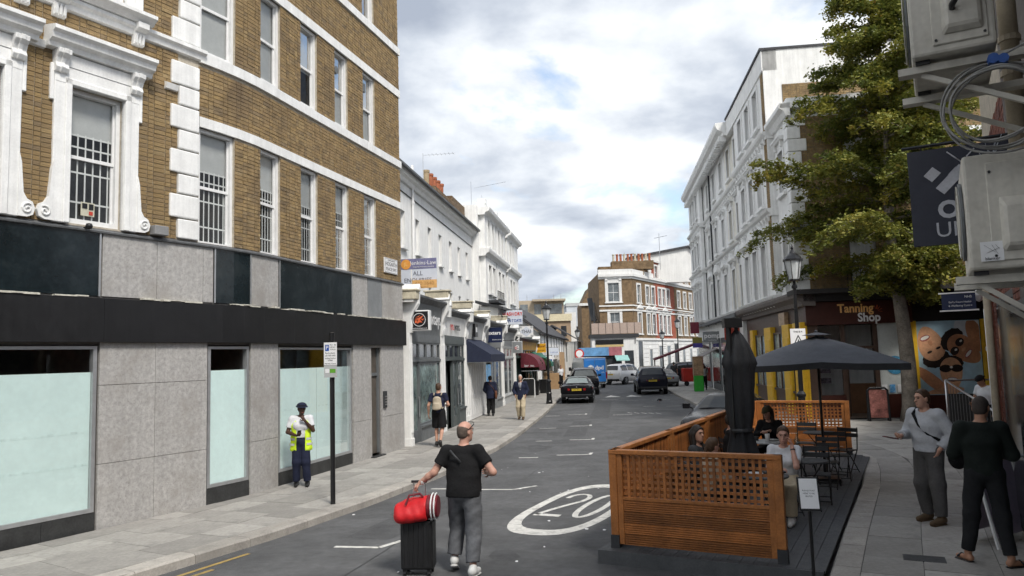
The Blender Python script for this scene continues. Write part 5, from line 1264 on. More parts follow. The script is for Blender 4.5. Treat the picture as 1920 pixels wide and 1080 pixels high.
# air conditioning units
CASE = mat('ac_casing', (.60, .57, .50), .6, var=.1, scale=3, streak=.15, dirt=(.42, .39, .33), dscale=2.5)
def ac(label, x0, x1, y0, y1, z0, z1):
    t = rw('air_conditioner', label, 'air conditioner', x1, 0, 0, 'wall-mounted air conditioners'); a = x0 - x1
    q = MB(); q.box(a, 0, y0, y1, z0, z1); q.build('casing', CASE, t, bevel=.02)
    q = MB(); q.box(.0, .012, y0 + .12, y1 - .04, z0 + .05, z1 - .06); q.build('service_panel', CASE, t, bevel=.008)
    h = z1 - z0
    q = MB(); q.ring_loft([[(.012, y0 + .17, z0 + .1), (.012, y1 - .06, z0 + .1), (.012, y1 - .06, z0 + h * .62), (.012, y0 + .17, z0 + h * .62)], [(.06, y0 + .2, z0 + .14), (.06, y1 - .08, z0 + .14), (.06, y1 - .08, z0 + h * .52), (.06, y0 + .2, z0 + h * .52)]]); q.build('valve_cover', CASE, t, bevel=.012)
    q = MB(); q.tube([(a * .5, y0 - .004, (z0 + z1) / 2), (a * .5, y0 - .02, (z0 + z1) / 2)], .26, 20); g_ = q.build('fan_grille', GREYP, t)
    for r in (.24, .18, .12, .06):
        ring = [(a * .5 + r * math.cos(2 * math.pi * k / 20), y0 - .03, (z0 + z1) / 2 + r * math.sin(2 * math.pi * k / 20)) for k in range(21)]
        q = MB(); q.tube(ring, .004, 4, caps=False); q.build('grille_ring', CASE, g_)
    for xx in (a + .1, -.12):
        q = MB(); q.box(xx - .03, xx + .03, y0 - .08, .05, z0 - .07, z0 - .025); q.box(xx - .045, xx + .045, y0 - .08, .05, z0 - .075, z0 - .07); q.bar((xx, y0 + .05, z0 - .08), (xx, .02, z0 - .45), .03); q.build('bracket', CASE, t)
        q = MB(); q.box(xx - .05, xx + .05, y0 + .02, y0 + .1, z0 - .025, z0); q.build('rubber_foot', BLACK, t)
    for k in range(4):
        q = MB(); q.tube([(.012, y0 + .14 + (k % 2) * (y1 - y0 - .2), z0 + .08 + (k // 2) * (h - .2)), (.017, y0 + .14 + (k % 2) * (y1 - y0 - .2), z0 + .08 + (k // 2) * (h - .2))], .009, 6); q.build('screw', BLACK, t)
    return t
a1 = ac('cream air conditioner with sticker on its end, lower of the two units on the wall', 6.72, 7.5, -.53, -.12, 3.05, 3.77)
a2 = ac('grimy air conditioner at the top edge, upper of the two wall units', 6.85, 7.72, -.755, -.30, 4.38, 5.12)
q = MB(); q.box(.013, .015, -.47, -.35, 3.1, 3.22); st = q.build('sticker', PRINTW, a1)
text(a1, 'blanker', (.0165, -.41, 3.115), .026, BLACK, rot=FRW, ext=.0005)
q = MB()
for p in (((-.45, 3.20), (-.39, 3.15)), ((-.41, 3.2), (-.38, 3.14)), ((-.44, 3.15), (-.37, 3.18)), ((-.39, 3.2), (-.37, 3.17))): q.bar((.0165, *p[0]), (.0165, *p[1]), .0025, .001)
q.build('sticker_drawing', BLACK, a1)
for k, (y, z) in enumerate(((-.52, 4.72), (-.52, 4.62))):
    q = MB(); pts = [(.02, y, z), (.1, y, z + .01), (.2, y + .06, z + .06), (.25, y + .2, z + .16), (.25, y + .3, z + .5)]; q.tube(pts, .018, 8); q.build('refrigerant_hose', BLACK, a2, smooth=True)
# coiled cable hung between the units
CO = rw('cable_coil', 'grey cable coil tied with blue tape hanging between the air conditioners', 'cable', 7.62, -.33, 4.02)
r4 = random.Random(8)
CAB = mat('grey_cable', (.26, .255, .24), .55, var=.15)
for k in range(6):
    r = .30 - k * .014 + r4.uniform(-.01, .01); c = (r4.uniform(-.02, .02), r4.uniform(-.02, .02)); tx = r4.uniform(-.05, .05)
    pts = [(tx + .03 * math.sin(3 * t + k) + k * .012, c[0] + r * math.cos(t), c[1] + r * .95 * math.sin(t)) for t in [2 * math.pi * i / 36 for i in range(37)]]
    q = MB(); q.tube(pts, .0075, 7, caps=False); q.build('cable_loop', CAB, CO, smooth=True)
q = MB(); q.tube([(-.03, .0, .27), (.1, .0, .27)], .032, 8); q.tube([(-.03, .05, .26), (.1, .05, .26)], .03, 8); q.build('tape', mat('blue_tape', (.02, .08, .3), .4), CO)
q = MB(); q.tube([(.02, .0, .28), (.1, .2, .34), (.15, .3, .7), (.15, .33, 1.2)], .0075, 6); q.build('cable_tail', CAB, CO)
# cream soil pipe on brackets
CP = rw('soil_pipe', 'cream soil pipe running up the wall behind the cable coil', 'pipe', 6.6, 0, 0)
q = MB(); q.tube([(0, -.14, 3.8), (0, -.14, 7.6)], .06, 12); q.build('pipe', mat('cream_pipe', (.4, .34, .25), .7), CP, smooth=True)
for z in (3.95, 4.5, 4.75): 
    q = MB(); q.tube([(0, -.14, z), (0, -.14, z + .04)], .072, 12); q.build('collar', mat('cream_pipe', (.4, .34, .25), .7), CP)
AW4 = rw('pink_awning_box', 'faded pink awning box glimpsed through the cable coil', 'awning', 5.2, 0, 0)
q = MB(); q.sweep([(0, 4.25), (-.45, 4.15), (-.5, 4.05), (-.5, 3.98), (0, 3.98)], -1.6, 0); q.build('box', mat('faded_pink', (.30, .07, .11), .7, var=.2), AW4)
SP_ = rw('pigeon_spikes', 'row of clear pigeon spikes above the lower air conditioner', 'spikes', 7.0, -.35, 3.78)
for i in range(14):
    q = MB(); x = -.3 + i * .05; q.tube([(x, 0, 0), (x + r4.uniform(-.03, .03), r4.uniform(-.06, .06), .13)], .0015, 3); q.build('spike', PALE, SP_)
# hanging sign
HS = rw('hanging_sign', 'dark slate hanging sign with white bars logo and outlined letters', 'sign', 5.58, 0, 0)
q = MB(); q.box(-.02, .02, -.86, -.05, 3.45, 4.28); q.build('panel', mat('slate_sign', (.028, .03, .045), .5, var=.1), HS)
q = MB(); q.tube([(0, .05, 4.32), (0, -.9, 4.32)], .015, 6); q.build('bracket', BLACK, HS)
for yy in (-.75, -.15):
    q = MB(); q.tube([(0, yy, 4.32), (0, yy, 4.26)], .008, 5); q.build('hook', BLACK, HS)
LG = mat('pale_lettering', (.5, .5, .53), .5)
text(HS, 'OVER', (.022, -.66, 3.74), .2, LG, rot=FRW, bold=.008, align='LEFT'); text(HS, 'UNDER', (.022, -.69, 3.57), .18, LG, rot=FRW, align='LEFT')
for c, ln, fill in (((-.58, 4.06), .1, 1), ((-.44, 4.0), .26, 1), ((-.33, 3.86), .12, 1), ((-.36, 4.14), .2, 0), ((-.2, 3.98), .2, 0)):
    rot = Matrix.Rotation(RAD(-45 if fill else 45), 3, 'X')
    c = (c[0] - .1, c[1]); q = MB(); q.rbox((.023, *c), (.003, .085, ln), rot) if fill else [q.rbox((.023, c[0] + dy, c[1] + dz), (.003, w2, l2), rot) for dy, dz, w2, l2 in ((-.03, .03, .01, ln), (.03, -.03, .01, ln), (ln * .35, ln * .35, .085, .01), (-ln * .35, -ln * .35, .085, .01))]
    q.build('logo_bar', LG, HS)
# ------------------------------------------------------------------ ground, road, pavements, kerbs, markings
ASPH = mat('asphalt', (0.10, 0.101, 0.103), 0.85, var=0.24, scale=0.9, bump=0.35, bscale=220, fleck=(38, 0.10, (0.24, 0.24, 0.23)), dirt=(0.07, 0.071, 0.073), dscale=0.6)
PATCH = mat('asphalt_patch', (0.078, 0.079, 0.081), 0.85, var=0.2, scale=3, bump=0.4, bscale=200)
SLABM = mat('york_paving', (0.32, 0.305, 0.28), 0.85, var=0.16, scale=2.5, bump=0.25, bscale=90, obj_var=0.2, dirt=(0.22, 0.212, 0.195), dscale=1.6)
SLABJ = mat('paving_joint', (0.10, 0.097, 0.09), 0.95, var=0.2)
KERBM = mat('granite_kerb', (0.38, 0.355, 0.32), 0.8, var=0.22, scale=4, bump=0.35, bscale=90, obj_var=0.15, dirt=(0.26, 0.245, 0.22), dscale=2)
PAINT = mat('road_paint', (0.62, 0.61, 0.57), 0.7, var=0.14, scale=9, bump=0.2, bscale=150, dirt=(0.27, 0.265, 0.25), dscale=5)
YPAINT = mat('yellow_road_paint', (0.36, 0.25, 0.08), 0.7, var=0.2, scale=9, dirt=(0.17, 0.14, 0.08), dscale=5)
g = MB(); g.quad((-900, -200, -0.05), (900, -200, -0.05), (900, 1500, -0.05), (-900, 1500, -0.05)); tag(g.build('ground', mat('ground_grey', (0.09, 0.09, 0.085), 0.95, var=0.2, scale=0.2)), kind='structure')
g = MB(); g.quad((-30, -12, 0), (40, -12, 0), (40, 140, 0), (-30, 140, 0)); ROAD = tag(g.build('road', ASPH), kind='structure')
KL = mkpath((-9.3, 4.9), [(3.0, 50), (3.0, 38), (2.6, 27), (2.6, 22), (3.0, 18), (4.5, 14.5), (4.0, 10), (8, 8), (20, 7), (50, 7)])
# shift so that it passes through the kerb line found in the photograph
_i = min(range(400), key=lambda i: abs(KL(i * 0.1, 0, 0)[1] - 15.76)); _dx = -2.05 - KL(_i * 0.1, 0, 0)[0]
KL = Path([(p.x + _dx, p.y) for p in KL.p])
KR = Path([(-1.75, -1.2), (3.15, 8.0), (4.4, 10.4), (6.2, 13.75), (7.05, 15.5), (7.7, 17.0), (8.05, 18.8), (8.1, 21), (8.0, 24), (8.0, 28), (8.6, 35.2), (9.85, 46.9), (11.2, 58), (13, 75)])
def pavement(name, path, width, s0, s1, sgn, z=0.13, near=None, courses=(0.62, 0.75, 0.6, 0.7, 0.62, 0.75, 0.65, 0.7, 0.6)):
    base = MB()
    n = int((s1 - s0) / 0.5)
    L_ = [path(s0 + (s1 - s0) * i / n, 0.02 * sgn, 0) for i in range(n + 1)]
    R_ = [path(s0 + (s1 - s0) * i / n, width(s0 + (s1 - s0) * i / n) * sgn, 0) for i in range(n + 1)]
    for i in range(n):
        a, b, c, d = L_[i], L_[i + 1], R_[i + 1], R_[i]
        zz = z - 0.006
        base.quad(*[(p[0], p[1], zz) for p in (a, b, c, d)])
    pv = tag(base.build(name, SLABJ), kind='structure')
    # kerb stones
    s = s0; rk = random.Random(len(name))
    while s < s1 - 0.3:
        ln = rk.uniform(0.85, 1.25); e = min(s + ln, s1)
        q = MB(); rings = []
        k = 3
        for i in range(k + 1):
            t = s + 0.004 + (e - s - 0.008) * i / k
            h = z + 0.002
            rings.append([path(t, 0, -0.02), path(t, 0.0, h - 0.025), path(t, 0.025 * sgn, h), path(t, 0.30 * sgn, h), path(t, 0.30 * sgn, -0.02)])
        q.ring_loft(rings); q.build('kerb_stone', KERBM, pv)
        s = e
    # slabs in courses parallel to the kerb
    off = 0.306; j = 0; cnt = 0
    far = MB()
    while off < 9:
        wd = courses[j % len(courses)]
        s = s0 + rk.uniform(0, 0.6)
        while s < s1 - 0.2:
            ln = rk.choice((0.6, 0.75, 0.9, 0.9, 1.05, 1.2)); e = min(s + ln, s1)
            if off < width((s + e) / 2):
                w2 = min(wd, max(0.05, width((s + e) / 2) - off))
                q = MB(); g_ = 0.004
                dz = rk.uniform(-0.002, 0.003)
                top = [path(s + g_, (off + g_) * sgn, z + dz), path(e - g_, (off + g_) * sgn, z + dz), path(e - g_, (off + w2 - g_) * sgn, z + dz), path(s + g_, (off + w2 - g_) * sgn, z + dz)]
                cx = sum(p[0] for p in top) / 4; cy = sum(p[1] for p in top) / 4
                bot = [(p[0], p[1], z - 0.05) for p in top]
                pts = top + bot; fs = [(0, 1, 2, 3), (0, 4, 5, 1), (1, 5, 6, 2), (2, 6, 7, 3), (3, 7, 4, 0)]
                if near(cx, cy):
                    q.add([(p[0] - cx, p[1] - cy, p[2]) for p in pts], fs)
                    q.build('paving_slab', SLABM, pv, loc=(cx, cy, 0)); cnt += 1
                else:
                    far.add(pts, fs)
            s = e
        off += wd; j += 1
    if far.v:
        o = far.build('far_paving_slabs', SLABM, pv); o['kind'] = 'stuff'
    return pv
pavement('pavement', KL, lambda s: 2.75, 2.0, 90, 1, near=lambda x, y: y < 33 and y > 6.5)
pavement('pavement', KR, lambda s: 8.5 if s < 27 else (5.0 if s < 30 else 3.25), 2.0, 82, -1, near=lambda x, y: 5 < y < 21 and x < 10.5 and x > -2)
def mark(name, poly, m=PAINT, z=0.004):
    q = MB(); q.poly([(x, y, z) for x, y in poly]); return q.build(name, m, ROAD)
def strip(name, pts, wd, m=PAINT, z=0.004):
    q = MB(); L_ = []; R_ = []
    for i, p in enumerate(pts):
        a = Vector(pts[max(0, i - 1)]); b = Vector(pts[min(len(pts) - 1, i + 1)]); d = (b - a).normalized(); nn = Vector((-d.y, d.x)) * wd / 2
        L_.append(Vector(p) + nn); R_.append(Vector(p) - nn)
    for i in range(len(pts) - 1): q.quad((*L_[i], z), (*L_[i + 1], z), (*R_[i + 1], z), (*R_[i], z))
    return q.build(name, m, ROAD)
# ------------------------------------------------------------------ markings
def pt(x, y): return (x, y)
# speed roundel with 20, lying along the street (heading about 18 degrees)
RM = (1.06, 13.25); rh = RAD(24)
def rmk(u, v): return (RM[0] + u * math.sin(rh) + v * math.cos(rh), RM[1] + u * math.cos(rh) - v * math.sin(rh))   # u along, v to the right
def sel(t, a, b): c_, s_ = math.cos(t), math.sin(t); return (a * math.copysign(abs(s_) ** .72, s_), b * math.copysign(abs(c_) ** .72, c_))
ring_o = [rmk(*sel(2 * math.pi * i / 48, 2.2, .76)) for i in range(48)]
ring_i = [rmk(*sel(2 * math.pi * i / 48, 1.85, .60)) for i in range(48)]
q = MB()
for i in range(48):
    j_ = (i + 1) % 48; q.quad((*ring_o[i], .004), (*ring_o[j_], .004), (*ring_i[j_], .004), (*ring_i[i], .004))
q.build('speed_roundel', PAINT, ROAD)
def numeral(pts, wd=.13):
    strip('numeral', [rmk(u, v) for u, v in pts], wd)
two = [(.62, -.44)] + [(.65 + .40 * math.sin(RAD(a)), -.25 + -.19 * math.cos(RAD(a))) for a in range(20, 181, 20)] + [(.40, -.09), (.1, -.2), (-.35, -.34), (-.85, -.46)] 
numeral(two, .09); numeral([(-.85, -.5), (-.85, -.04)], .16)
numeral([(.1 + .98 * math.sin(RAD(a)), .27 + .18 * math.cos(RAD(a))) for a in range(0, 361, 15)], .1)
# parking bay ticks
def tick(a, b, wd=.09): strip('bay_mark', [a, b], wd)
for a, b in (((-2.62, 10.87), (-1.97, 10.75)), ((-1.97, 10.75), (-1.52, 11.35)), ((-0.95, 15.2), (-.1, 15.05)), ((-.1, 15.05), (.38, 15.4)),
             ((-1.75, 15.4), (-1.35, 15.33)), ((.05, 19.7), (.55, 19.65)), ((1.05, 20.0), (1.9, 19.95)), ((1.9, 19.9), (2.0, 20.3)), ((.6, 23.4), (1.1, 23.35)), ((1.65, 23.5), (2.35, 23.45)), ((2.35, 23.4), (2.42, 23.8)),
             ((.85, 27.5), (1.45, 27.45)), ((2.0, 28.0), (2.75, 27.95)), ((2.75, 27.9), (2.8, 28.4)), ((1.3, 33), (1.9, 32.95)), ((2.3, 33.4), (3.1, 33.3)), ((3.1, 33.3), (3.15, 33.8)),
             ((7.4, 37.0), (8.1, 36.9)), ((6.3, 37.3), (6.9, 37.2)), ((6.2, 42), (6.8, 41.9)), ((7.6, 42), (8.6, 41.9)), ((4.2, 32.6), (5.0, 32.5)), ((5.0, 43.5), (5.9, 43.4))):
    tick(a, b)
for c in ((6.0, 46.8), (7.25, 46.6)): mark('hump_triangle', [(c[0] - .5, c[1] - .6), (c[0] + .5, c[1] - .6), (c[0] + .1, c[1] + 1.3)])
for k in range(5): tick((5.0 + k * .28, 33.8 - k * .2), (5.12 + k * .28, 33.2 - k * .2), .05)
# yellow lines hugging the left kerb
for d in (-.28, -.46):
    pts = [KL(1.5 + i * .25, d, 0)[:2] for i in range(29)]
    strip('yellow_line', pts[:26 if d > -.4 else 23], .07, YPAINT)
# repair patches and trench lines with their own outline
for poly in ([(2.2, 18.5), (3.4, 18.3), (5.6, 27), (4.5, 27.2)], [(-2.6, 11.4), (-1.9, 11.2), (-.7, 14.2), (-1.5, 14.5)], [(1.5, 24.5), (2.2, 24.4), (3.0, 30), (2.3, 30.1)], [(3.0, 31), (3.8, 30.9), (5.5, 43), (4.7, 43.1)]):
    mark('repair_patch', poly, PATCH, .002)
r5 = random.Random(21)
for k in range(46):      # litter and chewing gum flecks
    x, y = r5.uniform(-3.2, 2.2), r5.uniform(9.0, 21)
    if x > -2.4 + (y - 15) * .25 and not (.9 < x and y < 18 and x > 1.0 + (y - 9.7) * .5):
        s_ = r5.uniform(.012, .03); mark('litter_fleck', [(x + s_ * math.cos(a) * r5.uniform(.5, 1.3), y + s_ * 1.6 * math.sin(a)) for a in [i * 1.256 for i in range(5)]], PRINTW, .005)
q = MB(); q.box(-.22, .22, -.14, .14, -.02, .012); mh = q.build('drain_cover', CHAR, loc=(4.7, 8.95, .123)); tag(mh, 'small dark metal drain cover set in the right pavement', 'drain cover'); mh.rotation_euler.z = RAD(-25)
# leaves and paper rubbish by the left kerb near the black convertible
for i, (x, y, sz, m_, lab) in enumerate(((1.35, 37.6, .35, PRINTW, 'crumpled white paper rubbish in the gutter near the lamp post'), (.75, 32.4, .4, PRINTW, 'flattened white paper bag in the gutter further from the lamp post'), (.95, 33.4, .22, BLACK, 'small dark bag dropped in the gutter'), (3.0, 8.62 + 0.0, .0, PRINTW, ''), (1.9, 8.75, .09, mat('dead_leaf', (.30, .14, .06), .8), 'single brown fallen leaf on the road by the trellis'))):
    if not sz: continue
    q = MB(); n = 9; r6 = random.Random(i)
    for k in range(3): q.add([(r6.uniform(-sz, sz), r6.uniform(-sz, sz), r6.uniform(.01, sz * .35)) for _ in range(5)] + [(0, 0, 0.01)], [(0, 1, 2), (0, 2, 3), (0, 3, 4), (4, 1, 0), (5, 0, 1), (5, 2, 3)])
    tag(q.build('litter' if i < 4 else 'fallen_leaf', m_, loc=(x, y, .005)), lab, 'litter' if i < 4 else 'leaf')

# oil stains in the bays and wandering tar seams
r7 = random.Random(77)
for k, (x, y, s_) in enumerate(((-1.9, 13.2, .35), (-1.0, 17.6, .3), (.6, 21.8, .4), (1.3, 25.6, .35), (-.2, 10.2, .22), (3.6, 22.5, .5), (6.6, 34, .5), (2.0, 30.5, .35))):
    mark('oil_stain', [(x + s_ * r7.uniform(.6, 1.2) * math.cos(a), y + s_ * 1.5 * r7.uniform(.6, 1.2) * math.sin(a)) for a in [2 * math.pi * i / 14 for i in range(14)]], PATCH, .0025)
SEAM = mat('tar_seam', (.04, .04, .042), .6, var=.2)
for x, y, h_, L in ((-2.2, 9.2, 16, 9), (.2, 16.5, 12, 12), (3.9, 19.5, 10, 16), (2.2, 26, 8, 14)):
    pts = []
    for i in range(int(L / .35)):
        pts.append((x, y)); h_ += r7.uniform(-7, 7); x += .35 * math.sin(RAD(h_)); y += .35 * math.cos(RAD(h_))
    strip('tar_seam', pts, .022, SEAM, .003)
# ------------------------------------------------------------------ ginkgo tree
TR = thing('ginkgo_tree', 'tall ginkgo tree with yellowing green tiers of leaves by the tanning shop', 'tree', (13.0, 24.9, .1))
BARK = mat('ginkgo_bark', (.20, .175, .145), .95, var=.4, scale=3, bump=1.0, bscale=18)
rt = random.Random(42)
def axis(z): return (-.25 * (z / 15) + .12 * math.sin(z * .7), .1 * math.sin(z * .5), z)
q = MB(); q.tube([axis(i * .5) for i in range(32)], [max(.03, .27 - .016 * i * .5 + (.08 if i == 0 else 0)) for i in range(32)], 10); q.build('trunk', BARK, TR, smooth=True)
branches = []
z = 4.3
while z < 16.5:
    n = 7 if z < 12.5 else 5; tilt0 = rt.uniform(-.02, .2)
    for k in range(n):
        a = rt.uniform(0, 2 * math.pi)
        prof = (1.0 if z < 9.5 else max(.22, 1 - (z - 9.0) / 9.0)) * (1.0 if z > 5.6 else .72)
        ln = rt.uniform(1.9, 4.2) * prof
        if math.cos(a) < -.2 and 5 < z < 11.5: ln *= 1.18
        if math.cos(a) > .5: ln *= .82
        pts = []; p = Vector(axis(z)); d = Vector((math.cos(a), math.sin(a), tilt0 + rt.uniform(-.08, .2)))
        m_ = 8
        for i in range(m_ + 1):
            pts.append(p.copy()); p = p + d.normalized() * ln / m_; d.z += rt.uniform(-.16, .06); d.x += rt.uniform(-.12, .12); d.y += rt.uniform(-.12, .12)
        branches.append(pts)
        # side twigs
        for i in (3, 5, 6):
            s0 = pts[i]; dd = (pts[i] - pts[i - 1]).normalized(); sd = Vector((-dd.y, dd.x, 0)) * rt.choice((-1, 1)) + dd * .7 + Vector((0, 0, rt.uniform(-.2, .3)))
            l2 = ln * rt.uniform(.18, .34); branches.append([s0 + sd.normalized() * l2 * j / 4 + Vector((0, 0, -.03 * j * j * l2)) for j in range(5)])
    z += rt.uniform(.40, .60)
q = MB()
for pts in branches: q.tube(pts, [max(.007, (.055 if len(pts) > 5 else .02) * (1 - i / len(pts))) for i in range(len(pts))], 5)
q.build('limbs', BARK, TR)
# leaves: small fans crowded on short spurs along every branch
V = []; Fc = []; cl = []
nr = np.random.default_rng(4)
for pts in branches:
    base_c = rt.random()
    i0 = 1
    for i in range(i0, len(pts)):
        seg = (pts[i] - pts[i - 1]).length
        for rep in range(max(2, int(seg / .078))):
            c = pts[i - 1].lerp(pts[i], rt.random()) + Vector((rt.gauss(0, .07), rt.gauss(0, .07), rt.uniform(-.07, .13)))
            tap = 1.0 if i < len(pts) - 1 else .6
            rad = rt.uniform(.07, .16) * tap
            hue = min(1, max(0, base_c * .5 + rt.random() * .5))
            for _ in range(20):
                p = c + Vector((nr.normal(0, rad), nr.normal(0, rad), nr.normal(0, rad * .8))); s_ = nr.uniform(.04, .072)
                ax = Vector(nr.normal(0, 1, 3)).normalized(); up = Vector((nr.normal(0, .7), nr.normal(0, .7), 1)).normalized()
                x = ax.cross(up)
                if x.length < .1: continue
                x.normalize(); y = up.cross(x)
                b = len(V); V += [tuple(p), tuple(p + x * s_ + y * s_ * .55), tuple(p + x * s_ * .35 + y * s_ * 1.2), tuple(p - x * s_ * .35 + y * s_ * 1.2), tuple(p - x * s_ + y * s_ * .55)]
                Fc.append((b, b + 1, b + 2, b + 3, b + 4)); cl.append(hue * .8 + nr.uniform(0, .2))
print('leaves', len(Fc))
me = bpy.data.meshes.new('crown'); me.from_pydata(V, [], Fc)
at = me.attributes.new('leafc', 'FLOAT', 'FACE'); at.data.foreach_set('value', cl)
LM = bpy.data.materials.new('ginkgo_leaf'); LM.use_nodes = True; t_ = LM.node_tree; t_.nodes.clear()
o_ = N('ShaderNodeOutputMaterial', t_); pb = N('ShaderNodeBsdfPrincipled', t_); an = N('ShaderNodeAttribute', t_); an.attribute_name = 'leafc'
rp = ramp([(0.0, (.065, .095, .022)), (.3, (.125, .155, .03)), (.55, (.21, .22, .042)), (.82, (.33, .29, .05)), (.95, (.32, .2, .05)), (1.0, (.28, .13, .05))], t_)
t_.links.new(an.outputs['Fac'], rp.inputs[0]); t_.links.new(rp.outputs[0], pb.inputs['Base Color']); pb.inputs['Roughness'].default_value = .55
tl = N('ShaderNodeBsdfTranslucent', t_); t_.links.new(rp.outputs[0], tl.inputs[0]); ms = N('ShaderNodeMixShader', t_); ms.inputs[0].default_value = .3
t_.links.new(pb.outputs[0], ms.inputs[1]); t_.links.new(tl.outputs[0], ms.inputs[2]); t_.links.new(ms.outputs[0], o_.inputs[0])
me.materials.append(LM); me.update()
inst(me, 'crown', TR)
# epicormic tuft on the trunk
# ------------------------------------------------------------------ street lamps
LANT = mat('lantern_glass', (.62, .64, .64), .15, var=.08, spec=.6)
def lamp(label, loc, h=5.4, ring=True):
    t = thing('street_lamp', label, 'street lamp', loc, rnd.uniform(0, 3), 'black lantern street lamps')
    k = h / 5.4
    q = MB(); q.lathe([(.17, 0), (.17, .12), (.15, .16), (.13, .5), (.15, .55), (.12, .6), (.1, 1.1), (.13, 1.14), (.13, 1.2), (.07, 1.28)], 12); q.build('base', BLACK, t, smooth=False)
    q = MB(); q.lathe([(.065, 1.25), (.06, 2.6), (.045, 4.2 * k), (.08, 4.22 * k), (.08, 4.28 * k), (.04, 4.34 * k), (.045, 4.45 * k)], 10); q.tube([(-.3, 0, 3.6 * k), (.3, 0, 3.6 * k)], .018, 6); q.build('column', BLACK, t)
    q = MB(); q.lathe([(.13, 4.45 * k), (.145, 4.5 * k), (.24, 5.0 * k), (.24, 5.02 * k)], 10); q.build('lantern', LANT, t)
    q = MB()
    for i in range(6):
        a = 2 * math.pi * i / 6; q.tube([(.15 * math.cos(a), .15 * math.sin(a), 4.47 * k), (.25 * math.cos(a), .25 * math.sin(a), 5.0 * k)], .01, 4)
    q.lathe([(.16, 4.42 * k), (.16, 4.47 * k)], 10); q.build('lantern_frame', BLACK, t)
    q = MB(); q.lathe([(.28, 5.0 * k), (.28, 5.05 * k), (.2, 5.14 * k), (.1, 5.22 * k), (.07, 5.28 * k), (.03, 5.34 * k), (.045, 5.38 * k), (.0, 5.5 * k)], 12); q.build('lantern_cap', BLACK, t)
    return t
lamp('black lantern lamp post on the left pavement beside the black convertible', (1.78, 39.5, .13), 5.35)
lr = lamp('black lantern lamp post carrying a triangle notice by the yellow shop pilasters', (8.12, 21.4, .13), 5.4)
lamp('lantern lamp post before the pub gable at the far left', (6.0, 70, .1), 5.1)
lamp('taller lantern lamp post in front of the red brick section, far right', (15.36, 70, .1), 5.8)
lamp('shortest lantern lamp post standing left of the taller far one', (13.9, 70, .1), 4.65)
# warning notice on the near lamp post
NT = thing('crime_notice', 'small white notice with a black triangle strapped to the lamp post', 'sign', (8.08, 21.30, .13), RAD(8))
q = MB(); q.box(-.23, .23, -.03, -.02, 2.45, 3.05); q.build('plate', PRINTW, NT)
q = MB(); 
tri = [(-.15, 2.6), (.15, 2.6), (0, 2.88)]; tin = [(-.1, 2.63), (.1, 2.63), (0, 2.82)]
for i in range(3): q.quad((tri[i][0], -.033, tri[i][1]), (tri[(i + 1) % 3][0], -.033, tri[(i + 1) % 3][1]), (tin[(i + 1) % 3][0], -.033, tin[(i + 1) % 3][1]), (tin[i][0], -.033, tin[i][1]))
q.poly([(-.04, -.033, 2.66), (.04, -.033, 2.66), (0, -.033, 2.76)]); q.build('triangle', BLACK, NT)
text(NT, 'THIS IS A', (0, -.032, 2.96), .07, BLACK); text(NT, 'ZONE', (0, -.032, 2.52), .07, BLACK)
# parking sign on its own post
PS = thing('parking_sign', 'black post with a white parking notice standing at the left kerb', 'sign', (-3.25, 13.39, .13), RAD(-14))
q = MB(); q.tube([(0, 0, 0), (0, 0, 2.96)], .043, 12); q.lathe([(.05, 2.96), (.05, 3.0), (0, 3.02)], 12); q.build('post', BLACK, PS, smooth=False)
q = MB(); q.box(-.125, .125, -.065, -.055, 2.43, 2.83); q.build('notice', PRINTW, PS)
q = MB(); q.box(-.125, .125, -.065, -.055, 2.21, 2.425); q.build('lower_plate', LGREY, PS)
q = MB(); q.box(-.1, -.025, -.068, -.065, 2.68, 2.79); q.build('blue_square', mat('parking_blue', (.02, .08, .35), .5), PS)
text(PS, 'P', (-.062, -.069, 2.735), .1, PRINTW, ext=.0005)
for s_, y, z, sz in (('Mon - Sat', .052, 2.785, .033), ('8.30 am -', .052, 2.745, .033), ('6.30 pm', .052, 2.705, .033), ('Pay by phone', 0, 2.64, .036), ('020 7005 0055', 0, 2.595, .034), ('quoting location', 0, 2.55, .032), ('57084', 0, 2.51, .036), ('Max stay 4 hours', 0, 2.455, .031)):
    text(PS, s_, (y, -.067, z), sz, BLACK, ext=.0005)
q = MB(); q.box(-.1, -.02, -.068, -.065, 2.29, 2.36); q.build('white_tag', PRINTW, PS); q = MB(); q.box(-.01, .1, -.068, -.065, 2.29, 2.36); q.build('green_tag', mat('green_tag', (.12, .35, .03), .5), PS)
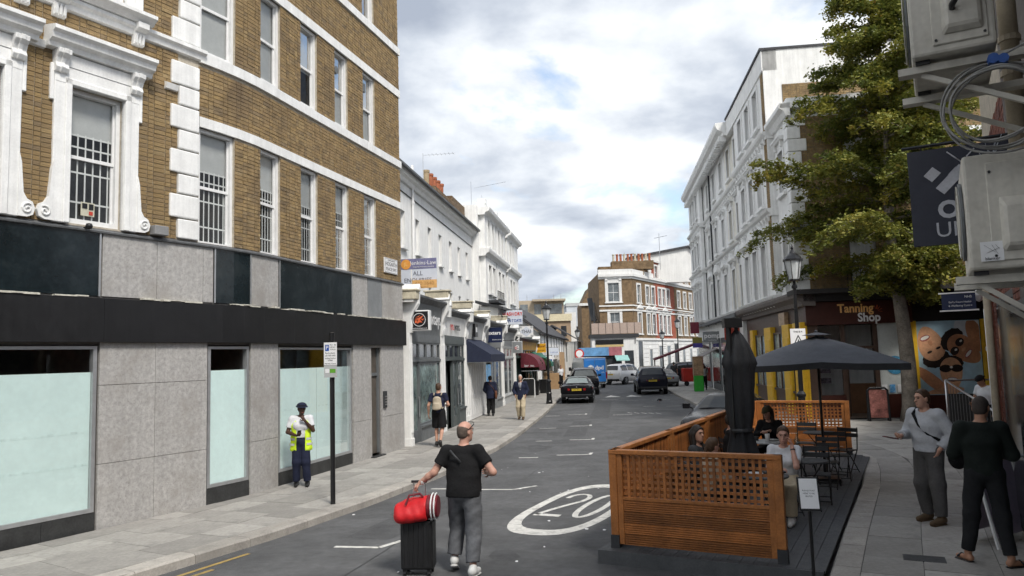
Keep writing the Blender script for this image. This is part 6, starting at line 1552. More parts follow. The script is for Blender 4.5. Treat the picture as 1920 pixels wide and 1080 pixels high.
# far clutter: planters, boards, bins
def box_thing(name, label, cat, loc, rotz=0): return thing(name, label, cat, loc, rotz)
LEAFD = mat('topiary_leaf', (.03, .05, .015), .8, var=.5, scale=20, bump=1, bscale=40)
for i, (x, y) in enumerate(((1.28, 48.6), (1.98, 51.1))):
    t = thing('topiary_planter', ('black square planter with clipped topiary ball, nearer of the pair' if i == 0 else 'black square planter with clipped topiary ball, further of the pair'), 'planter', (x, y, .13), RAD(-8), 'restaurant topiary planters')
    q = MB(); q.ring_loft([[(-s_, -s_, z), (s_, -s_, z), (s_, s_, z), (-s_, s_, z)] for s_, z in ((.24, 0), (.32, .85), (.34, .85), (.34, .92))]); q.build('pot', BLACK, t)
    q = MB(); q.tube([(0, 0, .9), (0, 0, 1.6)], .03, 5); q.build('stem', BARK, t)
    q = MB(); nrr = np.random.default_rng(i)
    for _ in range(420):
        v = nrr.normal(0, 1, 3); v = v / np.linalg.norm(v) * .55 * nrr.uniform(.75, 1.05); n_ = nrr.normal(0, 1, 3); n_ /= np.linalg.norm(n_); u = np.cross(n_, v); u /= np.linalg.norm(u); s_ = .06
        p = np.array((0, 0, 1.95)) + v * np.array((1, 1, .8)); q.quad(p - u * s_ - n_ * s_, p + u * s_ - n_ * s_, p + u * s_ + n_ * s_, p - u * s_ + n_ * s_)
    q.build('topiary_ball', LEAFD, t)
def aboard(name, label, loc, rotz, w_, h, frame, face, tilt=.14, fm=.035):
    t = thing(name, label, 'sandwich board', loc, rotz)
    for sgn in (-1, 1):
        q = MB(); M = Matrix.Rotation(sgn * tilt, 3, 'X')
        def pp(x, z, y=0): v = M @ Vector((x, y, z)); return (v.x, v.y + sgn * h * math.sin(tilt), v.z)
        q.tube([pp(-w_ / 2, 0), pp(-w_ / 2, h - .08), pp(-w_ / 2 + .08, h), pp(w_ / 2 - .08, h), pp(w_ / 2, h - .08), pp(w_ / 2, 0)], fm / 2, 6); q.build('frame', frame, t)
        q = MB(); q.quad(pp(-w_ / 2 + .02, .12), pp(w_ / 2 - .02, .12), pp(w_ / 2 - .02, h - .06), pp(-w_ / 2 + .02, h - .06)); q.build('panel', face, t)
    return t
aboard('pavement_board', 'white framed black sandwich board by the restaurant', (.85, 46.3, .13), RAD(-10), .75, 1.15, WPAINT, BLACK)
t = aboard('pavement_board', 'black framed poster board standing outside the tanning shop door', (12.15, 25.3, .13), RAD(-12), .62, 1.1, BLACK, mat('pink_photo_poster', (.30, .12, .10), .4, var=.6, scale=4), .1, .08)
t = aboard('pavement_board', 'white tubular sandwich board with pale lilac panel behind the man in black', (6.03, 9.66, .13), RAD(32), .9, 1.05, WPAINT, mat('lilac_panel', (.42, .36, .45), .5, var=.1), .2, .045)
GB_ = thing('green_bin', 'bright green litter bin with brown top outside the salon', 'bin', (11.6, 47.5, .13), RAD(-7))
q = MB(); q.box(-.28, .28, -.28, .28, 0, 1.0); q.build('bin_body', mat('bright_green', (.03, .33, .03), .5), GB_, bevel=.02)
q = MB(); q.box(-.3, .3, -.3, .3, 1.0, 2.2); q.build('bin_top', mat('bin_poster', (.28, .18, .1), .6, var=.5, scale=5), GB_)
q = MB(); q.box(-.6, .6, -.4, .4, 0, 1.2); cb = q.build('cardboard_box', mat('cardboard', (.33, .21, .11), .9, var=.1), loc=(2.75, 57, .13), bevel=.02); tag(cb, 'stack of brown cardboard by the brick porch on the left pavement', 'box')
FP = thing('road_sign', 'round red and white road sign before the pub', 'sign', (5.75, 66, .0), 0)
q = MB(); q.tube([(0, 0, 0), (0, 0, 3)], .05, 6); q.build('post', MGREY, FP); q = MB(); q.tube([(0, -.06, 2.75), (0, -.08, 2.75)], .42, 20); q.build('disc', RED, FP); q = MB(); q.tube([(0, -.085, 2.75), (0, -.09, 2.75)], .3, 20); q.build('disc_centre', PRINTW, FP)
# metal guard rail by the ramp on the right
GRL = thing('ramp_railing', 'galvanised handrail and mesh gate beside the passage ramp', 'railing', (11.2, 19.6, .13), RAD(-14))
q = MB(); q.tube([(0, -3.2, 0), (0, -3.2, 1.0), (0, 0, 1.55), (1.9, 0, 1.55), (1.9, 0, 0)], .025, 8); q.tube([(0, 0, 1.55), (0, 0, 0)], .025, 8); q.build('handrail', STEEL, GRL, smooth=True)
for i in range(14):
    q = MB(); y = -3.0 + i * .22; q.tube([(0, y, .1), (0, y, 1.0 + (y + 3.2) / 3.2 * .55)], .006, 5); q.build('baluster', mat('galvanised', (.2, .2, .2), .6, metal=.3), GRL)
q = MB(); q.box(.05, 1.85, -.01, .01, .15, 1.2); q.build('mesh_panel', mat('dark_mesh', (.03, .03, .03), .6), GRL)
# pigeon on the road
PG = thing('pigeon', 'grey pigeon pecking on the road behind the dark SUV', 'bird', (7.75, 40.5, 0), RAD(200))
q = MB(); q.tube([(-.16, 0, .08), (-.08, 0, .1), (0, 0, .12), (.08, 0, .14), (.12, 0, .1), (.16, 0, .06)], [.01, .05, .07, .055, .035, .02], 8); q.build('body', CHAR, PG, smooth=True)
q = MB(); q.tube([(0, .02, .08), (.01, .02, 0)], .006, 4); q.tube([(0, -.02, .08), (.01, -.02, 0)], .006, 4); q.build('leg', RED, PG)
# ------------------------------------------------------------------ pavement cafe enclosure
ENA = Vector((1.19, 9.75)); EH = 28.0
EL = Vector((math.sin(RAD(EH)), math.cos(RAD(EH)))); ER = Vector((math.cos(RAD(EH)), -math.sin(RAD(EH))))
def en(u, v, z=0.0): p = ENA + EL * u + ER * v; return (p.x, p.y, z)
DZ = .17
OAK = mat('stained_cedar', (.36, .135, .036), .55, var=.25, scale=5, bump=.25, bscale=50, streak=.0)
OAK2 = mat('stained_cedar_board', (.34, .125, .034), .5, var=.28, scale=4, bump=.2, bscale=40, obj_var=.3)
DECK = mat('grey_composite_deck', (.075, .078, .082), .7, var=.15, scale=6, bump=.3, bscale=60, obj_var=.12)
DK = thing('deck_platform', 'grey composite deck platform carrying the pavement cafe', 'deck', en(0, 0, 0), hd(EH))
# local x along the length, local -y to the right
nb = 17; wv = 2.62 / nb
for i in range(nb):
    a = -.1 + i * wv; x1 = 9.95 - (0 if a < 1.9 else (a - 1.9) ** 2 * 2.2)
    x0 = -.15 + .0 * i
    q = MB(); q.box(x0, x1, -a - wv + .006, -a, DZ - .025, DZ)
    for g in (.3, .6): q.box(x0, x1, -a - wv * g - .004, -a - wv * g + .004, DZ, DZ + .002)
    q.build('deck_board', DECK, DK)
q = MB(); q.box(-.13, 9.8, -2.4, .1, .03, DZ - .03); q.build('frame', CHAR, DK)
q = MB(); q.box(-.2, -.16, -2.5, .1, .0, DZ - .0); q.build('edge_board', DECK, DK); q = MB(); q.box(-.2, 9.9, .1, .13, .0, DZ); q.build('edge_board', DECK, DK)
_sl = {}
def screen(label, p0, p1, group='cedar trellis screens'):
    p0 = Vector(p0); p1 = Vector(p1); L = (p1 - p0).length; rz = math.atan2(p1.y - p0.y, p1.x - p0.x)
    t = thing('trellis_screen', label, 'screen', (p0.x, p0.y, DZ), rz, group); Ht = 1.22
    for x in (0.0, L - .1):
        q = MB(); q.box(x, x + .1, -.05, .05, .16, Ht); q.build('post', OAK, t, bevel=.006)
        q = MB(); q.box(x - .006, x + .106, -.056, .056, -.12, .16); q.build('post_shoe', CHAR, t)
    for x in (.1, L - .17):
        q = MB(); q.box(x, x + .07, -.035, .035, .05, Ht - .06); q.build('stile', OAK, t, bevel=.004)
    q = MB(); q.box(0, L, -.055, .055, Ht - .055, Ht); q.build('top_rail', OAK, t, bevel=.006)
    q = MB(); q.box(.17, L - .17, -.03, .03, .595, .635); q.build('mid_rail', OAK, t, bevel=.004)
    for i in range(4):
        z0 = .045 + i * .138
        pr = [(.012, z0)]
        n = 5; hh = .132 / n
        prof = []
        for k in range(n):
            prof += [(-.026, z0 + k * hh + .002), (-.026, z0 + (k + 1) * hh - .009), (-.012, z0 + (k + 1) * hh - .006), (-.012, z0 + (k + 1) * hh - .001)]
        back = [(-y, z) for y, z in prof[::-1]]
        q = MB(); q.sweep(prof + back, .17, L - .17); q.build('board', OAK2, t)
    x0, x1, z0, z1 = .17, L - .17, .635, Ht - .055
    nv = int((x1 - x0) / .075); nh = 7
    key = 'v'
    if key not in _sl: q = MB(); q.box(-.017, .017, -.014, 0, 0, z1 - z0); _sl[key] = q.mesh('slat', OAK2)
    for i in range(1, nv): inst(_sl[key], 'slat', t, (x0 + (x1 - x0) * i / nv, 0, z0))
    k2 = ('h', round(L, 2))
    if k2 not in _sl: q = MB(); q.box(x0, x1, 0.0005, .0145, -.017, .017); _sl[k2] = q.mesh('slat', OAK2)
    for i in range(nh): inst(_sl[k2], 'slat', t, (0, 0, z0 + (z1 - z0) * (i + .5) / nh))
    return t
screen('cedar trellis screen closing the front end of the cafe deck, facing the camera', en(0, 0)[:2], en(0, 2.11)[:2])
for i in range(4):
    screen('cedar trellis screen along the road side of the cafe deck, %s from the front' % ('first', 'second', 'third', 'fourth')[i], en(.11 + i * 2.39, .05)[:2], en(.11 + (i + 1) * 2.39 - .02, .05)[:2])
screen('cedar trellis screen closing the far end of the cafe deck by the yellow shop', en(9.7, 0.1)[:2], en(9.7, 2.15)[:2])
# parasols
CAN = mat('charcoal_parasol_canvas', (.055, .06, .072), .85, var=.12, scale=4, bump=.1, bscale=200); CAND = mat('black_parasol_canvas', (.022, .023, .026), .85, var=.2, scale=4, bump=.1)
PO_ = thing('open_parasol', 'open square charcoal parasol over the cafe tables', 'parasol', en(5.85, 1.95, DZ), RAD(-20))
q = MB(); q.tube([(0, 0, 0), (0, 0, 2.68)], .024, 10); q.build('pole', BLACK, PO_, smooth=True)
q = MB(); q.box(-.25, .25, -.25, .25, 0, .08); q.tube([(0, 0, .08), (0, 0, .4)], .032, 8); q.build('base', BLACK, PO_, bevel=.01)
q = MB(); R0 = 1.36; zr, za = 2.2, 2.66; m_ = 8; rings = []
def sq(a, r):
    c, s_ = math.cos(a), math.sin(a); k = 1 / max(abs(c), abs(s_)); return (r * c * k, r * s_ * k)
for j in range(7):
    f = j / 6; ring = []
    for k in range(32):
        a = 2 * math.pi * k / 32; x, y = sq(a, R0 * f if f else .03)
        corner = abs(math.sin(2 * a)); ring.append((x, y, za - (za - zr) * (f ** 1.15) - .05 * f * corner - .03 * math.sin(math.pi * f) * (1 - abs(math.cos(4 * a)))))
    rings.append(ring)
q.ring_loft(rings, caps=False); q.build('canopy', CAN, PO_, smooth=True)
q = MB(); rings2 = [rings[-1], [(x * 1.0, y * 1.0, z - .11) for x, y, z in rings[-1]]]; q.ring_loft(rings2, caps=False); q.build('valance', CAND, PO_)
q = MB(); rings3 = [[(x * .18, y * .18, za + .02 - .02 * 0) for x, y, z in rings[-1]], [(x * .02, y * .02, za + .07) for x, y, z in rings[-1]]]; q.ring_loft(rings3, caps=False); q.lathe([(.02, za + .06), (.03, za + .1), (0, za + .12)], 8); q.build('vent_cap', CAN, PO_)
for k in range(8):
    a = math.pi / 4 * k; x, y = sq(a, R0 * .97); zz = zr + .0 - (.05 if k % 2 else 0)
    q = MB(); q.tube([(0, 0, za - .06), (x, y, zz - .02)], .008, 5); q.tube([(0, 0, 2.05), (x * .5, y * .5, (za + zz) / 2 - .05)], .007, 5); q.build('rib', BLACK, PO_)
PC = thing('closed_parasol', 'closed black parasol furled upright in the middle of the cafe deck', 'parasol', en(3.1, 1.05, DZ), 0)
q = MB(); q.tube([(0, 0, 0), (0, 0, 2.84)], .03, 10); q.build('pole', BLACK, PC)
q = MB(); q.tube([(-.14, -.06, .35), (-.14, -.06, 2.86)], .045, 4); q.build('mast', BLACK, PC)
q = MB(); rings = []; n = 28
for z, r in ((.55, .30), (.62, .31), (.9, .24), (1.15, .17), (1.22, .175), (1.5, .22), (1.9, .23), (2.15, .235), (2.22, .27), (2.3, .25), (2.5, .19), (2.68, .1), (2.76, .03)):
    ring = []
    for k in range(n):
        a = 2 * math.pi * k / n; f = .86 + .2 * math.sin(7 * a + z * 1.3) + .06 * math.sin(3 * a + z * 4); ring.append((r * f * math.cos(a), r * f * math.sin(a) * .9, z + (.05 * math.sin(5 * a) if z < .6 else 0)))
    rings.append(ring)
q.ring_loft(rings); q.build('furled_canopy', CAND, PC, smooth=True)
q = MB(); q.lathe([(.185, 1.16), (.19, 1.18), (.185, 1.21)], 14); q.build('tie_strap', CHAR, PC)
q = MB(); q.box(-.22, .06, -.14, .02, 2.8, 2.95); q.build('head_bracket', BLACK, PC)
q = MB(); q.box(-.3, .3, -.3, .3, 0, .09); q.build('base', CHAR, PC, bevel=.01)
# bistro furniture
def bistro_table(label, u, v, r=.32, h=.74, white=False):
    t = thing('bistro_table', label, 'table', en(u, v, DZ), rnd.uniform(0, 3), 'bistro tables')
    q = MB(); q.lathe([(0, h - .025), (r, h - .025), (r + .008, h - .012), (r, h), (0, h)], 28); q.build('table_top', LGREY if white else CHAR, t, smooth=False)
    for k in range(3):
        a = 2 * math.pi * k / 3
        q = MB(); q.tube([(r * .75 * math.cos(a), r * .75 * math.sin(a), h - .03), (.02 * math.cos(a + 2), .02 * math.sin(a + 2), h * .5), (r * .8 * math.cos(a + 1.2), r * .8 * math.sin(a + 1.2), 0.01)], .011, 6); q.build('leg', BLACK, t)
    return t
_ch = []
def bistro_chair(label, u, v, face, group='folding bistro chairs'):
    rz = hd(EH + face) - math.pi / 2
    if _ch:
        t = copy_tree(_ch[0]); t.location = en(u, v, DZ); t.rotation_euler = (0, 0, rz); t['label'] = label; return t
    t = thing('bistro_chair', label, 'chair', en(u, v, DZ), rz, group)
    for k in range(4):
        q = MB(); y = -.16 + k * .095; q.box(-.2, .2, y, y + .08, .44, .458); q.build('seat_slat', CHAR, t)
    for z in (.68, .78):
        q = MB(); q.box(-.2, .2, -.225, -.21, z, z + .075); q.build('back_slat', CHAR, t)
    for x in (-.19, .19):
        q = MB(); q.tube([(x, -.22, .87), (x, -.17, .45), (x, .2, .01)], .011, 6); q.build('leg', BLACK, t); q = MB(); q.tube([(x * .92, .2, .45), (x * .92, -.24, .01)], .011, 6); q.build('leg', BLACK, t)
    q = MB(); q.tube([(-.19, .17, .05), (.19, .17, .05)], .008, 5); q.tube([(-.17, -.2, .06), (.17, -.2, .06)], .008, 5); q.build('stretcher', BLACK, t)
    _ch.append(t); return t
bistro_table('round dark bistro table at the front, under the plates of the woman in white', 1.55, 1.62)
bistro_table('round bistro table with bottle and cups beside the closed parasol', 4.55, 1.55, .34)
bistro_table('pale topped bistro table in front of the woman with the cap', 5.5, .98, .34, .74, True)
bistro_table('empty dark bistro table beyond the woman in white', 3.15, 2.0, .28)
bistro_table('bistro table at the far end of the deck under the open parasol', 7.3, 1.75, .32)
for i, (u, v, f, lab) in enumerate(((2.42, 1.75, 190, 'bistro chair the woman in white sits on'), (1.7, .75, 60, 'bistro chair under the brown haired diner behind the front trellis'), (2.3, .5, 100, 'bistro chair under the dark haired woman at the road side'), (6.35, .95, 180, 'bistro chair under the woman with the cap'), (4.85, .55, 60, 'bistro chair of the diner hidden behind the closed parasol'), (6.1, 2.15, 170, 'empty bistro chair nearest the open parasol pole'), (6.9, 2.2, 200, 'empty bistro chair just beyond the parasol pole'), (5.15, 2.05, 185, 'empty bistro chair by the table with the bottle'), (7.9, 1.4, 180, 'empty bistro chair at the far trellis'), (3.75, 2.05, 175, 'empty bistro chair pushed to the dark table behind the woman in white'))):
    bistro_chair(lab, u, v, f)
def small(name, label, cat, u, v, z, prof, m, n=14):
    q = MB(); q.lathe(prof, n); o = q.build(name, m, loc=en(u, v, DZ + z), smooth=True); return tag(o, label, cat)
BOT = glass_mat('bottle_glass', (.75, .85, .85), .12); CUP = mat('white_china', (.75, .75, .74), .25)
small('water_bottle', 'clear glass water bottle on the cafe table', 'bottle', 4.62, 1.66, .74, [(0, 0), (.045, 0), (.048, .02), (.048, .13), (.018, .2), (.016, .25), (.02, .26), (0, .26)], BOT)
small('coffee_cup', 'tall white cup on the pale table', 'cup', 5.35, 1.05, .74, [(0, 0), (.035, 0), (.045, .15), (.042, .15), (.03, .01), (0, .01)], CUP)
small('coffee_cup', 'low dark cup beside the tall white one', 'cup', 5.55, .82, .74, [(0, 0), (.03, 0), (.045, .08), (.04, .08), (0, .02)], CHAR)
small('plate', 'white plate on the front cafe table', 'plate', 1.52, 1.5, .74, [(0, 0), (.07, 0), (.12, .02), (.12, .025), (.06, .012), (0, .012)], CUP, 20)
small('plate', 'white plate on the pale table', 'plate', 5.6, 1.1, .74, [(0, 0), (.07, 0), (.12, .02), (.12, .025), (.06, .012), (0, .012)], CUP, 20)
q = MB(); q.box(-.14, .14, -.1, .1, 0, .02); o = q.build('menu_tray', BLACK, loc=en(1.75, 1.72, DZ + .75), bevel=.005); tag(o, 'black tray with papers on the table of the woman in white', 'tray')
# notice stand at the deck entrance
NS = thing('notice_stand', 'black stand with a white please wait here to be seated notice at the deck entrance', 'sign', (3.14, 8.25, .0), RAD(-14))
q = MB(); q.tube([(0, 0, .01), (0, 0, .86)], .018, 8); q.box(-.15, .15, -.15, .15, 0, .02); q.build('post', BLACK, NS)
M_ = Matrix.Rotation(RAD(-22), 3, 'X')
q = MB(); q.rbox((0, 0, 1.04), (.22, .02, .36), M_); q.build('frame', BLACK, NS, bevel=.004)
q = MB(); q.rbox(Vector((0, 0, 1.04)) + M_ @ Vector((0, -.0125, 0)), (.185, .003, .32), M_); q.build('sheet', PRINTW, NS)
for k, s_ in enumerate(('PLEASE WAIT', 'HERE TO BE', 'SEATED')):
    v = Vector((0, 0, 1.04)) + M_ @ Vector((0, -.0145, .03 - k * .03)); text(NS, s_, v, .022, BLACK, rot=(RAD(90 - 22), 0, 0), ext=.0003)
# ------------------------------------------------------------------ vehicles: lofted bodies, glass patches, wheels, lamps, plates
TYRE = mat('tyre_rubber', (.015, .015, .016), .85, var=.2); RIM = mat('alloy_rim', (.42, .43, .44), .35, metal=.8); CGLASS = mat('car_glass', (.012, .015, .017), .05, var=.1, spec=.7)
TAILM = mat('tail_lamp_red', (.28, .012, .012), .15, var=.2, scale=12); HEADM = mat('headlamp_clear', (.55, .57, .6), .1, var=.2, scale=14); YPL = mat('yellow_plate', (.62, .45, .04), .5); CHROME = mat('chrome_trim', (.6, .6, .6), .15, metal=1.0, var=.02)
SUV_ST = [(-2.45, .70, .80, .74, .50, .70, .95, .66, .98), (-2.38, .84, .94, .88, .38, .72, 1.08, .80, 1.13), (-2.08, .86, .97, .92, .30, .72, 1.10, .66, 1.62), (-1.5, .86, .98, .93, .28, .72, 1.10, .66, 1.73), (-.3, .86, .98, .93, .28, .72, 1.08, .67, 1.75), (.45, .86, .98, .93, .28, .72, 1.06, .66, 1.66), (1.2, .86, .98, .92, .28, .72, 1.05, .80, 1.10), (2.1, .84, .95, .86, .30, .70, .95, .72, 1.0), (2.42, .74, .82, .72, .36, .62, .82, .55, .86)]
SAL_ST = [(-2.32, .66, .76, .70, .45, .65, .86, .6, .90), (-2.22, .80, .88, .82, .34, .65, .93, .72, .97), (-1.5, .82, .90, .84, .26, .65, .94, .74, 1.0), (-.75, .82, .90, .85, .24, .65, .93, .57, 1.33), (-.1, .82, .90, .85, .24, .65, .92, .58, 1.38), (.5, .82, .90, .85, .24, .65, .91, .58, 1.33), (1.25, .82, .90, .84, .24, .63, .89, .72, .94), (2.05, .80, .87, .78, .26, .58, .78, .64, .82), (2.32, .68, .74, .62, .32, .5, .68, .45, .70)]
VAN_ST = [(-2.96, .90, .95, .96, .45, .9, 1.3, .88, 2.50), (-2.9, .95, .99, 1.0, .36, .9, 1.3, .92, 2.57), (0, .95, .99, 1.0, .34, .9, 1.3, .92, 2.60), (1.3, .95, .99, 1.0, .34, .9, 1.3, .9, 2.56), (1.75, .95, .99, .99, .34, .9, 1.28, .84, 2.38), (2.3, .95, .99, .97, .34, .85, 1.22, .82, 1.42), (2.85, .9, .95, .88, .34, .7, 1.0, .7, 1.1), (3.0, .8, .85, .78, .42, .62, .88, .6, .95)]
def car_surface(st):
    A = np.array(st)
    def at(u):                           # u in station units, Catmull-Rom
        i = int(min(max(math.floor(u), 0), len(A) - 2)); t = u - i
        p0, p1, p2, p3 = A[max(i - 1, 0)], A[i], A[i + 1], A[min(i + 2, len(A) - 1)]
        c = .5 * ((2 * p1) + (-p0 + p2) * t + (2 * p0 - 5 * p1 + 4 * p2 - p3) * t * t + (-p0 + 3 * p1 - 3 * p2 + p3) * t ** 3)
        lin = p1 + (p2 - p1) * t
        c = lin * .55 + c * .45
        y, wb, wm, ws, zb, zm, zl, wt, zt = c
        return [(0, y, zb), (wb * .9, y, zb), (wb, y, zb + .06), (wm, y, zm), (wm * .5 + ws * .5 + .012, y, zm * .35 + zl * .65), (ws, y, zl), (ws * .35 + wt * .65 + .035, y, zl * .35 + zt * .65), (wt, y, zt - .02), (wt * .86, y, zt + .012), (0, y, zt + .035)]
    return at
def lerp3(a, b, t): return tuple(a[i] + (b[i] - a[i]) * t for i in range(3))
_cars = {}
def make_car(name, label, kind, paint, loc, heading, roofm=None, gl=CGLASS, plate='AB12 CDE', group='vehicles in the street'):
    st = {'suv': SUV_ST, 'saloon': SAL_ST, 'van': VAN_ST}[kind]
    t = thing(name, label, 'van' if kind == 'van' else 'car', (*loc, 0.0), RAD(-heading), group)
    at = car_surface(st); n = (len(st) - 1) * 5
    q = MB(); rings = []
    for i in range(n + 1):
        r = at((len(st) - 1) * i / n); rings.append(r + [(-x, y, z) for x, y, z in r[-2:0:-1]])
    q.ring_loft(rings); b = q.build('body', paint, t, smooth=True)
    m_ = b.modifiers.new('edges', 'EDGE_SPLIT'); m_.split_angle = RAD(38)
    def patch(nm, us, f0, f1, sgn, m, k0, k1, off=.008, parent=None):
        """strip of glass following the body between ring points k0..k1, stations us[0]..us[1]"""
        q = MB(); rows = []
        for i in range(6):
            u = us[0] + (us[1] - us[0]) * i / 5; r = at(u); a, c = r[k0], r[k1]; mid = r[(k0 + k1) // 2]
            row = []
            for f in (f0, .5 * (f0 + f1), f1):
                p = lerp3(a, mid, f * 2) if f < .5 else lerp3(mid, c, f * 2 - 1)
                row.append(((p[0] + off * 1.2) * sgn, p[1], p[2] + off * .5))
            rows.append(row)
        for i in range(5):
            for k in range(2): q.quad(rows[i][k], rows[i + 1][k], rows[i + 1][k + 1], rows[i][k + 1])
        return q.build(nm, m, parent or t, smooth=True)
    def across(nm, u0, u1, m, w_=.93, off=.012):
        q = MB(); rows = []
        for i in range(5):
            r = at(u0 + (u1 - u0) * i / 4); x, y, z = r[8]; zc = r[9][2]
            sl_f = -1 if u0 < len(st) / 2 else 1
            rows.append([(s_ * x * w_, y + off * sl_f, (z if abs(s_) > .9 else z + (zc - z) * .8) + off) for s_ in (-1.08, -.6, 0, .6, 1.08)])
        for i in range(4):
            for k in range(4): q.quad(rows[i][k], rows[i + 1][k], rows[i + 1][k + 1], rows[i][k + 1])
        return q.build(nm, m, t, smooth=True)
    if kind == 'suv':
        for s_ in (-1, 1):
            patch('side_window', (2.1, 3.35), .12, .86, s_, gl, 5, 7); patch('side_window', (3.45, 4.35), .12, .88, s_, gl, 5, 7); patch('side_window', (4.45, 5.3), .12, .86, s_, gl, 5, 7)
        across('rear_window', 1.2, 1.92, gl); across('windscreen', 5.15, 5.85, gl); wb_, wr, wy = .93, .38, (-1.45, 1.5); L0, L1, zt_, zl_ = -2.44, 2.4, .93, .78
    elif kind == 'saloon':
        for s_ in (-1, 1):
            patch('side_window', (2.75, 3.85), .14, .86, s_, gl, 5, 7); patch('side_window', (3.95, 5.3), .14, .86, s_, gl, 5, 7)
        across('rear_window', 2.15, 2.9, gl); across('windscreen', 5.15, 5.85, gl); wb_, wr, wy = .85, .32, (-1.4, 1.4); L0, L1, zt_, zl_ = -2.32, 2.28, .80, .60
    else:
        for s_ in (-1, 1): patch('side_window', (3.2, 4.4), .1, .6, s_, gl, 5, 7)
        across('windscreen', 4.1, 4.85, gl); wb_, wr, wy = .96, .35, (-1.9, 1.9); L0, L1, zt_, zl_ = -2.97, 2.98, .85, .85
    if kind != 'van' and roofm: across('soft_top', 3.0, 5.0, roofm, .98, .01)
    for s_ in (-1, 1):
        for y in wy:
            q = MB(); q.tube([(s_ * (wb_ - .22), y, wr), (s_ * (wb_ + .0), y, wr), (s_ * (wb_ + .015), y, wr)], [wr + .06, wr + .06, wr + .03], 18); q.build('wheel_arch', BLACK, t)
            q = MB(); q.tube([(s_ * (wb_ - .2), y, wr), (s_ * (wb_ + .02), y, wr), (s_ * (wb_ + .035), y, wr)], [wr, wr, wr - .04], 20); w_ = q.build('wheel', TYRE, t)
            q = MB()
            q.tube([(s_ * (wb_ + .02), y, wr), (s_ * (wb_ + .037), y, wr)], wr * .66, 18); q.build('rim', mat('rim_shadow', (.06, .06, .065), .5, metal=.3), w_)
            for k in range(5):
                a = 2 * math.pi * k / 5; q = MB(); q.bar((s_ * (wb_ + .042), y, wr), (s_ * (wb_ + .042), y + wr * .62 * math.cos(a), wr + wr * .62 * math.sin(a)), .06, .02, up=(1, 0, 0)); q.build('spoke', RIM, w_)
    for s_ in (-1, 1):
        if kind == 'van':
            q = MB(); q.box(s_ * .84, s_ * .985, L0 - .01, L0 + .06, .8, 1.35); q.build('tail_light', TAILM, t, bevel=.01)
        else:
            q = MB(); r = at(.55); q.add([(s_ * .36, L0 - .012, zt_ - .08), (s_ * .70, L0 + .02, zt_ - .10), (s_ * .885, L0 + .2, zt_ - .06), (s_ * .88, L0 + .2, zt_ + .08), (s_ * .70, L0 + .02, zt_ + .08), (s_ * .36, L0 - .012, zt_ + .02), (s_ * .36, L0 + .2, zt_ - .08), (s_ * .36, L0 + .2, zt_ + .02)], [(0, 1, 4, 5), (1, 2, 3, 4), (5, 4, 3, 7), (0, 6, 2, 1), (0, 5, 7, 6)]); q.build('tail_light', TAILM, t)
        q = MB(); q.add([(s_ * .38, L1 + .0, zl_ - .05), (s_ * .6, L1 - .04, zl_ - .06), (s_ * .8, L1 - .24, zl_ - .0), (s_ * .8, L1 - .26, zl_ + .1), (s_ * .6, L1 - .06, zl_ + .08), (s_ * .4, L1 - .02, zl_ + .04)], [(0, 1, 4, 5), (1, 2, 3, 4)]); q.build('headlight', HEADM, t)
        q = MB(); yy = {'suv': .95, 'saloon': .8, 'van': 2.0}[kind]; zz = {'suv': 1.13, 'saloon': .97, 'van': 1.5}[kind]; q.tube([(s_ * .86, yy, zz), (s_ * 1.0, yy - .02, zz + .05)], .025, 6); q.rbox((s_ * 1.08, yy - .03, zz + .08), (.2, .12, .15 if kind != 'van' else .32), (0, 0, 0)); q.build('mirror', paint if kind != 'van' else BLACK, t, bevel=.02)
    q = MB(); q.box(-.26, .26, L0 - .025, L0 + .02, zt_ - .10 if kind != 'van' else .5, zt_ + .01 if kind != 'van' else .61); p_ = q.build('number_plate', YPL, t)
    text(p_, plate, (0, L0 - .027, zt_ - .045 if kind != 'van' else .555), .1, BLACK, ext=.001, sx=.85)
    q = MB(); q.box(-.8, .8, L0 - .02, L0 + .12, .34, .52); q.build('rear_bumper', BLACK, t, bevel=.04)
    q = MB(); q.box(-.45, .45, L1 - .05, L1 + .03, .4, .62); q.build('grille', BLACK, t, bevel=.02); q = MB(); q.box(-.26, .26, L1 + .03, L1 + .04, .42, .52); q.build('number_plate', PRINTW, t)
    for s_ in (-1, 1):
        q = MB(); q.tube([(s_ * .55, L0 - .02, .33), (s_ * .55, L0 + .1, .33)], .05, 8); q.build('exhaust', CHROME, t)
    q = MB(); q.tube([(0, L0 - .02, zt_ + .1), (0, L0 - .0, zt_ + .1)], .04, 10); q.build('badge', CHROME, t)
    return t
def carpaint(nm, c, metal=.3): return mat(nm, c, .2, metal=metal * .4, var=.04, spec=.25, coat=.08)
PBLK = mat('black_car_paint', (.008, .008, .01), .22, var=.04, spec=.14); PNAV = carpaint('midnight_car_paint', (.010, .011, .02)); PWHT = carpaint('white_car_paint', (.72, .72, .72), 0); PSIL = carpaint('silver_car_paint', (.33, .34, .35), .5); PGRY = carpaint('van_grey_paint', (.36, .38, .38), .1)
make_car('black_convertible', 'black convertible with pale soft top parked tail-first at the left kerb', 'saloon', PBLK, (3.62, 43.1), 7, mat('grey_soft_top', (.17, .19, .19), .7), mat('grey_rear_glass', (.20, .24, .24), .1), 'BD57 XWC')
make_car('black_suv', 'black estate car parked in front of the black convertible', 'suv', PBLK, (4.75, 51.4), 5, None, mat('car_glass_clear', (.10, .11, .11), .05, spec=.7), 'LK18 ZTO')
make_car('midnight_suv', 'dark blue-black SUV seen from behind on the right of the road', 'suv', PNAV, (8.95, 49.9), 5.5, None, CGLASS, 'RE70 HYX')
make_car('white_suv', 'white SUV pulling across the road beyond the blue van', 'suv', PWHT, (9.75, 66.5), 38, None, CGLASS, 'KN12 PLD')
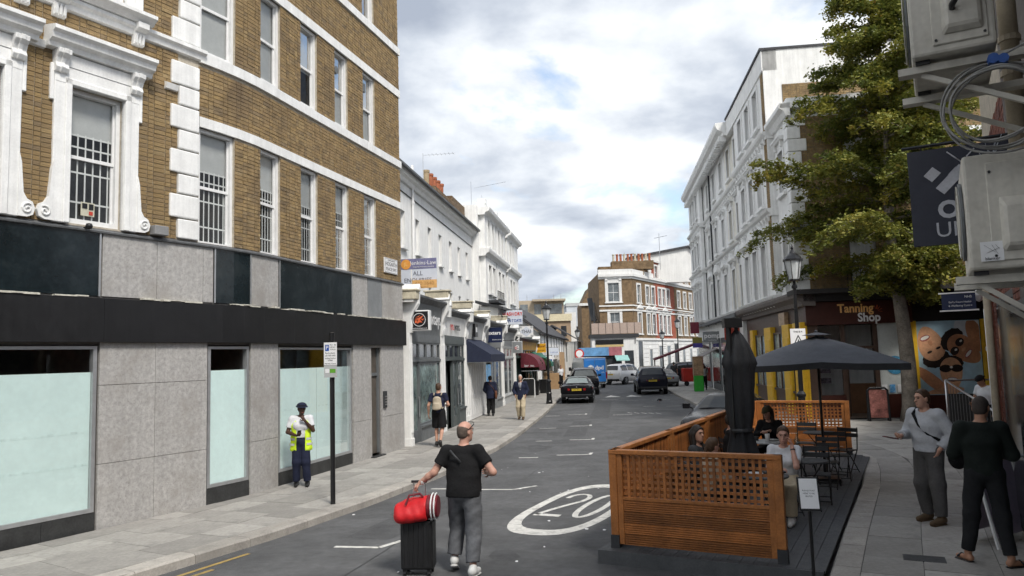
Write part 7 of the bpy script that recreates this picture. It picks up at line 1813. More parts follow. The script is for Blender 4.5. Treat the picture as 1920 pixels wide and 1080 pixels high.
make_car('silver_saloon', 'silver saloon parked ahead of the midnight SUV', 'saloon', PSIL, (11.35, 57.2), 5, None, CGLASS, 'GF16 MKA')
make_car('dark_hatch', 'dark car waiting beyond the white SUV', 'saloon', PNAV, (10.7, 76), -10, None, CGLASS, 'YT09 BNE')
make_car('dark_suv', 'dark car at the junction behind the silver saloon', 'suv', PBLK, (15.8, 66.5), 70, None, CGLASS, 'WX15 TGL')
make_car('black_saloon', 'glossy black saloon facing the camera behind the cafe trellis', 'saloon', PBLK, (6.3, 22.1), 211, None, mat('car_glass_dull', (.012, .014, .016), .12, spec=.25), 'LD19 FKV')
rb = thing('red_barrow', 'red wheeled crate beside the green bin', 'cart', (13.1, 56, .13)); q = MB(); q.box(-.6, .6, -.4, .4, .3, 1.3); q.build('crate', mat('red_crate', (.45, .03, .02), .5), rb, bevel=.03)
for x in (-.4, .4):
    q = MB(); q.tube([(x, -.42, .18), (x, -.36, .18)], .18, 12); q.build('wheel', TYRE, rb)
vn = make_car('delivery_van', 'grey delivery van with blue rear doors and a white cube logo', 'van', PGRY, (5.98, 61.7), -6, None, CGLASS, 'KS23 OPU')
vn.scale = (1, 1, .93)
DB = mat('van_blue_wrap', (.035, .20, .58), .35, var=.05)
for s_ in (-1, 1):
    q = MB(); q.box(min(.01 * s_, .86 * s_), max(.01 * s_, .86 * s_), -3.0, -2.95, .55, 2.42); q.build('rear_door', DB, vn, bevel=.03)
q = MB(); q.box(-.86, .86, -3.0, -2.9, 2.42, 2.52); q.build('roof_trim', DB, vn, bevel=.02)
text(vn, 'dpd', (.36, -3.003, 1.72), .46, PRINTW, bold=.012); text(vn, 'OO', (.62, -3.003, 1.32), .14, PRINTW)
c = (-.33, 1.74)
for pl, m_ in (([(0, .23), (.22, .12), (0, .01), (-.22, .12)], PRINTW), ([(-.23, .10), (-.015, -.01), (-.015, -.25), (-.23, -.14)], mat('logo_pale', (.62, .66, .7), .5)), ([(.23, .10), (.015, -.01), (.015, -.25), (.23, -.14)], PRINTW)):
    q = MB(); q.poly([(c[0] + a, -3.003, c[1] + b) for a, b in pl]); q.build('cube_logo', m_, vn)
# ------------------------------------------------------------------ people: one continuous body surface grown from a distance field, clothes as children
def A3(p): return np.array(p, dtype=np.float32)
class Field:
    def __init__(s): s.pr = []
    def cone(s, a, b, r1, r2, k=.02, cut=None, sc=None):
        a, b = A3(a), A3(b); r = max(r1, r2) + k
        lo, hi = np.minimum(a, b) - r, np.maximum(a, b) + r
        ba = b - a; L2 = float(ba @ ba) + 1e-9
        def f(X, Y, Z):
            px, py, pz = X - a[0], Y - a[1], Z - a[2]
            t = np.clip((px * ba[0] + py * ba[1] + pz * ba[2]) / L2, 0, 1)
            d = np.sqrt((px - t * ba[0]) ** 2 + (py - t * ba[1]) ** 2 + (pz - t * ba[2]) ** 2) - (r1 + (r2 - r1) * t)
            if cut is not None:
                for c, n in cut: d = np.maximum(d, (X - c[0]) * n[0] + (Y - c[1]) * n[1] + (Z - c[2]) * n[2])
            return d
        s.pr.append((f, lo, hi, k)); return s
    def ell(s, c, r, R=None, k=.02):
        c = A3(c); r = A3(r); m = float(max(r)) + k; R_ = np.eye(3) if R is None else np.array(R)
        def f(X, Y, Z):
            px, py, pz = X - c[0], Y - c[1], Z - c[2]
            u = [px * R_[0][i] + py * R_[1][i] + pz * R_[2][i] for i in range(3)]
            k0 = np.sqrt(sum((u[i] / r[i]) ** 2 for i in range(3))); k1 = np.sqrt(sum((u[i] / r[i] ** 2) ** 2 for i in range(3))) + 1e-6
            return k0 * (k0 - 1) / k1
        s.pr.append((f, c - m, c + m, k)); return s
    def ecap(s, a, b, ra, rb, right, k=.03):
        """capsule with an elliptic section: ra/rb = (half width, half depth) at either end"""
        a, b = A3(a), A3(b); ax = b - a; L = float(np.linalg.norm(ax)); ax = ax / L
        rt_ = A3(right); rt_ = rt_ - ax * float(rt_ @ ax); rt_ /= np.linalg.norm(rt_); fw = np.cross(rt_, ax)
        m = max(*ra, *rb) + k
        def f(X, Y, Z):
            px, py, pz = X - a[0], Y - a[1], Z - a[2]
            w_ = px * ax[0] + py * ax[1] + pz * ax[2]; t = np.clip(w_ / L, 0, 1)
            u = px * rt_[0] + py * rt_[1] + pz * rt_[2]; v = px * fw[0] + py * fw[1] + pz * fw[2]
            rx = ra[0] + (rb[0] - ra[0]) * t; ry = ra[1] + (rb[1] - ra[1]) * t; e = w_ - t * L
            q_ = np.sqrt((u / rx) ** 2 + (v / ry) ** 2 + (e / ry) ** 2)
            return (q_ - 1) * np.minimum(rx, ry)
        s.pr.append((f, np.minimum(a, b) - m, np.maximum(a, b) + m, k)); return s
    def mesh(s, name, mats, h=.01, cuts=(), wob=0.0, seed=0, sub=(), late=False):
        lo = np.min([p[1] for p in s.pr], 0) - 2 * h; hi = np.max([p[2] for p in s.pr], 0) + 2 * h
        n = np.ceil((hi - lo) / h).astype(int) + 1
        ax = [(lo[i] + h * np.arange(n[i])).astype(np.float32) for i in range(3)]
        D = np.full(tuple(n), .5, np.float32)
        for f, a, b, k in s.pr:
            i0 = np.maximum(((a - lo) / h).astype(int), 0); i1 = np.minimum(((b - lo) / h).astype(int) + 2, n)
            X = ax[0][i0[0]:i1[0], None, None]; Y = ax[1][None, i0[1]:i1[1], None]; Z = ax[2][None, None, i0[2]:i1[2]]
            d = f(X, Y, Z); sl = D[i0[0]:i1[0], i0[1]:i1[1], i0[2]:i1[2]]
            hh = np.clip(.5 + .5 * (sl - d) / k, 0, 1)
            sl[...] = sl * (1 - hh) + d * hh - k * hh * (1 - hh)
        X, Y, Z = ax[0][:, None, None], ax[1][None, :, None], ax[2][None, None, :]
        def cut_(D):
            for c, nn in cuts: D = np.maximum(D, ((X - c[0]) * nn[0] + (Y - c[1]) * nn[1] + (Z - c[2]) * nn[2]).astype(np.float32))
            for c, r in sub: D = np.maximum(D, (r - np.sqrt((X - c[0]) ** 2 + (Y - c[1]) ** 2 + (Z - c[2]) ** 2)).astype(np.float32))
            return D
        if late: D = cut_(D)
        if wob:
            rw_ = np.random.default_rng(seed)
            for j in range(7):
                kx, ky, kz = rw_.normal(0, 1, 3) * (9 + 5 * j) * ((1, 1, .75) if not late else (4, 4, 3)); D += np.float32(wob / (1 + .35 * j)) * np.sin(kx * X + ky * Y + kz * Z + rw_.uniform(0, 6)).astype(np.float32)
        if not late: D = cut_(D)
        for i in range(3):
            for e in (0, -1):
                ix = [slice(None)] * 3; ix[i] = e; D[tuple(ix)] = np.maximum(D[tuple(ix)], h * .5)
        S = D < 0; cnt = np.zeros(tuple(n - 1), np.int8)
        O = [(i, j, k) for i in (0, 1) for j in (0, 1) for k in (0, 1)]
        for i, j, k in O: cnt += S[i:n[0] - 1 + i, j:n[1] - 1 + j, k:n[2] - 1 + k]
        M = (cnt > 0) & (cnt < 8); cells = np.argwhere(M)
        idx = np.full(M.shape, -1, np.int64); idx[M] = np.arange(len(cells))
        acc = np.zeros((len(cells), 3)); c_ = np.zeros(len(cells))
        for a in O:
            for axx in range(3):
                if a[axx]: continue
                b = list(a); b[axx] = 1
                d0 = D[cells[:, 0] + a[0], cells[:, 1] + a[1], cells[:, 2] + a[2]]; d1 = D[cells[:, 0] + b[0], cells[:, 1] + b[1], cells[:, 2] + b[2]]
                x = (d0 < 0) != (d1 < 0); t = np.where(x, d0 / np.where(x, d0 - d1, 1), 0)
                pos = np.array(a, float)[None] + t[:, None] * (np.array(b) - np.array(a))[None]
                acc += pos * x[:, None]; c_ += x
        V = (cells + acc / c_[:, None]) * h + lo
        F = []
        for axx in range(3):
            o1, o2 = (axx + 1) % 3, (axx + 2) % 3
            s0 = [slice(1, -1)] * 3; s0[axx] = slice(0, -1); s1 = list(s0); s1[axx] = slice(1, None)
            d0 = S[tuple(s0)]; d1 = S[tuple(s1)]; e = np.argwhere(d0 != d1)
            off = np.ones(3, int); off[axx] = 0; e2 = e + off; flip = d0[tuple(e.T)]
            def cid(p, a, b):
                q_ = p.copy(); q_[:, o1] -= a; q_[:, o2] -= b; return idx[tuple(q_.T)]
            quad = np.stack([cid(e2, 1, 1), cid(e2, 0, 1), cid(e2, 0, 0), cid(e2, 1, 0)], 1)
            quad[~flip] = quad[~flip][:, ::-1]; F.append(quad)
        F = np.concatenate(F)
        me = bpy.data.meshes.new(name); me.from_pydata(V.tolist(), [], F.tolist())
        for m_ in (mats if isinstance(mats, list) else [mats]): me.materials.append(m_)
        me.polygons.foreach_set('use_smooth', [True] * len(me.polygons)); me.update()
        return me
def nv(v): v = A3(v); return v / np.linalg.norm(v)
STAND = dict(pelvis=(0, 0, .98), chest=(0, .0, 1.27), neck=(0, -.015, 1.46), shL=(-.18, -.01, 1.41), shR=(.18, -.01, 1.41), elL=(-.235, -.03, 1.13), elR=(.235, -.03, 1.13), wrL=(-.24, .05, .88), wrR=(.24, .05, .88),
             hipL=(-.085, 0, .94), hipR=(.085, 0, .94), knL=(-.1, .02, .51), knR=(.1, .02, .51), anL=(-.1, -.02, .09), anR=(.1, -.02, .09), ftL=(-.03, 1, 0), ftR=(.03, 1, 0), hdL=(0, .1, -1), hdR=(0, .1, -1), pnL=(1, 0, 0), pnR=(-1, 0, 0), yaw=0, pitch=0, curl=.5)
SEAT = dict(STAND, pelvis=(0, 0, .55), chest=(0, .05, .84), neck=(0, .05, 1.03), shL=(-.17, .05, .98), shR=(.17, .05, .98), elL=(-.22, .1, .72), elR=(.22, .1, .72), wrL=(-.12, .33, .70), wrR=(.12, .33, .70), hdL=(.3, .9, .1), hdR=(-.3, .9, .1), pnL=(0, 0, -1), pnR=(0, 0, -1),
            hipL=(-.09, .04, .53), hipR=(.09, .04, .53), knL=(-.12, .45, .51), knR=(.12, .45, .51), anL=(-.12, .42, .09), anR=(.12, .42, .09))
EYEM = mat('eye_dark', (.02, .015, .012), .2); LIPM = mat('lip', (.33, .12, .10), .5)
def skin(nm, c): return mat('skin_' + nm, c, .5, var=.1, scale=14, spec=.35)
SKL = skin('light', (.48, .27, .19)); SKP = skin('pink', (.52, .29, .22)); SKD = skin('dark', (.065, .032, .02)); SKT = skin('tan', (.36, .19, .12))
def cloth(nm, c, v=.14, r=.9): return mat('cloth_' + nm, c, r, var=v, scale=5, bump=.55, bscale=13, spec=.2)
def person(label, loc, heading, height=1.75, pose=None, sk=SKL, hair=None, shirt=None, legs=None, shoes=None, h=.011, seat=False, build=1.0, belly=0.0, group=None, extra=None, female=False):
    J = dict(SEAT if seat else STAND); J.update(pose or {})
    yaw, pit = RAD(J['yaw']), RAD(J['pitch']); w = build
    neck = A3(J['neck']); hR = Matrix.Rotation(-yaw, 3, 'Z') @ Matrix.Rotation(pit, 3, 'X'); R = np.array(hR)
    hc = neck + A3(R @ np.array((0, .035, .165)))
    def hp(x, y, z): return hc + A3(R @ np.array((x, y, z)))
    right = nv(A3(J['shR']) - A3(J['shL']))
    B = Field()
    B.ell(hc + A3(R @ np.array((0, -.008, .025))), (.076, .096, .098), R, .02); B.ell(hp(0, .022, -.045), (.058, .068, .075), R, .03); B.cone(hp(0, .055, -.085), hp(0, .06, -.09), .03, .028, .03)
    B.cone(hp(0, .09, .01), hp(0, .108, -.022), .009, .014, .012); B.ell(hp(0, .083, .04), (.05, .016, .012), R, .012); B.ell(hp(0, .088, -.058), (.024, .01, .006), R, .006); B.ell(hp(0, .085, -.072), (.02, .01, .006), R, .006)
    for s_ in (-1, 1): B.ell(hp(s_ * .078, -.005, -.005), (.01, .02, .032), R, .008)
    B.cone(neck - A3((0, 0, .06)), hc + A3(R @ np.array((0, -.02, -.06))), .058 * (.85 if female else 1), .052 * (.85 if female else 1), .03)
    def torso(F, o, k=.05):
        p, c = A3(J['pelvis']), A3(J['chest']); n_ = neck; mid = (p + c) / 2
        F.ecap(p - nv(c - p) * .02, mid, ((.155 + .01 * (w - 1)) * w + o, .105 * w + belly * .5 + o), (.135 * w + belly + o, .095 * w + belly + o), right, k)
        F.ecap(mid, c, (.135 * w + belly + o, .095 * w + belly + o), (.165 * w + o, .108 * w + o), right, k)
        F.ecap(c, n_ - A3((0, 0, .07)), (.165 * w + o, .108 * w + o), (.10 * w + o, .07 * w + o), right, k)
        for s_ in ('L', 'R'): F.cone(A3(J['sh' + s_]), n_ - A3((0, 0, .05)), .050 * w + o * .8, .048 + o * .7, k)
        if female: 
            for s_ in (-1, 1): F.ell(c + right * (s_ * .075) + A3((0, .085, -.01)), (.062 + o, .055 + o, .062 + o), None, .04)
    torso(B, 0.0)
    for s_ in ('L', 'R'):
        a, e, wr = A3(J['sh' + s_]), A3(J['el' + s_]), A3(J['wr' + s_])
        B.cone(a, e, .05 * w, .038 * w, .03); B.cone(e, e * .6 + wr * .4, .039 * w, .037 * w, .02); B.cone(e * .6 + wr * .4, wr, .036 * w, .026, .02)
        hi_, k_, an = A3(J['hip' + s_]), A3(J['kn' + s_]), A3(J['an' + s_])
        B.cone(hi_, k_, .082 * w, .054 * w, .03); B.cone(k_, k_ * .65 + an * .35, .05 * w, .052 * w, .03); B.cone(k_ * .65 + an * .35, an, .05 * w, .036, .02)
        ft = nv(J['ft' + s_]); B.cone(an - A3((0, 0, .045)) - ft * .03, an - A3((0, 0, .06)) + ft * .15, .036, .024, .02)
        # hand: palm, four fingers of unequal length with two bends, thumb off the side of the palm
        d, pn = nv(J['hd' + s_]), A3(J['pn' + s_]); pn = nv(pn - d * float(pn @ d)); sd = np.cross(d, pn) * (1 if s_ == 'L' else -1)
        cu = J.get('curl' + s_, J['curl'])
        B.ecap(wr, wr + d * .075, (.026, .017), (.037, .014), sd, .012)
        for i, (off, ln) in enumerate(((-.03, .052), (-.01, .072), (.011, .078), (.031, .068))):
            b0 = wr + d * .078 + sd * off; d1 = nv(d * math.cos(cu * .8) + pn * math.sin(cu * .8)); b1 = b0 + d1 * ln * .55; d2 = nv(d * math.cos(cu * 2.0) + pn * math.sin(cu * 2.0)); b2 = b1 + d2 * ln * .5
            B.cone(b0, b1, .0095, .009, .004); B.cone(b1, b2, .009, .0075, .004)
        t0 = wr + d * .022 + sd * .026; t1 = t0 + nv(sd * .8 + d * .75 + pn * .35) * .04; t2 = t1 + nv(d * .9 + sd * .15 + pn * .5) * .032; B.cone(t0, t1, .013, .0105, .008); B.cone(t1, t2, .0105, .009, .004)
    o = bpy.data.objects.new('person', B.mesh('person', sk, h)); COL.objects.link(o)
    o.location = loc; o.rotation_euler = (0, 0, RAD(-heading)); sc = height / 1.75; o.scale = (sc, sc, sc); tag(o, label, 'person', group)
    def child(nm, F, m, **kw): return inst(F.mesh(nm, m, kw.pop('h', h), **kw), nm, o)
    if h < .013:
        for s_ in (-1, 1):
            q = MB(); c = hp(s_ * .031, .084, .018); q.lathe([(0, -.006), (.011, -.004), (.013, 0), (.011, .004), (0, .006)], 8, tuple(c)); q.build('eye', EYEM, o)
            q = MB(); q.tube([tuple(hp(s_ * .015, .096, .037)), tuple(hp(s_ * .032, .094, .042)), tuple(hp(s_ * .05, .083, .036))], .004, 5); q.build('eyebrow', (hair or {}).get('m', EYEM), o)
        q = MB(); q.tube([tuple(hp(-.022, .088, -.064)), tuple(hp(0, .098, -.063)), tuple(hp(.022, .088, -.064))], .0045, 5); q.build('lips', LIPM, o)
    if shirt:
        F = Field(); off = shirt.get('off', .014); torso(F, off); sl = shirt.get('sleeve', .55)
        for s_ in ('L', 'R'):
            a, e, wr = A3(J['sh' + s_]), A3(J['el' + s_]), A3(J['wr' + s_])
            if sl <= 1: c = a + (e - a) * sl; F.cone(a, e, .050 * w + off, .049 * w + off, .035, cut=[(c, nv(e - a))])
            else:
                c = e + (wr - e) * (sl - 1); F.cone(a, e, .054 * w + off, .046 * w + off, .03); F.cone(e, wr, .045 * w + off, .034 + off * .8, .03, cut=[(c, nv(wr - e))])
        hem = shirt.get('hem', -.06); p = A3(J['pelvis']); ax = nv(A3(J['chest']) - p)
        if hem < -.08:
            ext_ = -hem; F.ecap(p, p - ax * ext_, (.16 * w + off, .11 * w + off + belly), (.17 * w + off, .115 * w + off), right, .04)
        child('shirt', F, shirt['m'], cuts=[(p + ax * hem, -ax)], sub=[(neck + A3((0, .03, .035)), shirt.get('neck', .075))], wob=shirt.get('wob', .0022), seed=len(label))
    if legs:
        F = Field(); off = legs.get('off', .014); p = A3(J['pelvis']); c_ = A3(J['chest']); end = legs.get('end', 1.93)
        F.ecap(p - nv(c_ - p) * .03, (p * .6 + c_ * .4), (.150 * w + off, .104 * w + off), (.128 * w + off * .6 + belly * .5, .088 * w + off * .6 + belly * .5), right, .05)
        for s_ in ('L', 'R'):
            hi_, k_, an = A3(J['hip' + s_]), A3(J['kn' + s_]), A3(J['an' + s_]); lo_ = legs.get('loose', .015)
            if end <= 1: c = hi_ + (k_ - hi_) * end; F.cone(hi_, k_ + (k_ - hi_) * .1, .09 * w + off, .07 * w + off + lo_, .03, cut=[(c, nv(k_ - hi_))])
            else:
                c = k_ + (an - k_) * (end - 1); F.cone(hi_, k_, .088 * w + off, .06 * w + off + lo_ * .6, .03); F.cone(k_, an, .058 * w + off + lo_ * .6, .045 + off + lo_ * .5, .03, cut=[(c, nv(an - k_))])
        child('trousers' if end > 1 else 'shorts', F, legs['m'], cuts=[(p + nv(c_ - p) * legs.get('top', .1), nv(c_ - p))], wob=legs.get('wob', .003), seed=len(label) + 3)
    if shoes:
        for s_ in ('L', 'R'):
            an = A3(J['an' + s_]); ft = nv(J['ft' + s_]); F = Field(); sdv = np.cross(ft, (0, 0, 1))
            if shoes.get('flip'):
                F.ecap(an - A3((0, 0, .085)) - ft * .05, an - A3((0, 0, .085)) + ft * .16, (.042, .009), (.05, .009), nv(sdv), .01); F.cone(an - A3((0, 0, .05)) + ft * .1 + sdv * .045, an - A3((0, 0, .03)) + ft * .1, .012, .012, .01); F.cone(an - A3((0, 0, .05)) + ft * .1 - sdv * .045, an - A3((0, 0, .03)) + ft * .1, .012, .012, .01)
            else:
                F.cone(an - A3((0, 0, .03)) - ft * .035, an - A3((0, 0, .045)) + ft * .06, .05, .046, .02); F.cone(an - A3((0, 0, .045)) + ft * .06, an - A3((0, 0, .055)) + ft * .185, .046, .034, .02); F.cone(an + A3((0, 0, .01)), an - A3((0, 0, .02)), .046, .05, .02)
            sb = inst(F.mesh('shoe', shoes['m'], h), 'shoe', o)
            if shoes.get('sole'):
                F = Field(); up_ = nv(np.cross(nv(sdv), ft)); dn = -up_ if up_[2] > 0 else up_
                F.ecap(an + dn * .082 - ft * .05, an + dn * .085 + ft * .175, (.046, .014), (.046, .014), nv(sdv), .01); inst(F.mesh('sole', shoes['sole'], h), 'sole', sb)
    if hair:
        F = Field(); st = hair.get('style', 'short'); hm = hair['m']; fr = A3(R @ np.array((0, 1, 0))); up = A3(R @ np.array((0, 0, 1)))
        t_ = hair.get('t', .012)
        F.ell(hc + A3(R @ np.array((0, -.012, .028))), (.0765 + t_ * .6, .097 + t_, .099 + t_), R, .01); F.ell(hc + A3(R @ np.array((0, -.045, -.03))), (.062 + t_ * .5, .055 + t_ * .5, .06), R, .03)
        face = [(hp(0, .15, -.035), .148), (hp(.1, .035, -.03), .05), (hp(-.1, .035, -.03), .05)]
        cuts = []
        if st in ('short', 'buzz'): 
            cuts = [(hp(0, 0, -.08), -up)]
        if st == 'bald': cuts = [(hp(0, .0, .0), nv(fr * .85 - up * .1)), (hp(0, 0, .045), nv(up * .8 - fr * -.25)), (hp(0, 0, -.07), -up)]
        if st == 'long':
            F.cone(hp(0, -.07, -.02), hp(0, -.09, -.28), .085, .06, .04); 
            for s_ in (-1, 1): F.cone(hp(s_ * .065, -.02, .0), hp(s_ * .085, .0, -.26), .04, .035, .03)
            cuts = []; face = [(hp(0, .15, -.045), .150)]
        if st == 'bun':
            F.ell(hp(0, -.12, .03), (.045, .045, .05), R, .02); cuts = [(hp(0, 0, -.085), -up)]
        if st == 'pony':
            F.cone(hp(0, -.1, .03), hp(0, -.13, -.14), .035, .02, .03); cuts = []
        child('hair', F, hm, cuts=cuts, sub=face, wob=.003 if st not in ('buzz', 'bald') else .0006, seed=7, late=True)
        if hair.get('cap'):
            F = Field(); F.ell(hc + A3(R @ np.array((0, -.008, .035))), (.096, .116, .105), R, .01); child('cap', F, hair['cap'], cuts=[(hp(0, 0, .035), nv(-up * .95 - fr * .08))])
            br = hair.get('brim', 1); F = Field(); F.ecap(hp(0, br * .09, .04), hp(0, br * .165, .03), (.075, .008), (.05, .006), A3(R @ np.array((1, 0, 0))), .01); child('cap_peak', F, hair['cap'])
    if extra: extra(o, J, hp, child)
    return o
def strap(o, pts, wd, m, name='strap'):
    q = MB(); L_ = len(pts); q.tube(pts, wd, 6); return q.build(name, m, o, smooth=True)
BLKC = cloth('black', (.012, .012, .013)); NAVC = cloth('navy', (.018, .022, .045)); GRYT = cloth('grey_trouser', (.125, .13, .14)); WHTC = cloth('white', (.62, .63, .65), .05); DGRY = cloth('dark_grey', (.05, .052, .055)); CREC = cloth('cream', (.52, .44, .31)); SWEAT = cloth('grey_marl', (.42, .43, .45), .1); JEANB = cloth('black_denim', (.017, .018, .02)); HIVIS = mat('hi_vis_yellow', (.62, .85, .03), .7, var=.06); REFL = mat('reflective_tape', (.55, .55, .53), .4); TAUPE = cloth('taupe', (.085, .082, .08)); BRNC = cloth('brown', (.16, .1, .06)); OLIVE = cloth('olive', (.06, .055, .03))
SHW = mat('white_trainer', (.68, .68, .66), .5, var=.08); SHB = mat('black_shoe', (.015, .015, .015), .4); SHN = mat('brown_suede', (.10, .065, .035), .8); HRD = mat('hair_dark', (.018, .013, .01), .6, var=.3, scale=30); HRB = mat('hair_brown', (.06, .032, .016), .6, var=.3, scale=30); HRG = mat('hair_grey_cropped', (.10, .075, .06), .8, var=.3, scale=30); WSTB = mat('watch_band', (.6, .6, .58), .4)

# man with the suitcase
def ex_case(o, J, hp, child):
    q = MB(); q.tube([tuple(hp(-.085, -.02, .03)), tuple(hp(-.09, .06, .09)), tuple(hp(-.04, .09, .11)), tuple(hp(.04, .09, .11)), tuple(hp(.09, .06, .09)), tuple(hp(.085, -.02, .03))], .005, 5); q.build('glasses', BLACK, o)
    q = MB(); w_ = A3(J['wrL']); q.tube([w_ + A3((.045, -.004, .012)), w_ + A3((.02, -.002, .006))], .036, 12); q.build('watch', WSTB, o)
    strap(o, [(-.13, -.12, 1.43), (-.06, -.142, 1.36), (0.0, -.15, 1.30)], .012, CHAR)
person('man in black T-shirt and grey joggers wheeling a suitcase away down the road', (-.66, 9.33, 0), 9, 1.83, dict(yaw=38, shL=(-.19, -.01, 1.41), elL=(-.34, -.06, 1.17), wrL=(-.52, -.02, 1.05), hdL=(-.75, .1, -.55), pnL=(0, .3, -1), curlL=.95, elR=(.36, -.05, 1.17), wrR=(.26, .2, 1.12), hdR=(-.4, .8, .1), pnR=(-1, 0, 0), hipL=(-.09, .0, .94), knL=(-.12, .16, .54), anL=(-.155, .10, .15), ftL=(-.12, .9, -.35), hipR=(.09, 0, .94), knR=(.105, .0, .51), anR=(.12, -.15, .11), ftR=(.12, 1, -.05), chest=(0, .03, 1.27), neck=(.0, .02, 1.46)),
       SKP, dict(m=HRG, style='bald', t=.004), dict(m=BLKC, sleeve=.62, hem=-.10, off=.02, wob=.003), dict(m=GRYT, top=-.03, end=1.86, off=.02, loose=.025, wob=.005), dict(m=SHW, sole=SHW), .0095, build=1.1, belly=.02, extra=ex_case)
CS = thing('wheeled_suitcase', 'black hard-shell suitcase on four castors with its handle pulled up', 'suitcase', (-1.24, 9.42, 0), RAD(-6))
SHELL = mat('black_shell', (.014, .014, .015), .4, var=.15, bump=.2, bscale=150)
q = MB(); q.box(-.2, .2, -.13, .13, .07, .66); q.build('shell', SHELL, CS, bevel=.035)
for i in range(6):
    q = MB(); q.box(-.165 + i * .06, -.145 + i * .06, -.138, -.128, .12, .62); q.build('rib', SHELL, CS, bevel=.004)
q = MB(); q.box(-.203, .203, -.012, .012, .08, .655); q.build('zip_band', CHAR, CS)
for x in (-.15, .15):
    for y in (-.09, .09):
        q = MB(); q.box(x - .02, x + .02, y - .02, y + .02, .045, .075); q.tube([(x - .016, y, .028), (x + .016, y, .028)], .028, 12); q.build('castor', BLACK, CS)
for x in (-.075, .075):
    q = MB(); q.tube([(x, .1, .62), (x, .1, 1.08)], .009, 6); q.build('handle_tube', STEEL, CS)
q = MB(); q.tube([(-.1, .1, 1.09), (.1, .1, 1.09)], .016, 8); q.build('grip', BLACK, CS)
DB_ = thing('duffel_bag', 'bright red duffel bag with maroon end and white stripes resting on the suitcase', 'bag', (-1.23, 9.34, .66), RAD(-6))
RDB = mat('red_nylon', (.55, .015, .02), .45, var=.12, scale=4, bump=.3, bscale=12); MRN = mat('maroon_nylon', (.14, .012, .02), .5, var=.12)
F = Field(); F.ecap((-.2, 0, .11), (.14, .0, .15), (.16, .11), (.155, .14), (0, 1, 0), .03); F.ecap((-.2, -.09, .05), (.08, -.08, .07), (.09, .07), (.09, .07), (0, 1, 0), .06); F.ecap((-.12, .06, .16), (.1, .06, .2), (.1, .08), (.1, .08), (0, 1, 0), .06)
inst(F.mesh('bag_body', RDB, .012, wob=.004, cuts=[((.13, 0, 0), (1, 0, 0)), ((-.27, 0, 0), (-1, 0, 0))]), 'bag_body', DB_)
F = Field(); F.ecap((.10, 0, .16), (.2, .0, .16), (.152, .145), (.145, .14), (0, 1, 0), .02); inst(F.mesh('bag_end', MRN, .012, wob=.002, cuts=[((.26, 0, 0), (1, 0, 0)), ((.125, 0, 0), (-1, 0, 0))]), 'bag_end', DB_)
for k in (0, 1):
    q = MB(); x = .19 + .04 * k; q.tube([(x, .16 * math.cos(a), .16 + .155 * math.sin(a)) for a in [2 * math.pi * i / 20 for i in range(21)]], .009, 5, caps=False); q.build('stripe', PRINTW, DB_)
q = MB(); q.box(-.14, .1, -.165, -.155, .1, .125); q.tube([(-.12, -.13, .2), (-.08, -.1, .31), (.04, -.05, .32), (.08, -.05, .28)], .014, 6); q.build('handle', MRN, DB_)
q = MB(); q.box(-.06, .0, -.168, -.158, .05, .075); q.build('label', PRINTW, DB_)

# parking warden
def ex_ward(o, J, hp, child):
    F = Field(); F.ell(hp(0, -.005, .075), (.098, .115, .062), None, .01); child('hat', F, NAVC, h=.009)
    F = Field(); F.ecap(hp(0, 0, .052), hp(0, 0, .06), (.125, .14), (.12, .135), (1, 0, 0), .006); F.pr and None
    q = MB(); q.ring_loft([[tuple(hp(r * math.cos(a), r * 1.15 * math.sin(a), z)) for a in [2 * math.pi * i / 20 for i in range(20)]] for r, z in ((.1, .055), (.125, .045), (.128, .05), (.1, .07))]); q.build('hat_brim', NAVC, o)
    q = MB(); q.ring_loft([[tuple(hp(.101 * math.cos(a), .118 * math.sin(a), z)) for a in [2 * math.pi * i / 20 for i in range(20)]] for z in (.065, .09)], caps=False); q.build('hat_band', BLACK, o)
    for s_ in (-1, 1):          # open hi-vis waistcoat hanging off the shoulders
        F = Field(); rt_ = A3((1, 0, 0)); F.ecap((0, -.01, .80), (0, 0, 1.05), (.235, .15), (.19, .135), rt_, .04); F.ecap((0, 0, 1.05), (0, 0, 1.27), (.19, .135), (.20, .142), rt_, .04); F.ecap((0, 0, 1.27), (0, -.01, 1.40), (.20, .142), (.12, .095), rt_, .04)
        child('waistcoat_panel', F, HIVIS, cuts=[((s_ * .088, .0, 0), (-s_, .0, 0)), ((0, 0, .74), (0, 0, -1))], sub=[((s_ * .27, 0, 1.36), .10)], wob=.004)
        q = MB()
        for zz, r0 in ((.97, .205), (.86, .226)):
            pts = [(s_ * math.cos(t) * (r0 + .012), math.sin(t) * (.152), zz) for t in [RAD(-50 + 12 * i) for i in range(10)]]
            for u, v in zip(pts, pts[1:]): q.quad(u, v, (v[0], v[1], v[2] + .045), (u[0], u[1], u[2] + .045))
        q.build('reflective_strip', REFL, o)
    q = MB(); q.rbox((.02, .31, 1.13), (.075, .012, .15), (RAD(-35), 0, RAD(20))); q.build('handheld', BLACK, o)
person('traffic warden in white shirt, hi-vis waistcoat and hat by the mint window', (-4.38, 15.4, .13), 168, 1.68, dict(yaw=-18, pitch=-8, elR=(.27, .02, 1.14), wrR=(.08, .24, 1.08), hdR=(-.6, .75, .2), pnR=(-.4, 0, .9), elL=(-.25, .08, 1.16), wrL=(-.09, .2, 1.38), hdL=(.5, .1, .8), pnL=(.3, -.9, 0), curlL=.7, knL=(-.1, .05, .51), anL=(-.13, .02, .09), knR=(.09, .02, .51), anR=(.1, -.04, .09)), SKD, dict(m=HRD, style='short', t=.006), dict(m=WHTC, sleeve=.68, hem=.04, off=.016), dict(m=NAVC, off=.018, end=1.95, loose=.02, wob=.003), dict(m=SHB), .0105, build=1.06, extra=ex_ward, female=True)

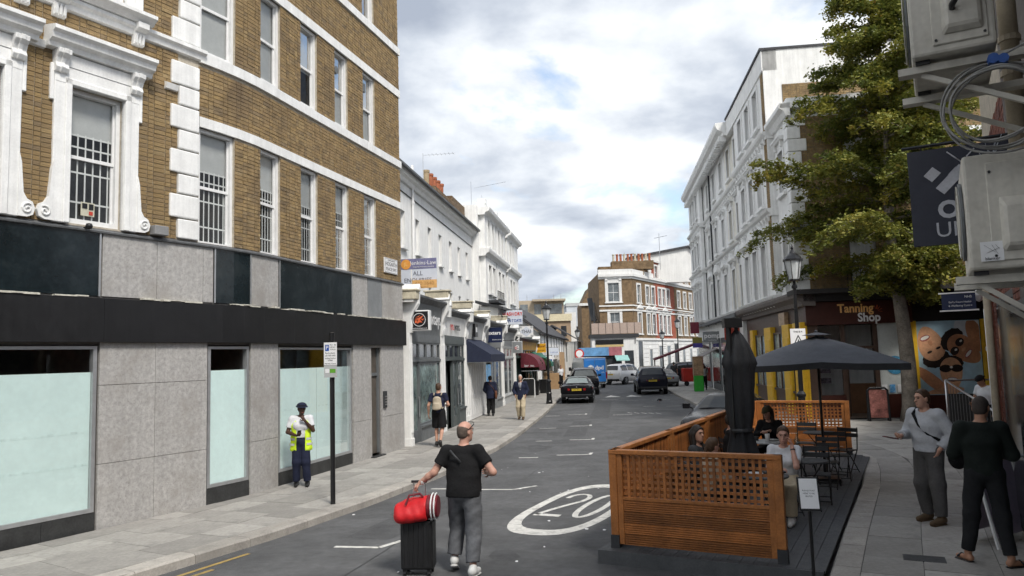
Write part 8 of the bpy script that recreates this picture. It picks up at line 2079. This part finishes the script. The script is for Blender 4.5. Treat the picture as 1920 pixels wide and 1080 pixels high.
# man in shorts with backpack
def ex_pack(o, J, hp, child):
    F = Field(); F.ecap((0, -.2, 1.1), (0, -.2, 1.32), (.135, .085), (.11, .07), (1, 0, 0), .04); F.ecap((0, -.27, 1.06), (0, -.27, 1.18), (.1, .04), (.09, .035), (1, 0, 0), .03); child('backpack', F, mat('beige_pack', (.42, .36, .27), .8, var=.1), wob=.002)
    for s_ in (-1, 1): strap(o, [(s_ * .1, -.14, 1.42), (s_ * .11, -.06, 1.475), (s_ * .12, .06, 1.45), (s_ * .14, .12, 1.33), (s_ * .15, .06, 1.15), (s_ * .13, -.12, 1.05)], .018, mat('beige_pack', (.42, .36, .27), .8, var=.1))
person('man in navy T-shirt and black shorts with a beige backpack walking up the left pavement', (-2.2, 21.6, .13), 6, 1.8, dict(yaw=8, elL=(-.27, -.08, 1.14), wrL=(-.29, .02, .9), elR=(.28, -.03, 1.15), wrR=(.2, .2, 1.1), hdR=(-.3, .9, .1), knL=(-.09, .1, .52), anL=(-.07, -.0, .11), knR=(.1, -.02, .51), anR=(.08, -.26, .16), ftR=(0, .8, -.5)), SKL, dict(m=HRB, style='short', t=.008), dict(m=NAVC, sleeve=.62, hem=-.05, off=.02), dict(m=BLKC, end=.98, off=.02, loose=.03), dict(m=SHB), .012, extra=ex_pack)
# man in navy jacket with brown shoulder bag
def ex_bag(o, J, hp, child):
    F = Field(); F.ecap((.24, -.1, .98), (.24, -.1, .86), (.06, .13), (.06, .14), (1, 0, 0), .03); child('shoulder_bag', F, mat('brown_leather', (.13, .05, .025), .5, var=.15)); strap(o, [(.23, -.12, 1.0), (.1, -.14, 1.25), (-.1, -.13, 1.45), (-.15, 0, 1.47)], .012, mat('brown_leather', (.13, .05, .025), .5))
person('man in navy jacket and dark trousers with a brown shoulder bag, back turned', (-1.05, 32.3, .13), 2, 1.72, dict(yaw=-10, pitch=-8, knL=(-.1, .06, .51), anL=(-.11, .0, .09), anR=(.1, -.14, .1), elL=(-.26, 0, 1.14), wrL=(-.2, .16, 1.0)), SKT, dict(m=HRD, style='short', t=.012), dict(m=NAVC, sleeve=1.93, hem=-.22, off=.03), dict(m=BLKC, off=.018), dict(m=SHB), .015, extra=ex_bag)
# man in blazer
def ex_blz(o, J, hp, child):
    q = MB(); q.poly([(-.06, .155, 1.44), (.06, .155, 1.44), (.015, .165, 1.16), (-.015, .165, 1.16)]); q.build('shirt_front', WHTC, o); q = MB(); q.poly([(-.015, .168, 1.42), (.015, .168, 1.42), (.022, .172, 1.2), (0, .172, 1.17), (-.022, .172, 1.2)]); q.build('tie', NAVC, o)
person('man in navy blazer, tie and cream chinos walking towards the camera', (.22, 30.0, .13), 186, 1.78, dict(elL=(-.27, -.05, 1.14), wrL=(-.2, .1, .95), elR=(.27, -.05, 1.14), wrR=(.2, .1, .95), knL=(-.09, .1, .52), anL=(-.08, .05, .1), anR=(.09, -.12, .1)), SKL, dict(m=mat('hair_white', (.5, .48, .45), .7), style='short', t=.006), dict(m=NAVC, sleeve=1.92, hem=-.2, off=.03), dict(m=CREC, off=.022, loose=.03, wob=.006), dict(m=SHN), .014, extra=ex_blz)
# man in grey sweater on the right
def ex_grey(o, J, hp, child):
    F = Field(); F.ecap((-.22, -.24, 1.0), (-.23, -.25, .84), (.07, .13), (.08, .15), (1, 0, 0), .03); child('messenger_bag', F, BLKC, wob=.002)
    strap(o, [(-.2, -.22, 1.02), (-.2, .06, 1.1), (-.1, .12, 1.17), (.0, .148, 1.28), (.1, .11, 1.42), (.135, 0, 1.485), (.1, -.1, 1.43), (-.1, -.14, 1.2), (-.22, -.24, 1.02)], .021, BLKC)
    q = MB(); q.rbox((.13, .53, 1.13), (.09, .2, .012), (RAD(12), 0, 0)); q.build('wallet', mat('maroon_wallet', (.12, .03, .03), .5), o)
person('man in pale grey sweater with black crossbody bag holding a wallet on the right pavement', (5.82, 10.75, .13), 246, 1.85, dict(yaw=12, pitch=-4, elR=(.28, .02, 1.15), wrR=(.17, .3, 1.13), hdR=(-.1, 1, .05), pnR=(-.7, 0, .6), curlR=.9, elL=(-.31, -.08, 1.15), wrL=(-.2, .05, .96), hdL=(.35, .1, -.9), knL=(-.13, .03, .51), anL=(-.16, .06, .09), knR=(.1, .03, .51), anR=(.12, -.06, .09)), SKL, dict(m=HRB, style='short', t=.012), dict(m=SWEAT, sleeve=1.82, hem=-.05, off=.026, wob=.004), dict(m=TAUPE, off=.02, loose=.02, end=1.98, wob=.004), dict(m=SHN, sole=SHN), .0095, build=1.1, belly=.015, extra=ex_grey)
# man in black, back to camera
person('man in black jumper, black jeans and flip-flops standing with his back turned at the right', (5.3, 8.66, .13), 24, 1.88, dict(yaw=25, pitch=-12, elL=(-.265, .04, 1.13), wrL=(-.12, .24, 1.12), hdL=(.4, .85, .2), elR=(.275, .03, 1.13), wrR=(.18, .26, 1.12), hdR=(-.3, .9, .2), knL=(-.14, .02, .51), anL=(-.2, .05, .09), ftL=(-.5, .8, 0), knR=(.13, .0, .51), anR=(.17, -.08, .09), ftR=(.75, .6, 0)), SKT, dict(m=mat('hair_buzz', (.045, .035, .03), .85, var=.2, scale=40), style='buzz', t=.003), dict(m=cloth('black_green_knit', (.012, .016, .014)), sleeve=1.5, hem=-.06, off=.018), dict(m=JEANB, off=.013, loose=.012, end=1.93), dict(m=BLACK, flip=True), .0095, build=1.04)
# youth with cap in the passage
def ex_red(o, J, hp, child):
    F = Field(); F.ecap((0.05, -.19, 1.06), (0.05, -.19, 1.32), (.14, .09), (.12, .08), (1, 0, 0), .04); child('red_backpack', F, mat('red_pack', (.4, .02, .03), .6))
person('youth in white T-shirt and black cap with a red backpack by the passage wall', (11.2, 18.0, .13), 255, 1.76, dict(pitch=-30, elR=(.26, .05, 1.14), wrR=(.12, .26, 1.05), hdR=(0, 1, .1)), SKT, dict(m=HRD, style='short', t=.008, cap=BLKC, brim=-1), dict(m=WHTC, sleeve=.6), dict(m=BLKC), dict(m=SHW), .013, extra=ex_red)
# diners
def dine(label, u, v, face, **kw): return person(label, en(u, v, DZ), EH + face, seat=True, group='diners on the cafe deck', **kw)
def ex_tee(o, J, hp, child):
    t = text(o, "LEVI'S", (0, .168, .87), .07, BLACK, rot=(RAD(90), 0, RAD(180)), ext=.002, bold=.002)
    q = MB(); q.tube([A3(J['wrL']) * .75 + A3(J['elL']) * .25, A3(J['wrL']) * .8 + A3(J['elL']) * .2], .034, 10); q.build('bracelet', BLACK, o)
dine('seated woman in white T-shirt resting her hand by her ear', 2.42, 1.78, 182, height=1.76, pose=dict(yaw=-10, pitch=-8, elL=(-.2, .3, .78), wrL=(-.13, .16, 1.06), hdL=(.2, -.2, .9), pnL=(.8, 0, 0), curlL=.9, elR=(.2, .18, .73), wrR=(.02, .38, .76), hdR=(-.8, .5, 0)), sk=SKP, hair=dict(m=HRB, style='bun', t=.01), shirt=dict(m=WHTC, sleeve=.7, hem=-.04), legs=dict(m=CREC, off=.02, loose=.03, end=1.9), shoes=dict(m=SHW), h=.0105, female=True, extra=ex_tee)
dine('seated woman with long dark hair in charcoal top against the road-side trellis', 2.3, .48, 95, height=1.74, pose=dict(yaw=25), sk=SKL, hair=dict(m=HRD, style='long', t=.014), shirt=dict(m=DGRY, sleeve=1.9), legs=dict(m=BLKC), shoes=dict(m=SHB), h=.011, female=True)
dine('seated diner with brown bobbed hair behind the front trellis', 1.62, .85, 40, height=1.6, pose=dict(pitch=-10), sk=SKP, hair=dict(m=HRB, style='pony', t=.014), shirt=dict(m=cloth('oatmeal', (.4, .32, .24)), sleeve=1.9), legs=dict(m=DGRY), shoes=dict(m=SHW), h=.011, female=True)
dine('seated woman in olive cap and black top with long dark hair', 6.35, .95, 184, height=1.78, pose=dict(yaw=15, pitch=-12, wrL=(-.05, .3, .86), wrR=(.06, .3, .84), elL=(-.24, .15, .76), elR=(.24, .15, .76)), sk=SKL, hair=dict(m=HRD, style='long', t=.012, cap=OLIVE, brim=1), shirt=dict(m=BLKC, sleeve=1.9), legs=dict(m=BLKC), shoes=dict(m=SHB), h=.012, female=True)
dine('seated diner in black raising a cup behind the closed parasol', 4.6, .5, 60, height=1.74, pose=dict(elL=(-.2, .22, .8), wrL=(-.1, .3, 1.0), hdL=(.2, .3, .8)), sk=SKP, hair=dict(m=HRD, style='short'), shirt=dict(m=BLKC, sleeve=1.7), legs=dict(m=DGRY), shoes=dict(m=SHB), h=.013)
# far pedestrians
person('woman in white blouse and black trousers outside the salon', (12.35, 49.0, .13), 190, 1.68, dict(), SKT, dict(m=HRD, style='long'), dict(m=WHTC, sleeve=.8), dict(m=BLKC), dict(m=SHB), .018, female=True)
person('man in dark top and shorts walking off past the green bin', (12.1, 57.0, .13), 15, 1.78, dict(anR=(.1, -.2, .12)), SKT, dict(m=HRD), dict(m=DGRY, sleeve=.7), dict(m=BLKC, end=.95), dict(m=SHW), .018)
person('man in white shirt standing by the parked cars on the far left', (3.6, 58.5, .13), 150, 1.75, dict(), SKT, dict(m=HRD), dict(m=WHTC, sleeve=.8), dict(m=BLKC), dict(m=SHB), .018)
